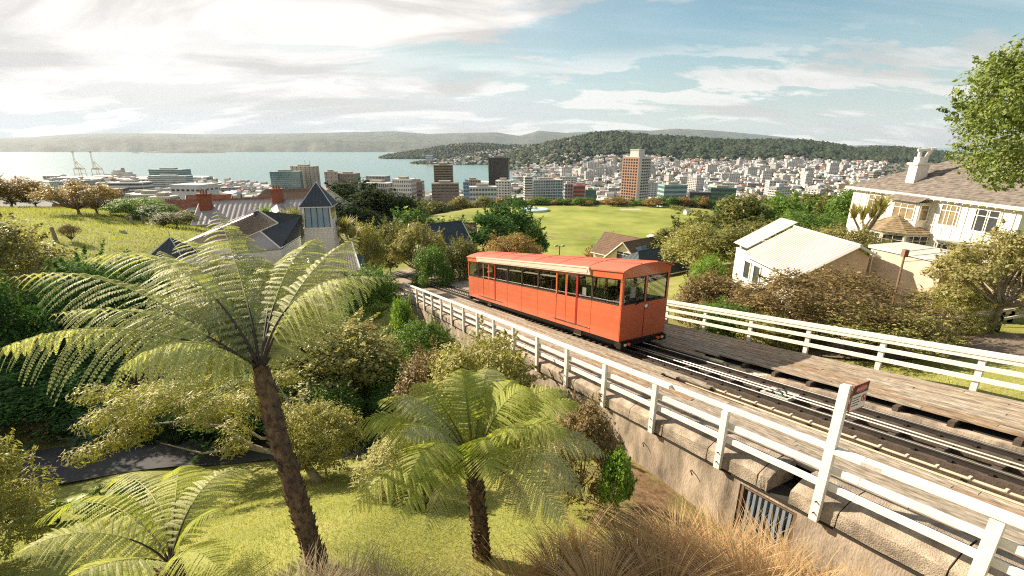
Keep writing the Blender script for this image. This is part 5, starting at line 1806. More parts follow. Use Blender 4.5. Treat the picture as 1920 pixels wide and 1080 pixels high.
def gable_house(name, label, x, y, yaw, w, d, eave, rise, wall_m, roof_m, roof_kind='rib', base=None, hip=0.0, chimneys=(), windows=(), over=.35, cat='house', pitch=.7):
    """ridge along u; walls w x d; hip = how far the ridge ends come in"""
    z = H(x, y) if base is None else base
    t_ = thing(name, label, cat, (x, y, z))
    fr = Fr(x, y, z, yaw)
    hw, hd = w / 2, d / 2
    for (u0, u1, v0, v1) in ((-hw, hw, -hd, -hd + .15), (-hw, hw, hd - .15, hd), (-hw, -hw + .15, -hd + .151, hd - .151), (hw - .15, hw, -hd + .151, hd - .151)):
        MB(fr).box(u0, u1, v0, v1, -2.5, eave).build('wall', wall_m, t_)
    if not hip:
        for s_ in (-1, 1):
            u = s_ * (hw - .08)
            MB(fr).add([(u - .07, -hd, eave), (u - .07, hd, eave), (u - .07, 0, eave + rise - .1), (u + .07, -hd, eave), (u + .07, hd, eave), (u + .07, 0, eave + rise - .1)], [(0, 1, 2), (3, 5, 4), (0, 2, 5, 3), (1, 4, 5, 2), (0, 3, 4, 1)]).build('gable_wall', wall_m, t_)
    k = over * rise / hd
    E = eave - k + .05
    hw2, hd2, rz = hw + over, hd + over, eave + rise + .05
    P = dict(a=fr(-hw2, -hd2, E), b=fr(hw2, -hd2, E), c=fr(hw2, hd2, E), d=fr(-hw2, hd2, E), r0=fr(-hw2 + hip, 0, rz), r1=fr(hw2 - hip, 0, rz))
    fn = (lambda *q: ribbed(*q, pitch=pitch, amp=.025)) if roof_kind == 'rib' else coursed
    fn(P['a'], P['b'], P['r1'], P['r0']).build('roof_plane', roof_m, t_)
    fn(P['c'], P['d'], P['r0'], P['r1']).build('roof_plane', roof_m, t_)
    if hip:
        fn(P['d'], P['a'], P['r0'], P['r0']).build('roof_plane', roof_m, t_)
        fn(P['b'], P['c'], P['r1'], P['r1']).build('roof_plane', roof_m, t_)
    else:
        for s_ in (-1, 1):
            u = s_ * hw2
            MB().tube([fr(u, -hd2, E), fr(u, 0, rz)], .09, 4).tube([fr(u, 0, rz), fr(u, hd2, E)], .09, 4).build('barge_board', trim, t_)
    MB().tube([P['r0'], P['r1']], .08, 5).build('ridge_cap', roof_m, t_)
    MB().tube([P['a'], P['b']], .07, 5).build('gutter', trim, t_)
    for (u, v, zt, wd) in chimneys:
        c_ = MB(fr).box(u - wd, u + wd, v - wd * .7, v + wd * .7, eave * .5, zt).box(u - wd * 1.15, u + wd * 1.15, v - wd * .85, v + wd * .85, zt, zt + .2).build('chimney', brick_m, t_)
        for q_ in (-.5, 0, .5):
            MB(fr).tube([(u + q_ * wd, v, zt + .2), (u + q_ * wd, v, zt + .75)], [.14, .10], 7).build('chimney_pot', brick_m, c_)
    for (u0, u1, z0, z1, face) in windows:
        if face == 'f':
            window(fr, t_, u0, u1, z0, z1, -hd, out=-1)
        elif face == 'l':
            window(fr, t_, u0, u1, z0, z1, -hw, out=-1, axis='u')
        elif face == 'r':
            window(fr, t_, u0, u1, z0, z1, hw, out=1, axis='u')
    return t_, fr


# ---- museum group on the left
mus = thing('museum_building', 'grey corrugated hip-roofed building with skylight, attached to the white turret', 'building', tuple(at(480, 470, 40)))
iron_rib = grey_iron
R1, R2, Hc = atz(485, 395, -5.5), atz(566, 403, -5.95), atz(522, 419, -6.65)
a1, b1, c1 = atz(400, 428, -7.7), atz(460, 446, -8.0), atz(335, 458, -8.4)
E1, E2, V1, f1_ = atz(563, 443, -7.9), atz(526, 466, -8.5), atz(488, 434, -7.3), atz(466, 472, -8.7)


def poly_part(name, pts, m_, th=.12):
    P = [V3(p) for p in pts]
    n_ = len(P)
    nn_ = (P[1] - P[0]).cross(P[-1] - P[0]).normalized()
    if nn_.z < 0:
        nn_ = -nn_
    Q = [p - Vector((0, 0, th)) for p in P]
    return MB().add(P + Q, [tuple(range(n_)), tuple(range(2 * n_ - 1, n_ - 1, -1))] + [(i, (i + 1) % n_, n_ + (i + 1) % n_, n_ + i) for i in range(n_)]).build(name, m_, mus)


def ribs_on(quad, pitch, m_):
    """standing ribs laid over a roof plane, eave A-B to ridge D-C"""
    A, B, C, D = [V3(p) for p in quad]
    k = int((B - A).length / pitch)
    mb = MB()
    for i in range(k + 1):
        f = (i + .5) / (k + 1)
        lo, hi = A.lerp(B, f), D.lerp(C, f)
        mb.tube([lo + Vector((0, 0, .012)), hi + Vector((0, 0, .012))], .02, 3, cap=False)
    return mb.build('roof_ribs', m_, mus, kind='stuff')


poly_part('roof_plane', [c1, b1, Hc, R1, a1], grey_iron)
ribs_on((c1, b1, Hc, R1), .22, grey_iron)
ribs_on((c1, c1, R1, a1), .22, grey_iron) if False else None
poly_part('roof_plane', [V1, E2, E1, R2, R1, Hc], dark_iron)  # same grey iron turned from the sun, its shade put into the colour
ribs_on((E2, E1, R2, Hc), .28, dark_iron)
poly_part('roof_plane', [f1_, E2, V1, b1], grey_iron)
ribs_on((f1_, E2, V1, b1), .2, grey_iron)
for p_, q_ in ((R1, Hc), (Hc, b1), (V1, E2), (E2, E1), (R1, a1)):
    MB().tube([V3(p_) + Vector((0, 0, .03)), V3(q_) + Vector((0, 0, .03))], .075, 5).build('roof_flashing', trim, mus)
sk = [atz(455, 411, -6.30), atz(473, 414, -6.42), atz(483, 398, -5.62), atz(468, 396, -5.6)]
so = MB().hexa([V3(p) - Vector((0, 0, .05)) for p in sk] + [V3(p) + Vector((0, 0, .14)) for p in sk]).build('skylight', dark_iron, mus)
cs = sum((V3(p) for p in sk), Vector()) / 4
MB().add([cs.lerp(V3(p), .75) + Vector((0, 0, .15)) for p in sk], [(0, 1, 2, 3)]).build('skylight_pane', sky_glass, so)


def wall_under(pts, zb, m_, parent, name='wall'):
    for p, q_ in zip(pts[:-1], pts[1:]):
        p, q_ = V3(p), V3(q_)
        dd_ = (q_ - p)
        nrm = Vector((-dd_.y, dd_.x, 0)).normalized() * .12
        p, q_ = p - Vector((0, 0, .13)), q_ - Vector((0, 0, .13))
        MB().hexa([Vector((p.x, p.y, zb)), Vector((q_.x, q_.y, zb)), Vector((q_.x, q_.y, zb)) + nrm, Vector((p.x, p.y, zb)) + nrm, p, q_, q_ + nrm, p + nrm]).build(name, m_, parent)


wall_under([c1, f1_, E2, E1], CZ - 13.5, white_wall, mus)
wn_p = V3(E2).lerp(V3(E1), .72) - Vector((0, 0, .9))
# entrance wing in front
wing = [atz(588, 512, -9.6), atz(676, 506, -9.5), atz(686, 490, -9.3), atz(660, 455, -7.9), atz(612, 478, -8.6)]
poly_part('roof_plane', [wing[0], wing[1], wing[3], wing[4]], grey_iron)
poly_part('roof_plane', [wing[1], wing[2], wing[3]], dark_iron)  # wing's right face: grey iron with the shade painted in
ribs_on((wing[0], wing[1], wing[3], wing[4]), .22, grey_iron)
MB().tube([V3(wing[1]) + Vector((0, 0, .03)), V3(wing[3]) + Vector((0, 0, .03))], .07, 5).build('roof_flashing', trim, mus)
wall_under([wing[0], wing[1], wing[2]], CZ - 13.8, tan_wall, mus)
# white pergola beams
for (p_, q_) in (((530, 486), (588, 478)), ((532, 494), (600, 486)), ((545, 478), (552, 500)), ((575, 470), (580, 496))):
    MB().tube([atz(*p_, -8.9), atz(*q_, -8.9)], .09, 4).build('pergola_beam', trim, mus)

tur = thing('turret', 'white weatherboard turret with dark pyramid roof and sloping glazing', 'turret', (-17.6, 41, CZ - 12.5))
tf = Fr(-18.85, 40.9, CZ, math.radians(10))
TW = 2.5
MB(tf).box(0, TW, 0, TW, -13.5, -7.25).build('wall', white_wall, tur)
for k in range(22):
    MB(tf).box(-.015, TW + .015, -.018, TW + .015, -12.2 + k * .225, -12.16 + k * .225).build('weatherboard', trim, tur)
MB(tf).add([(0, 0, -7.248), (TW, 0, -7.248), (TW, TW, -7.248), (0, TW, -7.248), (.12, .30, -5.3), (TW - .12, .30, -5.3), (TW - .12, TW - .05, -5.3), (.12, TW - .05, -5.3)], [(0, 3, 2, 1), (4, 5, 6, 7), (0, 1, 5, 4), (1, 2, 6, 5), (2, 3, 7, 6), (3, 0, 4, 7)]).build('lantern_wall', white_wall, tur)
for k in range(4):
    u0, u1 = .22 + k * .53, .22 + k * .53 + .47
    MB(tf).hexa([(u0, .00, -7.14), (u1, .0, -7.14), (u1, .1, -7.14), (u0, .1, -7.14), (u0 * .96 + .05, .265, -5.42), (u1 * .96 + .05, .265, -5.42), (u1 * .96 + .05, .36, -5.42), (u0 * .96 + .05, .36, -5.42)]).build('glazing_pane', sky_glass, tur)
for k in range(5):
    u0 = .19 + k * .53
    MB().tube([tf(u0, -.03, -7.14), tf(u0 * .96 + .05, .24, -5.40)], .03, 4).build('glazing_bar', dark_iron, tur)
MB(tf).box(-.06, TW + .06, -.07, .1, -7.26, -7.15).build('glazing_sill', trim, tur)
for k in range(3):
    MB(tf).box(TW - .12, TW - .03, .5 + k * .55, .9 + k * .55, -6.5, -5.45).build('side_window', warm_glass, tur)
ap = tf(TW / 2, TW / 2 + .1, -3.2)
ev = [tf(-.18, .02, -5.28), tf(TW + .18, .02, -5.28), tf(TW + .18, TW + .25, -5.28), tf(-.18, TW + .25, -5.28)]
for i in range(4):
    ribbed(ev[i], ev[(i + 1) % 4], ap, ap, pitch=.3, amp=.015).build('roof_plane', dark_iron, tur)
for e_ in ev:
    MB().tube([e_, ap], .045, 4).build('hip_flashing', mat('zinc_flashing', (0.5, 0.52, 0.54), 0.4), tur)
MB(tf).box(-.16, TW + .16, .03, TW + .22, -5.36, -5.29).build('eaves_board', trim, tur)

pav = thing('pavilion', 'small open pavilion with slate pyramid roof and finial at the edge of the grass', 'pavilion', (-28.5, 36, CZ - 11.5))
pf = Fr(-29.6, 35.6, CZ, math.radians(8))
PW = 2.9
pa = pf(PW / 2, PW / 2, -7.3)
pe = [pf(0, 0, -8.85), pf(PW, 0, -8.85), pf(PW, PW, -8.85), pf(0, PW, -8.85)]
for i in range(4):
    ribbed(pe[i], pe[(i + 1) % 4], pa, pa, pitch=.3, amp=.015).build('roof_plane', dark_iron, pav)
    MB().tube([pe[i], pa], .04, 4).build('hip_flashing', MATS['zinc_flashing'], pav)
    MB().tube([(*pe[i][:2], CZ - 12.2), pe[i]], .07, 6).build('post', trim, pav)
    MB().tube([pe[i], pe[(i + 1) % 4]], .07, 4).build('fascia', trim, pav)
MB().tube([pa, (pa[0], pa[1], pa[2] + .55)], .025, 5).build('finial', MATS['zinc_flashing'], pav)
perg = thing('pergola', 'white slatted pergola beside the slate pavilion', 'pergola', (-25, 34, CZ - 11.5))
for k in range(2):
    MB(pf).box(PW + .1, PW + 5.2, .1 + k * 1.3, .22 + k * 1.3, -9.25, -9.08).build('beam', trim, perg)
for k in range(7):
    MB(pf).box(PW + .3 + k * .75, PW + .36 + k * .75, -.3, 1.8, -9.07, -8.97).build('rafter', trim, perg)
for u_ in (PW + .2, PW + 2.6, PW + 5.0):
    MB(pf).box(u_, u_ + .12, .1, .22, -12.2, -9.26).build('post', trim, perg)

# courtyard paving
cp = [(-31, 27.5), (-25, 25.5), (-17.5, 29.5), (-14.5, 33), (-19, 35.5), (-27, 33)]
pav_m = mat('brick_paving', (0.36, 0.27, 0.215), 0.9, 0.16, 1.4, bump=.3)
cpts, cfs = [], []
NXC = 18
for j in range(NXC + 1):
    for i in range(NXC + 1):
        f, g = i / NXC, j / NXC
        lo = np.array([-31, 27.2]) * (1 - f) + np.array([-14.5, 29.8]) * f
        hi = np.array([-29, 33.5]) * (1 - f) + np.array([-13.5, 36.0]) * f
        p = lo * (1 - g) + hi * g
        cpts.append((p[0], p[1], H(p[0], p[1]) + .09))
for j in range(NXC):
    for i in range(NXC):
        b0 = j * (NXC + 1) + i
        cfs.append((b0, b0 + 1, b0 + NXC + 2, b0 + NXC + 1))
MB().add(cpts, cfs).build('courtyard_paving', pav_m, kind='structure', smooth=True)


def strip(name, line, width, m_, lift=.05, n=60, **k):
    P = np.array(line, float)
    seg = np.concatenate([[0], np.cumsum(np.linalg.norm(np.diff(P, axis=0), axis=1))])
    t_ = np.linspace(0, seg[-1], n)
    # smooth the corners
    X = np.stack([np.interp(t_, seg, P[:, 0]), np.interp(t_, seg, P[:, 1])], -1)
    for _ in range(6):
        X[1:-1] = (X[:-2] + X[1:-1] * 2 + X[2:]) / 4
    Tn_ = unit(np.gradient(X, axis=0))
    Nn_ = np.stack([-Tn_[:, 1], Tn_[:, 0]], -1)
    m = 7
    vs_, fs_ = [], []
    zc = Hn(X[:, 0], X[:, 1])
    for i in range(n):
        for j in range(m):
            o = (j / (m - 1) - .5) * width
            p = X[i] + Nn_[i] * o
            vs_.append((p[0], p[1], max(H(p[0], p[1]), zc[i] * .6 + H(p[0], p[1]) * .4) + lift))
    for i in range(n - 1):
        for j in range(m - 1):
            fs_.append((i * m + j, i * m + j + 1, (i + 1) * m + j + 1, (i + 1) * m + j))
    return MB().add(vs_, fs_).build(name, m_, smooth=True, **k)


asph = mat('asphalt', (0.055, 0.055, 0.055), 0.9, 0.25, 3.0, bump=.4, bscale=60)
strip('garden_path', [(-26, 11.6), (-19, 12.8), (-12.5, 14.9), (-6.5, 15.6), (-2.0, 16.0), (3.0, 17.5)], 2.9, asph, .07, kind='structure')
asph_w = mat('warm_asphalt', (0.19, 0.15, 0.11), 0.9, 0.2, 2.0, bump=.3, bscale=50)
strip('side_path', [(11.5, 19.6), (14.5, 16.6), (18, 15.2), (23, 14.9), (32, 16.5)], 3.3, asph_w, .06, kind='structure')
strip('painted_line', [(17.5, 16.4), (19.5, 16.15), (23, 16.2), (31, 17.7)], .10, mat('yellow_line', (0.55, 0.38, 0.08), 0.8, .1), .085, n=24, kind='structure')


def rail_fence(label, pts, nr, hgt, m_, spacing=1.9):
    P = [Vector((x, y, H(x, y))) for x, y in pts]
    t_ = thing('rail_fence', label, 'fence', P[0])
    for p, q_ in zip(P[:-1], P[1:]):
        k = max(1, int((q_ - p).length / spacing))
        for i in range(k + 1):
            c = p.lerp(q_, i / k)
            c.z = H(c.x, c.y)
            MB().box(c.x - .06, c.x + .06, c.y - .06, c.y + .06, c.z - .2, c.z + hgt - .04).build('post', m_, t_)
        for r_ in range(nr):
            h_ = hgt - r_ * (hgt * .8 / nr)
            d = (q_ - p).normalized()
            nrm = Vector((-d.y, d.x, 0)) * .03
            up = Vector((0, 0, .055))
            a_, b_ = p + Vector((0, 0, h_)), q_ + Vector((0, 0, h_))
            MB().hexa([a_ - nrm - up, b_ - nrm - up, b_ + nrm - up, a_ + nrm - up, a_ - nrm + up, b_ - nrm + up, b_ + nrm + up, a_ + nrm + up]).build('rail', m_, t_)
    return t_


rail_fence('low two-rail white fence beside the sunlit side path', [(14.2, 18.4), (17.9, 17.0), (20.6, 17.9), (23.2, 19.0)], 2, .95, white_worn)
rail_fence('three-rail white fence under the sinuous tree by the block wall', [(20.9, 20.6), (23.0, 19.6), (27.5, 19.6)], 3, 1.05, white_worn, 1.6)

# ---- white shed, block garage, big house on the right
shed = thing('shed', 'white shed with ribbed corrugated roof half hidden by a twiggy bush', 'shed', (17, 26, H(17, 26)))
sr = [(18.1, 29.4), (18.1, 23.3)]
zr, ze, zf = CZ - 5.0, CZ - 6.75, CZ - 5.6
ribbed((15.0, 23.2, ze), (15.0, 29.0, ze), (18.1, 29.0, zr), (18.1, 23.2, zr), pitch=.24, amp=.06).build('roof_plane', white_iron, shed)
ribbed((19.3, 29.0, zf), (19.3, 23.2, zf), (18.1, 23.2, zr), (18.1, 29.0, zr), pitch=.2, amp=.035).build('roof_plane', white_iron, shed)
ribbed((15.3, 29.05, ze + .32), (15.3, 30.9, ze + .32), (18.3, 30.9, zr + .28), (18.3, 29.05, zr + .28), pitch=.2, amp=.035).build('roof_plane', white_iron, shed)
MB().tube([(18.1, 23.15, zr + .03), (18.1, 29.1, zr + .03)], .07, 6).build('ridge_cap', white_iron, shed)
MB().box(15.4, 15.5, 23.6, 30.6, H(15.4, 27) - 1.5, ze + .08).build('wall', white_wall, shed)
MB().add([(15.5, 23.55, CZ - 11), (19.0, 23.55, CZ - 11), (19.0, 23.55, zf - .1), (18.1, 23.55, zr - .12), (15.5, 23.55, ze + .12), (15.5, 23.7, CZ - 11), (19.0, 23.7, CZ - 11), (19.0, 23.7, zf - .1), (18.1, 23.7, zr - .12), (15.5, 23.7, ze + .12)],
         [(0, 1, 2, 3, 4), (9, 8, 7, 6, 5), (0, 5, 6, 1), (1, 6, 7, 2), (2, 7, 8, 3), (3, 8, 9, 4), (4, 9, 5, 0)]).build('gable_wall', pink_wall, shed)
MB().tube([(15.0, 23.2, ze - .03), (18.1, 23.2, zr - .03)], .07, 4).tube([(18.1, 23.2, zr - .03), (19.3, 23.2, zf - .03)], .07, 4).build('barge_board', trim, shed)
MB().tube([(14.97, 23.2, ze), (14.97, 29.0, ze)], .06, 5).build('gutter', trim, shed)
for y0 in (27.2, 28.4):
    sf_ = Fr(0, 0, 0, 0)
    window(sf_, shed, y0, y0 + .7, ze - 1.6, ze - .5, 15.4, nm=1, out=-1, axis='u', transom=.0)
MB().box(15.7, 18.2, 30.55, 30.75, CZ - 11.5, ze + .5).build('wall', white_wall, shed)

blk = thing('garage', 'pink stucco flat-roofed block building below the big white house', 'building', (20.8, 22.5, H(20.8, 22.5)))
bq = [(19.5, 24.2), (20.35, 20.8), (22.9, 21.5), (21.9, 24.9)]
zb, zt_ = CZ - 9.6, CZ - 5.32
MB().hexa([(x, y, zb) for x, y in bq] + [(x, y, zt_) for x, y in bq]).build('wall', pink_wall, blk)
bc = np.mean(bq, axis=0)
bo = [tuple(bc + (np.array(p) - bc) * 1.07) for p in bq]
MB().hexa([(x, y, zt_ + .003) for x, y in bo] + [(x, y, zt_ + .16) for x, y in bo]).build('flat_roof', white_iron, blk)
MB().hexa([(20.9, 20.90, zb), (22.3, 21.28, zb), (22.3, 21.42, zb), (20.9, 21.04, zb), (20.9, 20.90, CZ - 7.0), (22.3, 21.28, CZ - 7.0), (22.3, 21.42, CZ - 7.0), (20.9, 21.04, CZ - 7.0)]).build('garage_door', near_black, blk)
MB().tube([(19.62, 23.9, zb), (19.45, 23.95, zt_ - .1)], .04, 6).build('downpipe', trim, blk)
pole = thing('utility_pole', 'thin brown service pole with wires standing before the block building', 'pole', (18.6, 21.0, H(18.6, 21.0)))
pb, pt2 = Vector((18.3, 20.6, H(18.3, 20.6) - .3)), Vector((18.75, 21.2, CZ - 4.75))
MB().tube([pb, pt2], [.05, .045], 7).build('shaft', mat('brown_pole', (0.20, 0.12, 0.07), 0.8), pole)
MB().box(pt2.x - .1, pt2.x + .1, pt2.y - .1, pt2.y + .1, pt2.z - .35, pt2.z).build('junction_box', MATS['brown_pole'], pole)
for dz in (-.1, -.35, -.6):
    e_ = Vector((30, 18, CZ - 1.5 + dz))
    MB().tube([pt2 + Vector((0, 0, dz)), pt2.lerp(e_, .5) + Vector((0, 0, -.25 + dz)), e_], .012, 4, cap=False).build('wire', blackm, pole)

bh = thing('villa', 'big two-storey white house with brown tiled hip roof, tall chimney and conservatory', 'house', (38, 39, H(36, 39)))
hx0, hx1, hy0, hy1 = 34.7, 46.5, 31.0, 47.0
hze, hrz = CZ - 4.05, CZ - .75
BF = Fr(0, 0, 0, 0)
MB().box(hx0, hx1, hy0, hy1, CZ - 12, hze).build('wall', white_wall, bh)
ov = .55
A_, B_, C_, D_ = (hx0 - ov, hy1 + ov, hze), (hx0 - ov, hy0 - ov, hze), (hx1 + ov, hy0 - ov, hze), (hx1 + ov, hy1 + ov, hze)
k_ = (hx1 - hx0) / 2 + ov
ra, rb2 = (hx0 - ov + k_, hy1 + ov - k_, hrz), (hx0 - ov + k_, hy0 - ov + k_ * .55, hrz)
for q4 in ((A_, B_, rb2, ra), (C_, D_, ra, rb2), (D_, A_, ra, ra), (B_, C_, rb2, rb2)):
    coursed(*q4, ch=.30, amp=.05).build('roof_plane', brown_tile, bh)
for p_, q_ in ((A_, ra), (B_, rb2), (ra, rb2), (D_, ra)):
    MB().tube([p_, q_], .10, 5).build('ridge_tiles', brown_tile, bh)
MB().tube([A_, B_], .08, 5).build('gutter', trim, bh)
MB().box(hx0 - ov, hx0, hy0 - ov, hy1 + ov, hze - .16, hze - .06).build('soffit_board', trim, bh)
yy = hy0 + .4
while yy < hy1:
    MB().box(hx0 - .05, hx0, yy - .04, yy + .04, CZ - 7.2, hze - .17).build('batten', mat('batten_buff', (0.62, 0.57, 0.48), 0.7, .05), bh)  # battens one tone darker than the wall
    yy += .85
for k in range(26):
    MB().box(hx0 - .4, hx0 - .02, hy0 + .2 + k * .62, hy0 + .28 + k * .62, hze - .28, hze - .165).build('eaves_bracket', trim, bh)
MB().box(hx0 - .08, hx0, hy0, hy1, CZ - 6.35, CZ - 6.25).build('string_board', trim, bh)
for (y0, y1, gm_) in ((43.2, 44.7, warm_glass), (35.4, 36.9, warm_glass), (32.4, 34.1, dark_glass)):
    window(BF, bh, y0, y1, CZ - 6.1, CZ - 4.55, hx0, nm=2, out=-1, axis='u', glassm=gm_)
# oriel bay on the upper floor
MB().box(hx0 - .9, hx0, 38.0, 40.9, CZ - 6.9, CZ - 4.6).build('oriel_wall', white_wall, bh)
window(BF, bh, 38.4, 40.5, CZ - 6.0, CZ - 4.8, hx0 - .9, nm=3, out=-1, axis='u', glassm=warm_glass)
window(BF, bh, hx0 - .75, hx0 - .15, CZ - 6.0, CZ - 4.8, 38.0, nm=1, out=-1, axis='v', glassm=warm_glass)
coursed((hx0 - 1.35, 41.2, CZ - 4.55), (hx0 - 1.35, 37.7, CZ - 4.55), (hx0 + .6, 37.7, CZ - 3.55), (hx0 + .6, 41.2, CZ - 3.55), ch=.3, amp=.05).build('oriel_roof', brown_tile, bh)
# conservatory
cons = [(hx0, 41.8), (hx0 - 2.0, 41.8), (hx0 - 3.0, 40.6), (hx0 - 3.0, 38.6), (hx0 - 2.0, 37.4), (hx0, 37.4)]
cz0, cz1 = CZ - 11.5, CZ - 7.05
for (p_, q_) in zip(cons[:-1], cons[1:]):
    p_, q_ = np.array(p_), np.array(q_)
    d = q_ - p_
    L_ = np.linalg.norm(d)
    cf = Fr(p_[0], p_[1], 0, math.atan2(d[1], d[0]))
    MB(cf).box(0, L_, 0, .1, cz0, CZ - 8.75).build('conservatory_wall', white_wall, bh)
    MB(cf).box(0, L_, 0, .1, cz1 - .12, cz1).build('conservatory_head', trim, bh)
    MB(cf).box(-.06, .06, -.03, .1, cz0, cz1 - .13).build('conservatory_post', trim, bh)
    window(cf, bh, .12, L_ - .12, CZ - 8.65, cz1 - .2, .02, nm=max(2, int(L_ / .55)), out=-1, glassm=dark_glass, fw=.05)
cap_ = (hx0 - 1.2, 39.6, CZ - 5.75)
oc = [tuple(np.array((hx0 - 1.2, 39.6)) + (np.array(p_) - np.array((hx0 - 1.2, 39.6))) * 1.12) for p_ in cons]
for p_, q_ in zip(oc[:-1], oc[1:]):
    coursed((*p_, cz1 + .02), (*q_, cz1 + .02), cap_, cap_, ch=.25, amp=.03).build('conservatory_roof', moss_tile, bh)
# bow window with flat roof
bow = [(hx0 - 1.3 * math.sin(math.pi * i / 8) - .05, 36.6 - 3.9 * i / 8) for i in range(9)]
for p_, q_ in zip(bow[:-1], bow[1:]):
    p_, q_ = np.array(p_), np.array(q_)
    d = q_ - p_
    L_ = np.linalg.norm(d)
    cf = Fr(p_[0], p_[1], 0, math.atan2(d[1], d[0]))
    MB(cf).box(0, L_, 0, .1, cz0, CZ - 8.9).build('bow_wall', white_wall, bh)
    window(cf, bh, .07, L_ - .07, CZ - 8.8, CZ - 7.35, .02, nm=1, out=-1, glassm=dark_glass, fw=.06)
MB().add([(x - .25 if 0 < i < 8 else x, y, CZ - 7.2) for i, (x, y) in enumerate(bow)] + [(x - .25 if 0 < i < 8 else x, y, CZ - 7.05) for i, (x, y) in enumerate(bow)],
         [tuple(range(8, -1, -1)), tuple(range(9, 18))] + [(i, i + 1, 10 + i, 9 + i) for i in range(8)]).build('bow_roof', white_iron, bh)
# chimney with linked pots
ch_ = MB().box(35.7, 36.75, 41.4, 42.3, CZ - 4.2, CZ - 1.65).box(35.55, 36.9, 41.25, 42.45, CZ - 1.649, CZ - 1.50).box(35.85, 36.6, 41.55, 42.15, CZ - 1.499, CZ - 1.0).build('chimney', mat('white_stucco', (0.74, 0.68, 0.60), 0.85, .08, 2), bh)
MB().tube([(36.0, 41.85, CZ - .999), (36.0, 41.85, CZ - .40)], .14, 8).tube([(36.55, 41.75, CZ - .999), (36.75, 41.6, CZ - .32)], .14, 8).tube([(35.75, 41.85, CZ - .42), (37.1, 41.6, CZ - .30)], .12, 8).build('chimney_pot', MATS['white_stucco'], ch_)
dish = thing('satellite_dish', 'round satellite dish standing on the conservatory roof', 'dish', (32.6, 40.6, CZ - 6.6))
MB().tube([(32.7, 40.7, CZ - 6.9), (32.6, 40.6, CZ - 6.1)], .03, 5).build('mast', steel, dish)
dv = [(32.45 + .0 * k, 40.5, 0) for k in range(1)]
dd_c = Vector((32.5, 40.5, CZ - 5.95))
dn = Vector((-.5, -.7, .5)).normalized()
d1 = dn.cross(Vector((0, 0, 1))).normalized()
d2 = dn.cross(d1)
MB().add([dd_c - dn * .1] + [dd_c + (d1 * math.cos(k * math.pi / 9) + d2 * math.sin(k * math.pi / 9)) * .48 for k in range(18)], [(0, k + 1, (k + 1) % 18 + 1) for k in range(18)]).build('reflector', mat('dish_grey', (0.55, 0.52, 0.47), 0.5), dish)
gwall = thing('garden_wall', 'vertical board timber garden wall behind the bright green bush', 'wall', gp(1375, 30))
for k in range(26):
    f = k / 25
    x0, y0 = 13.6 + f * 4.2 - 1.2, 30.5 - f * 2.0
    z0 = CZ - 9.3
    MB().bbox(x0, x0 + .155, y0, y0 + .05, z0 - 1.6, z0 + random.uniform(-.03, .03), .01).build('board', timber[k % 3], gwall)

# ---- houses of the middle distance
gable_house('gabled_house', 'white house with grey iron gable roof and two brick chimneys', -40, 72, math.radians(14), 15, 8.5, 3.0, 2.6, white_wall, grey_iron, base=CZ - 13.9, chimneys=((-6.6, -1.4, 6.8, .75), (3.2, -.3, 7.2, .75)), windows=((-6.5, -4.8, .9, 2.2, 'f'), (4.5, 6, .9, 2.2, 'f')))
gable_house('gabled_house', 'grey cross-gabled house roof in front of the chimneyed house', -34.5, 67.5, math.radians(-62), 8.0, 6.5, 2.6, 2.2, white_wall, grey_iron, base=CZ - 13.7, windows=((-2, -.8, .8, 2, 'f'),))
gable_house('gabled_house', 'white two-storey house with chocolate gables near the turret roof', -41, 101, math.radians(-58), 9, 7.5, 4.6, 3.0, white_wall, choc_tile, 'tile', base=CZ - 16.4, windows=((-3, -1.8, 2.6, 3.9, 'f'), (1.5, 2.7, 2.6, 3.9, 'f'), (-1.0, .2, 2.6, 3.9, 'l')))
gable_house('gabled_house', 'brown hipped roof house beyond the grey gabled house', -54, 112, math.radians(8), 16, 8, 3.4, 3.0, cream_wall, choc_tile, 'tile', base=CZ - 16.6, hip=3)
lr_, lf_ = gable_house('long_house', 'long low building with red-brown tiled roof and blue skylights', -70, 94, math.radians(20), 37, 8, 2.4, 3.0, white_wall, red_tile, 'tile', base=CZ - 16.3)
for k in range(4):
    u_ = -9 + k * 6.2
    MB(lf_).hexa([(u_, -2.9, 3.32), (u_ + 1.2, -2.9, 3.32), (u_ + 1.2, -2.1, 3.95), (u_, -2.1, 3.95), (u_, -2.9, 3.5), (u_ + 1.2, -2.9, 3.5), (u_ + 1.2, -2.1, 4.13), (u_, -2.1, 4.13)]).build('skylight', sky_glass, lr_)
for u_ in (-11.5, 13.5):
    for s_ in (-1, 1):
        slab(lf_(u_, -4.9, 3.9), lf_(u_, -1.5, 3.9), lf_(u_ + s_ * 1.9, -1.5, 2.6), lf_(u_ + s_ * 1.9, -4.9, 2.6), .1).build('dormer_roof', white_iron, lr_)
    MB(lf_).add([(u_ - 1.6, -4.6, 2.5), (u_ + 1.6, -4.6, 2.5), (u_, -4.6, 3.75)], [(0, 1, 2)]).build('dormer_gable', dark_iron, lr_)
gable_house('gabled_house', 'terracotta gable-roofed house beyond the long red roof', -80, 122, math.radians(15), 10, 7, 3, 3.4, cream_wall, red_tile, 'tile', base=CZ - 19)
gable_house('gabled_house', 'pale tiled hip-roofed house beyond the long red roof', -95, 118, math.radians(20), 13, 8, 2.4, 3.0, cream_wall, pink_wall, 'tile', base=CZ - 18.3, hip=3)
gable_house('gabled_house', 'slate-roofed house among the trees above the track bend', -12.5, 79, math.radians(37), 8, 6.5, 3.4, 3.2, tan_wall, dark_iron, base=CZ - 19.6, windows=((-1, .5, 1, 2.2, 'f'),))
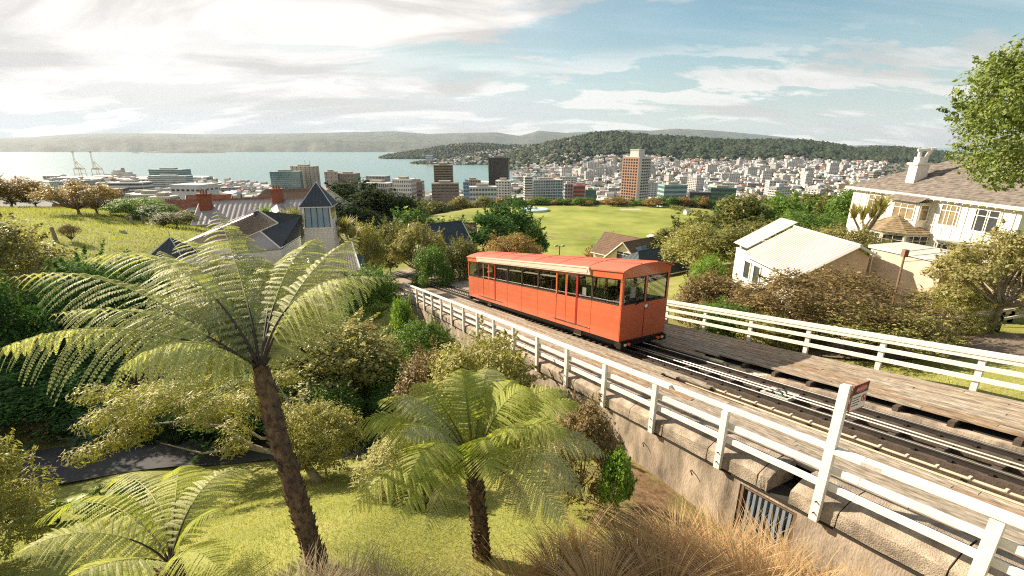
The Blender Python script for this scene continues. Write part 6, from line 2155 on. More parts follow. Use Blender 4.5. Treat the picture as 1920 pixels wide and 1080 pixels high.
gable_house('gabled_house', 'brown weathered roof behind the slate-roofed house', -14, 92, math.radians(8), 13, 7, 3, 2.0, tan_wall, choc_tile, 'tile', base=CZ - 20.2)
gable_house('garden_hut', 'tiny white hut with teal iron roof under the dark trees', -27.5, 130, math.radians(35), 5, 4, 2.6, 1.8, white_wall, mat('teal_iron', (0.10, 0.22, 0.22), 0.5), base=CZ - 23.2, cat='hut')
bg_, bgf = gable_house('gabled_house', 'brown tiled gable house with blue roof panels below the playing field', 19.5, 67, math.radians(38), 8.5, 6.5, 3.0, 2.8, cream_wall, choc_tile, 'tile', base=CZ - 19.2, windows=((-1.2, 1.2, 3.2, 4.4, 'l'),))
for k in range(3):
    MB(bgf).hexa([(-3.0 + k * 1.5, -2.4, 3.80), (-1.7 + k * 1.5, -2.4, 3.80), (-1.7 + k * 1.5, -1.0, 5.0), (-3.0 + k * 1.5, -1.0, 5.0), (-3.0 + k * 1.5, -2.4, 3.93), (-1.7 + k * 1.5, -2.4, 3.93), (-1.7 + k * 1.5, -1.0, 5.13), (-3.0 + k * 1.5, -1.0, 5.13)]).build('roof_panel', sky_glass, bg_)
gable_house('gabled_house', 'dark brown gable roof crossing behind the blue-panelled house', 17.5, 71, math.radians(-50), 6.5, 6, 3.0, 2.6, cream_wall, choc_tile, 'tile', base=CZ - 19.2)
gable_house('gabled_house', 'low dark ribbed roof just beyond the red car', 15.3, 49, math.radians(30), 8, 5.5, 2.4, 1.8, tan_wall, dark_iron, base=CZ - 15.2, hip=2.4, pitch=.5)
wt = thing('water_tank', 'pale blue-grey tank building beside the playing field', 'tank', (24.5, 76, CZ - 26))
ring8 = [(26.2 + 2.6 * math.cos(k * math.pi / 6), 78 + 2.6 * math.sin(k * math.pi / 6)) for k in range(12)]
MB().add([(x, y, CZ - 23) for x, y in ring8] + [(x, y, CZ - 15.2) for x, y in ring8], [tuple(range(12, 24))] + [(i, (i + 1) % 12, 12 + (i + 1) % 12, 12 + i) for i in range(12)]).build('drum', mat('tank_paint', (0.56, 0.60, 0.60), 0.6, .08), wt)
MB().add([(26.2 + 2.8 * math.cos(k * math.pi / 6), 78 + 2.8 * math.sin(k * math.pi / 6), CZ - 15.19) for k in range(12)] + [(26.2, 78, CZ - 14.8)], [(k, (k + 1) % 12, 12) for k in range(12)]).build('lid', trim, wt)
cot1, _f = gable_house('cottage', 'small white cottage with brown roof and white chimney by the second field', 35, 75.5, math.radians(30), 9, 6.5, 3.2, 2.2, white_wall, choc_tile, 'tile', base=CZ - 16.2, hip=2, windows=((-3.4, -1.4, .9, 2.4, 'f'), (-2, -.6, .9, 2.4, 'l')))
MB().box(38.2, 39.3, 76.6, 77.6, CZ - 16, CZ - 9.9).build('chimney', MATS['white_stucco'], cot1)
MB().box(38.05, 39.45, 76.45, 77.75, CZ - 9.899, CZ - 9.7).tube([(38.7, 77.1, CZ - 9.7), (38.7, 77.1, CZ - 9.1)], .22, 7).build('chimney_cap', brick_m, cot1)
cot2, _f = gable_house('cottage', 'low brown-roofed cottage with white chimney among the olive trees', 57, 96, math.radians(10), 12, 7, 3, 1.6, white_wall, choc_tile, 'tile', base=CZ - 17.4, hip=2)
MB().box(61.4, 62.9, 95.2, 96.6, CZ - 18, CZ - 11.4).build('chimney', MATS['white_stucco'], cot2)
MB().tube([(62.1, 95.9, CZ - 11.4), (62.1, 95.9, CZ - 10.6)], .3, 7).build('chimney_pot', brick_m, cot2)

# ---- bollard stumps on the hill
for i, (px, D, h_, lab) in enumerate([(106, 41, 1.25, 'old timber stump post beside the leafless bush on the grass'), (250, 58, 1.15, 'weathered fence stump at the upper edge of the grass'), (270, 62, 1.15, 'weathered fence stump closest to the hedge')]):
    x, y, z = gp(px, D)
    t_ = thing('stump_post', lab, 'post', (x, y, z))
    MB().tube([(x, y, z - .3), (x - .06, y, z + h_ * .5), (x - .1, y, z + h_)], [.17, .155, .14], 8).build('shaft', timber[0], t_)
    MB().tube([(x - .1, y, z + h_ - .01), (x - .103, y, z + h_ + .06)], [.14, .08], 8).build('worn_top', timber[2], t_)
x, y, z = gp(230, 50)
bl_ = MB()
br = random.Random(2)
bl_.add([(x + math.cos(k) * .4 * br.uniform(.8, 1.1), y + math.sin(k) * .35, z - .1) for k in (0, 1.05, 2.1, 3.14, 4.2, 5.2)] + [(x + math.cos(k) * .25 * br.uniform(.8, 1.1), y + math.sin(k) * .22, z + .3 + br.uniform(-.05, .05)) for k in (0, 1.05, 2.1, 3.14, 4.2, 5.2)], [tuple(range(6, 12))] + [(i, (i + 1) % 6, 6 + (i + 1) % 6, 6 + i) for i in range(6)])
tag(bl_.build('boulder', concrete_pale), 'pale boulder lying in the sunny grass', 'boulder')

# ---- the playing field: turf, pavilion pool, pitch, lamp
turf = mat('mown_turf', (0.20, 0.245, 0.045), 0.95, 0.22, .05, col2=(0.31, 0.325, 0.085), detail=12, spec=.1)
tv = [(45 + 92 * math.cos(k * 2 * math.pi / 72) * (1 + .04 * math.sin(3 * k)), 238 + 78 * math.sin(k * 2 * math.pi / 72), CZ - 39.9) for k in range(72)]
MB().add(tv, [tuple(range(72))]).build('playing_field', turf, kind='structure')
MB().add([(x, y, CZ - 39.87) for x, y in ((70, 292), (84, 294), (84, 302), (70, 300))], [(0, 1, 2, 3)]).build('cricket_pitch', mat('pale_pitch', (0.42, 0.40, 0.26), 0.95, .1, .3), kind='structure')
for k, (x0, y0, w_, h_) in enumerate(((17, 203, 5, 4), (33, 206, 4.5, 5), (22, 211, 6, 3))):
    MB().add([(x0 + w_ * math.cos(t_ * .4488) * (1 + .2 * math.sin(t_ * 2.3 + k)), y0 + h_ * math.sin(t_ * .4488) * (1 + .2 * math.cos(t_ * 1.7)), CZ - 39.88 + k * .004) for t_ in range(14)], [tuple(range(14))]).build('worn_turf', mat('worn_turf', (0.26, 0.19, 0.06), 0.95, .3, .25, col2=(0.20, 0.24, 0.04)), kind='structure')
ft = thing('fountain', 'round pale blue fountain basin with white centre at the field edge', 'fountain', (12.5, 282, CZ - 40))
cxp, cyp = 14.0, 292.0


def lathe(cx, cy, prof, n_=36):
    vs_, fs_ = [], []
    for (r_, z_) in prof:
        vs_ += [(cx + r_ * math.cos(2 * math.pi * k / n_), cy + r_ * math.sin(2 * math.pi * k / n_), z_) for k in range(n_)]
    for i in range(len(prof) - 1):
        fs_ += [(i * n_ + k, i * n_ + (k + 1) % n_, (i + 1) * n_ + (k + 1) % n_, (i + 1) * n_ + k) for k in range(n_)]
    fs_.append(tuple((len(prof) - 1) * n_ + k for k in range(n_)))
    return MB().add(vs_, fs_)


lathe(cxp, cyp, [(9.2, CZ - 40.5), (9.2, CZ - 38.9), (8.9, CZ - 38.7), (8.3, CZ - 38.8)]).build('basin', mat('basin_blue', (0.50, 0.66, 0.68), 0.4, .06), ft)
lathe(cxp, cyp, [(2.2, CZ - 38.79), (2.2, CZ - 37.9), (1.9, CZ - 37.7), (0.8, CZ - 37.1), (.6, CZ - 37.1)], 16).build('centre_piece', trim, ft)
fl_ = thing('floodlight', 'twin-headed floodlight pole standing at the near edge of the field', 'lamp post', gp(1048, 120))
x, y, z = gp(1048, 120)
ztop = at(1048, 458, 120)[2]
MB().tube([(x, y, z), (x, y, ztop)], .12, 6).build('pole', steel, fl_)
for s_ in (-.9, .9):
    MB().tube([(x, y, ztop - .3), (x + s_, y, ztop)], .05, 5).build('arm', steel, fl_)
    lathe(x + s_, y, [(.42, ztop - .15), (.48, ztop + .1), (.3, ztop + .35)], 10).build('lamp_head', concrete_pale, fl_)
hg = thing('field_hedge', 'thin hedge with white huts dividing the two playing fields', 'hedge', (100, 240, CZ - 40))
hr = random.Random(3)
for k in range(16):
    f = k / 15
    x, y = 106 + f * 12, 300 - f * 95
    nl = 260
    pos = np.stack([np.array([x] * nl) + RNG.normal(0, 1.6, nl), np.array([y] * nl) + RNG.normal(0, 3, nl), CZ - 39.6 + np.abs(RNG.normal(.8, .7, nl))], -1)
    v_, q_ = leaf_quads(pos, unit(RNG.normal(size=(nl, 3)) + np.array([0, 0, .6])), .7 + .5 * RNG.random(nl), RNG, .6)
    link('hedge_bush', np_mesh('hedge_bush', v_, q_, MATS['leaf_hedge']), hg)
for k, (f, sz) in enumerate(((.25, 1.6), (.55, 1.8))):
    x, y = 106 + f * 12 - 3, 300 - f * 95
    gable_house('hut', ('small white hut by the hedge near the far treeline', 'small white hut by the middle of the field hedge')[k], x, y, .3, 3.2, 3, 2.2, .9, white_wall, white_iron, base=CZ - 40, cat='hut')

# ------------------------------------------------------------------ the town
def facade_block(name, label, px0, px1, pytop, D, depth, wall, glassm, floors, cols, yaw=0.0, cat='building', zb=None, plant_box=True, band=False, group=None, wfrac=.62, hfrac=.5, side_cols=None, fin=False):
    """box building with real window recesses' glass set proud of shallow reveals; front towards us"""
    xl, xr = at(px0, 330, D), at(px1, 330, D)
    w = (px1 - px0) / FPX * D / max(.3, math.cos(yaw) * 1.0)
    cx = (xl[0] + xr[0]) / 2
    cy = (xl[1] + xr[1]) / 2
    z0 = H(cx, cy) if zb is None else zb
    top = at((px0 + px1) / 2, pytop, D)[2]
    h = top - z0
    t_ = thing(name, label, cat, (cx, cy, z0), group)
    fr = Fr(cx, cy, z0, yaw)
    MB(fr).box(-w / 2, w / 2, 0, depth, -6, h).build('wall', wall, t_)
    MB(fr).box(-w / 2 - .4, w / 2 + .4, -.4, depth + .4, h + .01, h + .7).build('parapet', wall, t_)
    if plant_box:
        MB(fr).box(-w * .25, w * .2, depth * .3, depth * .7, h + .71, h + 4.2).build('roof_plant', concrete_pale, t_)
    fh = h / floors
    sc = side_cols or max(2, int(cols * depth / w))
    wb = MB(fr)
    for i in range(floors):
        z1_ = i * fh + fh * (1 - hfrac) / 2
        z2_ = z1_ + fh * hfrac
        if band:
            wb.box(-w / 2 + .6, w / 2 - .6, -.12, .0, z1_, z2_)
            for sgn in (-1, 1):
                u = sgn * w / 2
                wb.box(min(u, u + sgn * .12), max(u, u + sgn * .12), .6, depth - .6, z1_, z2_)
        else:
            cw = w / cols
            for k in range(cols):
                c = -w / 2 + cw * (k + .5)
                wb.box(c - cw * wfrac / 2, c + cw * wfrac / 2, -.12, .0, z1_, z2_)
            cd = depth / sc
            for k in range(sc):
                c = cd * (k + .5)
                for sgn in (-1, 1):
                    u = sgn * w / 2
                    wb.box(min(u, u + sgn * .12), max(u, u + sgn * .12), c - cd * wfrac / 2, c + cd * wfrac / 2, z1_, z2_)
    wb.build('window_grid', glassm, t_, kind='stuff')
    if fin:
        fm_ = MB(fr)
        for k in range(cols + 1):
            c = -w / 2 + w / cols * k
            fm_.box(c - .35, c + .35, -.7, -.13, 0, h)
        fm_.build('facade_fins', wall, t_, kind='stuff')
    return t_, fr, w, h


w_pale = mat('pale_facade', (0.62, 0.59, 0.53), 0.8, .1, .05)
w_white = mat('white_facade', (0.58, 0.56, 0.52), 0.75, .08, .05)
w_tan = mat('tan_facade', (0.40, 0.33, 0.25), 0.85, .1, .05)
w_dark = mat('dark_facade', (0.035, 0.032, 0.03), 0.5, .1, .05)
w_brown = mat('brown_facade', (0.24, 0.18, 0.125), 0.8, .1, .05)
w_terra = mat('terracotta_facade', (0.40, 0.235, 0.155), 0.85, .1, .05)
w_red = mat('red_facade', (0.40, 0.10, 0.06), 0.8, .1, .05)
w_grey = mat('grey_facade', (0.30, 0.31, 0.31), 0.8, .1, .05)
w_green = mat('green_facade', (0.27, 0.37, 0.35), 0.5, .1, .05)
w_forest = mat('forest_green_facade', (0.07, 0.17, 0.10), 0.5, .1, .05)
w_blue = mat('blue_facade', (0.16, 0.25, 0.35), 0.6, .1, .05)
g_dark = mat('tower_glass', (0.03, 0.04, 0.045), 0.12, .2, .05, spec=.8)
g_teal = mat('teal_glass', (0.06, 0.13, 0.13), 0.1, .2, .05, spec=.9)
g_black = mat('black_glass', (0.012, 0.012, 0.013), 0.15, .2, .05, spec=.6)

# the tall terracotta and white apartment tower, seen on its corner
twr = thing('apartment_tower', 'tall slab tower with terracotta side and white balconied side behind the treeline', 'tower', at(1195, 390, 520))
tc_ = at(1197, 330, 520)
TWF = Fr(tc_[0], tc_[1], 0, math.radians(38))
zt1, zt0 = at(1192, 294, 520)[2], CZ - 85
wl1, wl2 = 20.0, 24.0
MB(TWF).box(0, wl1, 0.0, wl2, zt0, zt1).build('core_wall', w_white, twr)
MB(TWF).box(-.3, -.01, .4, wl2, zt0, zt1 - .5).build('terracotta_wall', w_terra, twr)
g_ = MB(TWF)
s_ = MB(TWF)
for i in range(22):
    z_ = zt1 - 4.2 - i * 3.25
    for k in range(6):
        g_.box(-.42, -.301, 2.4 + k * 3.6, 4.5 + k * 3.6, z_, z_ + 1.9)
    s_.box(5.0, wl1 - .3, -.12, -.01, z_, z_ + 1.75)
g_.build('terracotta_side_windows', g_dark, twr, kind='stuff')
s_.build('balcony_side_windows', g_dark, twr, kind='stuff')
sl_ = MB(TWF)
for i in range(23):
    z_ = zt1 - 2.4 - i * 3.25
    sl_.box(4.6, wl1 + .6, -1.1, -.13, z_, z_ + .75)
for k in range(4):
    sl_.box(8.0 + k * 4.0, 8.25 + k * 4.0, -1.0, -.13, zt0, zt1 - 1)
sl_.build('balcony_slabs', w_white, twr, kind='stuff')
MB(TWF).box(4, 15, 5, 17, zt1 + .01, zt1 + 7).box(3.5, 15.5, 4.5, 17.5, zt1 + 7.01, zt1 + 8).build('plant_room', w_white, twr)

facade_block('office_tower', 'black glass office tower standing in front of the harbour', 916, 953, 296, 900, 32, w_dark, g_black, 24, 9, math.radians(-4), zb=8)
facade_block('office_tower', 'brown stepped office tower with dark upper storeys', 814, 849, 310, 780, 30, w_brown, g_black, 20, 8, math.radians(6), zb=10, band=True)
facade_block('office_block', 'wide brown concrete office block at the foot of the stepped tower', 809, 859, 345, 735, 24, w_brown, g_dark, 11, 6, math.radians(6), zb=12, wfrac=.8, fin=True)
facade_block('office_block', 'white finned office block with grey rooftop storey behind the dark trees', 668, 726, 344, 760, 34, w_white, g_dark, 7, 14, math.radians(-14), zb=12, fin=True, wfrac=.6, hfrac=.8)
facade_block('rooftop_block', 'grey plant storey rising behind the white finned block', 684, 722, 331, 790, 20, w_grey, g_dark, 14, 6, math.radians(-14), zb=12, plant_box=False)
facade_block('office_block', 'white office block with colonnaded top storey', 734, 770, 337, 740, 26, w_white, g_dark, 9, 10, math.radians(-8), zb=12, wfrac=.45, hfrac=.45)
facade_block('office_block', 'dark stepped block beside the colonnaded white block', 771, 790, 341, 800, 24, w_brown, g_dark, 8, 5, 0, zb=10, band=True)
facade_block('apartment_block', 'white balconied apartment block in front of the black tower', 880, 931, 352, 640, 18, w_white, g_teal, 7, 9, math.radians(5), zb=22, wfrac=.75)
facade_block('apartment_block', 'pale tower block with blind white end wall by the black tower', 929, 956, 340, 700, 20, w_pale, g_dark, 14, 5, math.radians(-6), zb=14)
facade_block('office_block', 'slim blue panelled block beside the white apartments', 868, 878, 342, 720, 18, w_blue, g_dark, 10, 3, 0, zb=14)
facade_block('office_block', 'beige block behind the white apartments', 872, 900, 338, 860, 20, w_tan, g_dark, 10, 6, 0, zb=10)
facade_block('glass_block', 'wide pale green glazed office block right of the black tower', 1000, 1056, 338, 860, 26, w_white, g_teal, 10, 12, math.radians(8), zb=8, wfrac=.8, hfrac=.7)
facade_block('apartment_block', 'pale grey apartment tower left of the green glazed block', 984, 999, 332, 820, 20, w_pale, g_dark, 14, 3, math.radians(5), zb=8, band=True)
facade_block('office_block', 'small bright red block with dark window bands', 1076, 1098, 349, 720, 18, w_red, g_dark, 6, 4, math.radians(-8), zb=26, band=True)
facade_block('office_block', 'grey blank walled block next to the red block', 1060, 1075, 346, 740, 18, w_grey, g_dark, 7, 3, 0, zb=24)
facade_block('office_block', 'low green louvred block beside the red block', 1099, 1120, 358, 760, 18, w_forest, g_teal, 4, 5, 0, zb=22, band=True)
facade_block('office_block', 'turquoise glass office block with white floor bands', 1247, 1292, 348, 690, 24, w_green, g_teal, 6, 12, math.radians(6), zb=26, band=True)
facade_block('office_block', 'dark green mesh clad block in the right of the town', 1338, 1383, 354, 760, 22, w_forest, g_dark, 5, 8, math.radians(-10), zb=22, band=True)
facade_block('hall', 'black roofed modern hall with sloping white fins', 1300, 1336, 363, 700, 20, w_dark, g_dark, 2, 4, math.radians(-14), zb=30, plant_box=False, band=True)
facade_block('glass_tower', 'curved-looking green glass office complex on the waterfront', 278, 342, 318, 1330, 40, w_green, g_teal, 10, 12, math.radians(-6), zb=4, band=True)
facade_block('glass_block', 'lower white banded wing of the green glass complex', 274, 349, 330, 1300, 30, w_white, g_teal, 7, 14, math.radians(-6), zb=4, band=True)
facade_block('office_tower', 'tan concrete slab tower with twin masts', 543, 589, 312, 1120, 26, w_tan, g_dark, 16, 5, math.radians(-18), zb=5, wfrac=.2)
facade_block('glass_block', 'green glass office block joined to the tan slab tower', 509, 560, 322, 1080, 26, w_green, g_teal, 12, 12, math.radians(12), zb=5, wfrac=.9, hfrac=.8)
facade_block('museum_block', 'sand coloured faceted waterfront building', 610, 632, 322, 1150, 30, w_tan, g_dark, 6, 3, math.radians(20), zb=4, wfrac=.2)
facade_block('museum_block', 'brown and grey angular waterfront building', 630, 664, 326, 1160, 36, w_brown, g_dark, 5, 5, math.radians(-8), zb=4, wfrac=.3)
facade_block('office_block', 'pale grey blank stadium-like block near the wharf', 228, 272, 365, 560, 20, w_pale, g_dark, 6, 10, math.radians(6), zb=30, hfrac=.35)
facade_block('office_block', 'white office block with rows of small dark windows near the wharf', 238, 292, 367, 520, 22, w_white, g_dark, 7, 16, math.radians(10), zb=36, wfrac=.55)
facade_block('hall', 'white flat-roofed hall behind the long red roof', 312, 372, 348, 700, 40, w_white, g_dark, 3, 6, math.radians(-6), zb=20, hfrac=.2, plant_box=False)
facade_block('office_block', 'long pale office block with window bands near the wharf', 200, 262, 343, 900, 30, w_pale, g_dark, 6, 14, math.radians(4), zb=10, band=True)
facade_block('office_block', 'dark roofed office block near the wharf', 170, 208, 357, 640, 26, w_dark, g_dark, 3, 6, math.radians(4), zb=28, plant_box=False)
facade_block('office_block', 'cream office block with deep cornice near the wharf', 268, 306, 372, 480, 20, cream_wall, g_dark, 6, 9, math.radians(8), zb=40)
# rooftop masts of the tan tower
for px in (572, 581):
    b_ = at(px, 308, 1130)
    tag(MB().tube([b_ - np.array([0, 0, 3]), b_ + np.array([0, 0, 9])], [.5, .25], 5).build('roof_mast', steel), 'thin radio mast on the tan slab tower', 'mast', 'masts on the tan tower')

# ---- shared small buildings
unit_boxes = []


def unit_box(name, wall, glassm, roof, cols, rows, gab=0.0):
    mb = MB()
    mb.box(-.5, .5, -.5, .5, -.3, 1, 0)
    for i in range(rows):
        z0, z1 = (i + .28) / rows, (i + .75) / rows
        for k in range(cols):
            a, b_ = -.5 + (k + .2) / cols, -.5 + (k + .8) / cols
            for q4 in ([(a, -.506, z0), (b_, -.506, z0), (b_, -.506, z1), (a, -.506, z1)], [(-.506, b_, z0), (-.506, a, z0), (-.506, a, z1), (-.506, b_, z1)], [(.506, a, z0), (.506, b_, z0), (.506, b_, z1), (.506, a, z1)]):
                mb.add(q4, [(0, 1, 2, 3)], 1)
    if gab:
        mb.add([(-.56, -.56, 1.0), (.56, -.56, 1.0), (.56, .56, 1.0), (-.56, .56, 1.0), (-.56, 0, 1 + gab), (.56, 0, 1 + gab)], [(0, 1, 5, 4), (2, 3, 4, 5), (0, 4, 3), (1, 2, 5)], 2)
    else:
        mb.box(-.52, .52, -.52, .52, 1.002, 1.05, 2)
        mb.box(-.2, .15, -.2, .2, 1.052, 1.2, 0)
    me = bpy.data.meshes.new(name)
    me.from_pydata(mb.v, [], mb.f)
    for x in (wall, glassm, roof):
        me.materials.append(x)
    me.polygons.foreach_set('material_index', mb.m)
    me.update()
    return me


r_grey = mat('town_roof_grey', (0.36, 0.35, 0.33), 0.8, .15, .1)
r_white = mat('town_roof_white', (0.68, 0.66, 0.62), 0.7, .1, .1)
r_red = mat('town_roof_red', (0.38, 0.13, 0.07), 0.8, .15, .1)
r_brown = mat('town_roof_brown', (0.22, 0.16, 0.12), 0.8, .15, .1)
TOWN = [('white flat-roofed town building with dark windows', unit_box('town_white', w_white, g_dark, r_white, 6, 4)), ('pale grey flat-roofed town building', unit_box('town_pale', w_pale, g_dark, r_grey, 5, 4)),
        ('tan flat-roofed town building', unit_box('town_tan', w_tan, g_dark, r_grey, 5, 3)), ('grey town block with white roof', unit_box('town_grey', w_grey, g_dark, r_white, 5, 3)),
        ('white town block with many window rows', unit_box('town_tall', w_white, g_dark, r_grey, 5, 9)), ('red walled town building', unit_box('town_red', w_red, g_dark, r_grey, 4, 3)),
        ('green glazed town building', unit_box('town_green', w_green, g_teal, r_white, 6, 4)), ('long white-roofed warehouse', unit_box('town_shed', w_pale, g_dark, r_white, 4, 1, .25))]
HOUSE = [('white house with grey roof', unit_box('house_white_grey', w_white, g_dark, r_grey, 2, 1, .55)), ('white house with red roof', unit_box('house_white_red', w_white, g_dark, r_red, 2, 1, .55)), ('cream house with brown roof', unit_box('house_cream_brown', cream_wall, g_dark, r_brown, 2, 2, .5)),
         ('white flat-roofed apartment house', unit_box('house_white_flat', w_white, g_dark, r_white, 3, 2)), ('white house with white roof', unit_box('house_white_white', w_white, g_dark, r_white, 2, 2, .5))]
tr_ = random.Random(31)


def drop(me, name, label, cat, group, x, y, z, w, d, h, yaw):
    o = bpy.data.objects.new(name, me)
    COL.objects.link(o)
    o.location = (x, y, z)
    o.scale = (w, d, h)
    o.rotation_euler[2] = yaw
    return tag(o, label, cat, group)


placed = []
# shore line of the flat town, photo column -> farthest ground
SHORE = [(0, 1500), (60, 1500), (100, 1700), (420, 1700), (480, 1380), (640, 1250), (760, 1080), (880, 1150), (960, 1900), (985, 2300), (1700, 2700)]
n_t = 0
while n_t < 290:
    px = tr_.choice((tr_.uniform(960, 1640), tr_.uniform(960, 1640), tr_.uniform(100, 960)))
    dmax = np.interp(px, *zip(*SHORE))
    D = tr_.uniform(700 if px > 960 else 620, dmax * .985) if tr_.random() < .5 else tr_.uniform(dmax * .55, dmax * .985)
    if px < 960 and D < 560:
        continue
    w, d = tr_.uniform(16, 42), tr_.uniform(14, 30)
    h = tr_.choices((tr_.uniform(7, 13), tr_.uniform(13, 24), tr_.uniform(26, 46)), (5, 5, 3 if 1000 < px < 1600 else .2))[0]
    if px < 960:
        h = min(h, 15)
    x, y = at(px, 330, D)[:2]
    if any((x - a) ** 2 + (y - b_) ** 2 < (20 + .008 * D) ** 2 for a, b_ in placed):
        n_t += .05
        continue
    placed.append((x, y))
    i = 4 if h > 25 else tr_.choices((0, 1, 2, 3, 5, 6, 7), (6, 4, 2, 3, .6, .5, 2))[0]
    lab, me = TOWN[i]
    if px > 960:
        reg = 'close behind the field treeline' if D < 1000 else 'at the foot of the forested ridge' if D > 2050 else 'between the black and terracotta towers' if px < 1165 else 'behind the turquoise glass block' if px < 1300 else 'behind the dark green block' if px < 1440 else 'on the flat towards the big white house'
    else:
        reg = 'near the wharf cranes' if px < 260 else 'beside the green glass complex' if px < 430 else 'around the tan slab tower' if px < 620 else 'between the turret and the black tower'
    drop(me, 'town_building', lab + ' ' + reg, 'building', 'small buildings of the town', x, y, max(H(x, y), 2.0), w, d, h, tr_.uniform(-.5, .5))
    n_t += 1
rest = [MB() for _ in range(4)]
for k in range(2300):          # countless further roofs between them
    px = tr_.uniform(965, 1660) if k % 4 else tr_.uniform(120, 960)
    D = tr_.uniform(900, 2650) if k % 4 else tr_.uniform(620, float(np.interp(px, *zip(*SHORE))) * .98)
    x, y = at(px, 330, D)[:2]
    if any((x - a) ** 2 + (y - b_) ** 2 < 18 ** 2 for a, b_ in placed):
        continue
    w, d, h, z = tr_.uniform(7, 18), tr_.uniform(7, 14), tr_.uniform(5, 14), max(H(x, y), 2.0)
    m_ = rest[tr_.choices(range(4), (5, 3, 2, 1))[0]]
    m_.box(x - w / 2, x + w / 2, y - d / 2, y + d / 2, z - 3, z + h)
    m_.add([(x - w / 2 - .5, y - d / 2 - .5, z + h), (x + w / 2 + .5, y - d / 2 - .5, z + h), (x + w / 2 + .5, y + d / 2 + .5, z + h), (x - w / 2 - .5, y + d / 2 + .5, z + h), (x - w / 2, y, z + h + 3), (x + w / 2, y, z + h + 3)], [(0, 1, 5, 4), (2, 3, 4, 5), (0, 4, 3), (1, 2, 5)], 1)
for k, (m_, wm_, rm_) in enumerate(zip(rest, (w_white, w_pale, w_tan, w_white), (r_white, r_grey, r_brown, r_red))):
    o = m_.build('town_roofs', [wm_, rm_], kind='stuff')
    tag(o, ('countless small pale roofs across the far town', 'countless small grey roofs across the far town', 'countless small brown roofs across the far town', 'scattered small red roofs across the far town')[k], 'town roofs')

# ---- the wooded hill and headlands
CREST = [(925, 306), (945, 296), (975, 283), (1010, 274), (1045, 266), (1085, 258), (1115, 252), (1145, 250), (1185, 254), (1230, 257), (1290, 261), (1340, 265), (1400, 266), (1455, 265), (1510, 267), (1560, 273), (1600, 281), (1640, 279), (1690, 280), (1740, 285), (1800, 292), (2000, 297), (2300, 300)]
D0, D1, D2 = 2350.0, 3050.0, 3700.0


def hill_z(px, D):
    c = at(1, np.interp(px, *zip(*CREST)), D1)[2]
    f = np.clip((D - D0) / (D1 - D0), 0, 1) if D <= D1 else np.clip((D2 - D) / (D2 - D1), 0, 1)
    f = f ** .8
    bump = 1 + (.20 * math.sin(px * .045 + D * .004) + .12 * math.sin(px * .11 - D * .009) + .08 * math.sin(px * .23 + D * .003)) * (1 - f)
    return 3 + max(c - 3, 0) * min(f * bump, 1.0)


pxs, Ds = np.arange(915, 2310, 9.0), np.linspace(D0 - 40, D2, 26)
hv = [(*at(px, 300, D)[:2], hill_z(px, D) - 2) for D in Ds for px in pxs]
npx = len(pxs)
hq = [(j * npx + i, j * npx + i + 1, (j + 1) * npx + i + 1, (j + 1) * npx + i) for j in range(len(Ds) - 1) for i in range(npx - 1)]
hill_m = mat('hill_scrub', (0.06, 0.08, 0.025), 0.95, .35, .012, col2=(0.16, 0.16, 0.06), detail=9)
MB().add(hv, hq).build('wooded_hill', hill_m, kind='structure', smooth=True)
HEADS = {'point': ([(706, 297), (725, 291), (760, 285), (800, 279), (850, 271), (900, 268.5), (950, 272), (1000, 272), (1060, 276)], 4600, 330), 'headland': ([(752, 309), (785, 303), (815, 300), (840, 299), (870, 291), (915, 284), (960, 279), (1010, 274), (1050, 272)], 3250, 260)}
for nm, (cr_, dd0, dp) in HEADS.items():
    far_ridge(nm + '_land', cr_, dd0, depth=dp, seed=4, rough=2, base=-2, material=hill_m, nx=120, ny=13)


def head_z(nm, px, D):
    cr_, dd0, dp = HEADS[nm]
    c = at(1, np.interp(px, *zip(*cr_)), dd0)[2]
    return -2 + (c + 2) * max(0, 1 - abs(D - dd0) / dp) ** .85


OCT = np.array([(1, 0, 0), (-1, 0, 0), (0, 1, 0), (0, -1, 0), (0, 0, 1.1), (.7, .7, .45), (-.7, .7, .5), (-.7, -.7, .4), (.7, -.7, .5)])
OCF = np.array([(0, 5, 4), (5, 2, 4), (2, 6, 4), (6, 1, 4), (1, 7, 4), (7, 3, 4), (3, 8, 4), (8, 0, 4)])


def tree_mass(name, label, pts, mats_, seed):
    r = np.random.default_rng(seed)
    V, F, M, b0 = [], [], [], 0
    for (x, y, z, s) in pts:
        a = r.random() * 6.28
        R = np.array([[math.cos(a), -math.sin(a), 0], [math.sin(a), math.cos(a), 0], [0, 0, 1]])
        V.append((OCT * (s * r.uniform(.7, 1.25, (9, 1)))) @ R.T + np.array([x, y, z]))
        F.append(OCF + b0)
        M += [int(r.integers(0, len(mats_)))] * 8
        b0 += 9
    o = link(name, np_mesh(name, np.concatenate(V), np.concatenate(F), mats_, M, smooth=True), kind='stuff')
    return tag(o, label, 'wood')


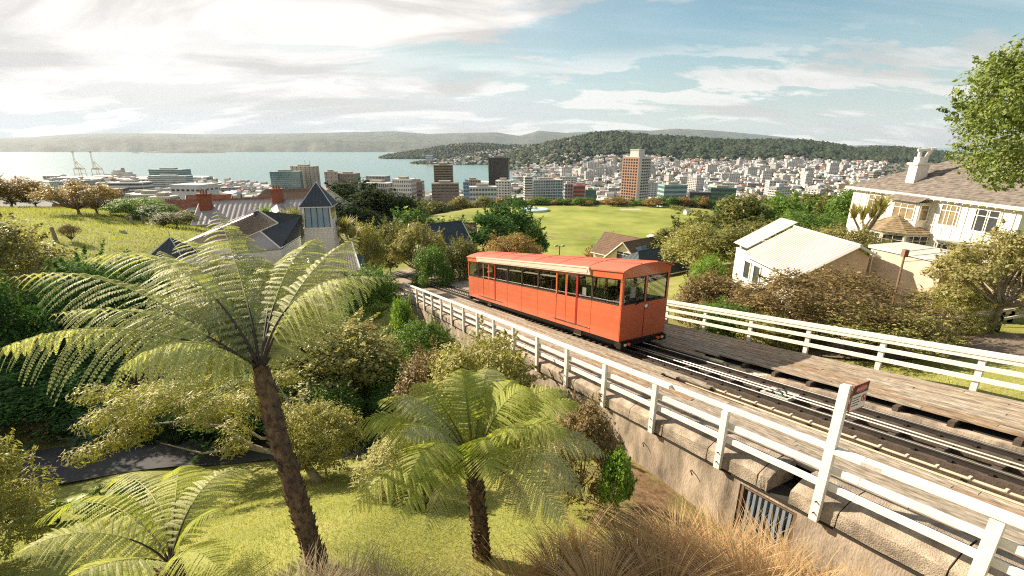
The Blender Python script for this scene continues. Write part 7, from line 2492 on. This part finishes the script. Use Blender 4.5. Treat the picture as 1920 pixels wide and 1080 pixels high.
wood_m = [mat('wood_dark', (0.012, 0.027, 0.010), 0.95, .3, .05), mat('wood_mid', (0.023, 0.041, 0.014), 0.95, .3, .05), mat('wood_olive', (0.046, 0.062, 0.021), 0.95, .3, .05)]
pts = []
wr = random.Random(8)
for k in range(11000):
    px = wr.uniform(930, 1950)
    f = wr.random() ** .6
    D = D0 + (D1 + 60 - D0) * f
    if px < 1090:
        if wr.random() < .55 and f < .93:
            continue
    elif f < .24 - .06 * math.sin(px * .02) and wr.random() < .9:
        continue
    x, y = at(px, 300, D)[:2]
    pts.append((x, y, hill_z(px, D) + 1, wr.uniform(9, 21)))
tree_mass('hill_forest', 'dark forest covering the long ridge behind the town', pts, wood_m, 1)
for nm, cnt, lab in (('point', 2600, 'forest on the far headland running into the harbour'), ('headland', 1300, 'bush between the houses on the near headland')):
    pts = []
    cr_, dd0, dp = HEADS[nm]
    for k in range(cnt):
        px, D = wr.uniform(cr_[0][0] + 4, cr_[-1][0]), wr.uniform(dd0 - dp * .92, dd0 + 20)
        x, y = at(px, 300, D)[:2]
        z = head_z(nm, px, D)
        if z > 2:
            pts.append((x, y, z, wr.uniform(7, 14) if nm == 'point' else wr.uniform(5, 10)))
    tree_mass(nm + '_forest', lab, pts, wood_m, 2)

n_h = 0
hs_rest = [MB() for _ in range(3)]
for k in range(2100):
    if k % 7 == 6:
        nm = 'headland'
        px, D = wr.uniform(800, 1040), wr.uniform(3000, 3260)
        z = head_z(nm, px, D)
        if z < 2:
            continue
        lab2 = ' on the near headland above the harbour'
    else:
        px = wr.uniform(940, 1640)
        f = wr.random() ** 1.5 * (.9 if px < 1090 else .27)
        D = D0 + (D1 - D0) * f
        z = hill_z(px, D)
        lab2 = ' on the slope below the forested ridge'
    x, y = at(px, 300, D)[:2]
    w, d, h, ya = wr.uniform(9, 17), wr.uniform(8, 14), wr.uniform(5, 9), wr.uniform(-.6, .6)
    if n_h < 290 and (k % 3 == 0):
        lab, me = HOUSE[wr.choices(range(5), (5, 2, 2, 2, 4))[0]]
        drop(me, 'hillside_house', lab + lab2, 'house', 'houses on the far hillside', x, y, z - .5, w, d, h, ya)
        n_h += 1
    else:
        m_ = hs_rest[wr.choices(range(3), (5, 3, 1))[0]]
        m_.box(x - w / 2, x + w / 2, y - d / 2, y + d / 2, z - 4, z + h)
        m_.add([(x - w / 2 - .4, y - d / 2 - .4, z + h), (x + w / 2 + .4, y - d / 2 - .4, z + h), (x + w / 2 + .4, y + d / 2 + .4, z + h), (x - w / 2 - .4, y + d / 2 + .4, z + h), (x - w / 2, y, z + h + 3), (x + w / 2, y, z + h + 3)], [(0, 1, 5, 4), (2, 3, 4, 5), (0, 4, 3), (1, 2, 5)], 1)
for k, (m_, wm_, rm_) in enumerate(zip(hs_rest, (w_white, w_pale, cream_wall), (r_grey, r_white, r_red))):
    tag(m_.build('hillside_roofs', [wm_, rm_], kind='stuff'), ('countless white houses scattered over the far hillside', 'countless pale roofed houses scattered over the far hillside', 'countless red roofed houses scattered over the far hillside')[k], 'far houses')
pts = []
for k in range(2600):        # street and garden trees of the town
    px, D = wr.uniform(965, 1700), wr.uniform(800, 2400)
    x, y = at(px, 300, D)[:2]
    pts.append((x, y, max(H(x, y), 2) + 2, wr.uniform(4.0, 8)))
tree_mass('town_trees', 'street and garden trees scattered through the far town', pts, wood_m, 5)
pts = []
for k in range(900):
    px, D = wr.uniform(60, 960), wr.uniform(350, 1000)
    x, y = at(px, 300, D)[:2]
    pts.append((x, y, max(H(x, y), 2) + 2, wr.uniform(3.5, 7)))
tree_mass('harbourside_trees', 'trees scattered through the harbourside town', pts, wood_m, 6)
facade_block('monastery', 'white block building standing on the headland', 800, 812, 291, 3150, 40, w_white, g_dark, 3, 8, 0, zb=head_z('headland', 806, 3200) - 4, plant_box=False)
mb_ = at(1111, 251, 9000)
tag(MB().tube([mb_ - np.array([0, 0, 60]), mb_ + np.array([0, 0, 92])], [5, 2], 5).build('transmitter_mast', steel), 'thin transmitter mast rising behind the wooded ridge', 'mast')

# ---- wharf, cranes and ship
q1, q2, q3, q4 = at(55, 330, 1560), at(420, 330, 1480), at(400, 330, 1820), at(80, 330, 1900)
MB().hexa([(p[0], p[1], -6) for p in (q1, q2, q3, q4)] + [(p[0], p[1], 3.2) for p in (q1, q2, q3, q4)]).build('wharf', concrete_pale, kind='structure')
crane_m = mat('crane_cream', (0.62, 0.50, 0.36), 0.6, .1, .1)


def crane(px, D, label):
    b_ = at(px, 330, D)
    x, y, z = b_[0], b_[1], 3.2
    t_ = thing('container_crane', label, 'crane', (x, y, z))
    for dx in (-13, 13):
        for dy in (-10, 10):
            MB().tube([(x + dx * 1.1, y + dy, z), (x + dx, y + dy, z + 34)], 1.2, 4).build('leg', crane_m, t_)
    for dy in (-10, 10):
        MB().tube([(x - 13, y + dy, z + 34), (x + 13, y + dy, z + 34)], 1.3, 4).tube([(x - 14, y + dy, z + 14), (x + 14, y + dy, z + 14)], 1.0, 4).build('portal_beam', crane_m, t_)
        MB().tube([(x - 4, y + dy * .6, z + 34), (x - 6, y + dy * .2, z + 62)], .9, 4).tube([(x + 13, y + dy, z + 34), (x - 6, y + dy * .2, z + 62)], .7, 4).build('apex_frame', crane_m, t_)
    MB().box(x - 14, x + 6, y - 4, y + 4, z + 34.8, z + 39).build('machine_house', w_pale, t_)
    MB().box(x - 16, x + 18, y - 2, y + 2, z + 31, z + 33).build('girder', crane_m, t_)
    bm = MB()
    for dy in (-2, 2):
        bm.tube([(x - 12, y + dy, z + 36), (x - 8, y + dy, z + 98)], .8, 4)
    for k in range(7):
        bm.tube([(x - 12 + k * .6, y - 2, z + 40 + k * 9), (x - 12 + k * .6, y + 2, z + 46 + k * 9)], .5, 3)
    bm.box(x - 11, x - 5, y - 2.5, y + 2.5, z + 94, z + 99)
    bm.build('raised_boom', crane_m, t_)


crane(152, 1780, 'cream container crane with raised boom, nearer the open end of the wharf')
crane(185, 1770, 'cream container crane with raised boom, nearer the moored ship')
sh = thing('ship', 'white ship with funnel moored behind the wharf buildings', 'ship', (*at(228, 330, 1840)[:2], 0))
sx, sy = at(228, 330, 1840)[:2]
MB().add([(sx - 62, sy - 2, 0), (sx + 48, sy - 12, 0), (sx + 48, sy + 12, 0), (sx - 50, sy + 10, 0), (sx - 72, sy, 15), (sx + 52, sy - 13, 13), (sx + 52, sy + 13, 13), (sx - 54, sy + 12, 14)], [(0, 3, 2, 1), (4, 5, 6, 7), (0, 1, 5, 4), (1, 2, 6, 5), (2, 3, 7, 6), (3, 0, 4, 7)]).build('hull', w_pale, sh)
MB().box(sx - 30, sx + 40, sy - 10, sy + 10, 13.2, 22).build('superstructure', w_white, sh)
MB().box(sx - 24, sx - 4, sy - 9, sy + 9, 22.01, 29).build('bridge_deck', w_white, sh)
MB().hexa([(sx + 4, sy - 4, 22.01), (sx + 16, sy - 4, 22.01), (sx + 16, sy + 4, 22.01), (sx + 4, sy + 4, 22.01), (sx + 7, sy - 3, 38), (sx + 16, sy - 3, 38), (sx + 16, sy + 3, 38), (sx + 7, sy + 3, 38)]).build('funnel', w_tan, sh)
for k in range(9):
    b_ = at(105 + k * 33 + wr.uniform(-6, 6), 330, wr.uniform(1540, 1700))
    drop(TOWN[7][1], 'wharf_shed', 'long white-roofed shed on the wharf by the cranes', 'shed', 'sheds on the wharf', b_[0], b_[1], 3.2, wr.uniform(50, 75), wr.uniform(22, 34), wr.uniform(9, 15), wr.uniform(-.15, .15))

# ------------------------------------------------------------------ sea air
hz = bpy.data.materials.new('sea_haze')
hz.use_nodes = True
n, l = hz.node_tree.nodes, hz.node_tree.links
n.remove(n['Principled BSDF'])
pv = n.new('ShaderNodeVolumePrincipled')
pv.inputs['Color'].default_value = (0.66, 0.82, 1.0, 1)
pv.inputs['Density'].default_value = 0.000021
pv.inputs['Anisotropy'].default_value = 0.1
l.new(pv.outputs[0], n['Material Output'].inputs['Volume'])
tag(MB().box(-21500, 21500, -1800, 21500, -150, 1150).build('haze', hz, kind='stuff'), 'thin pale sea haze filling the air over the harbour', 'haze')
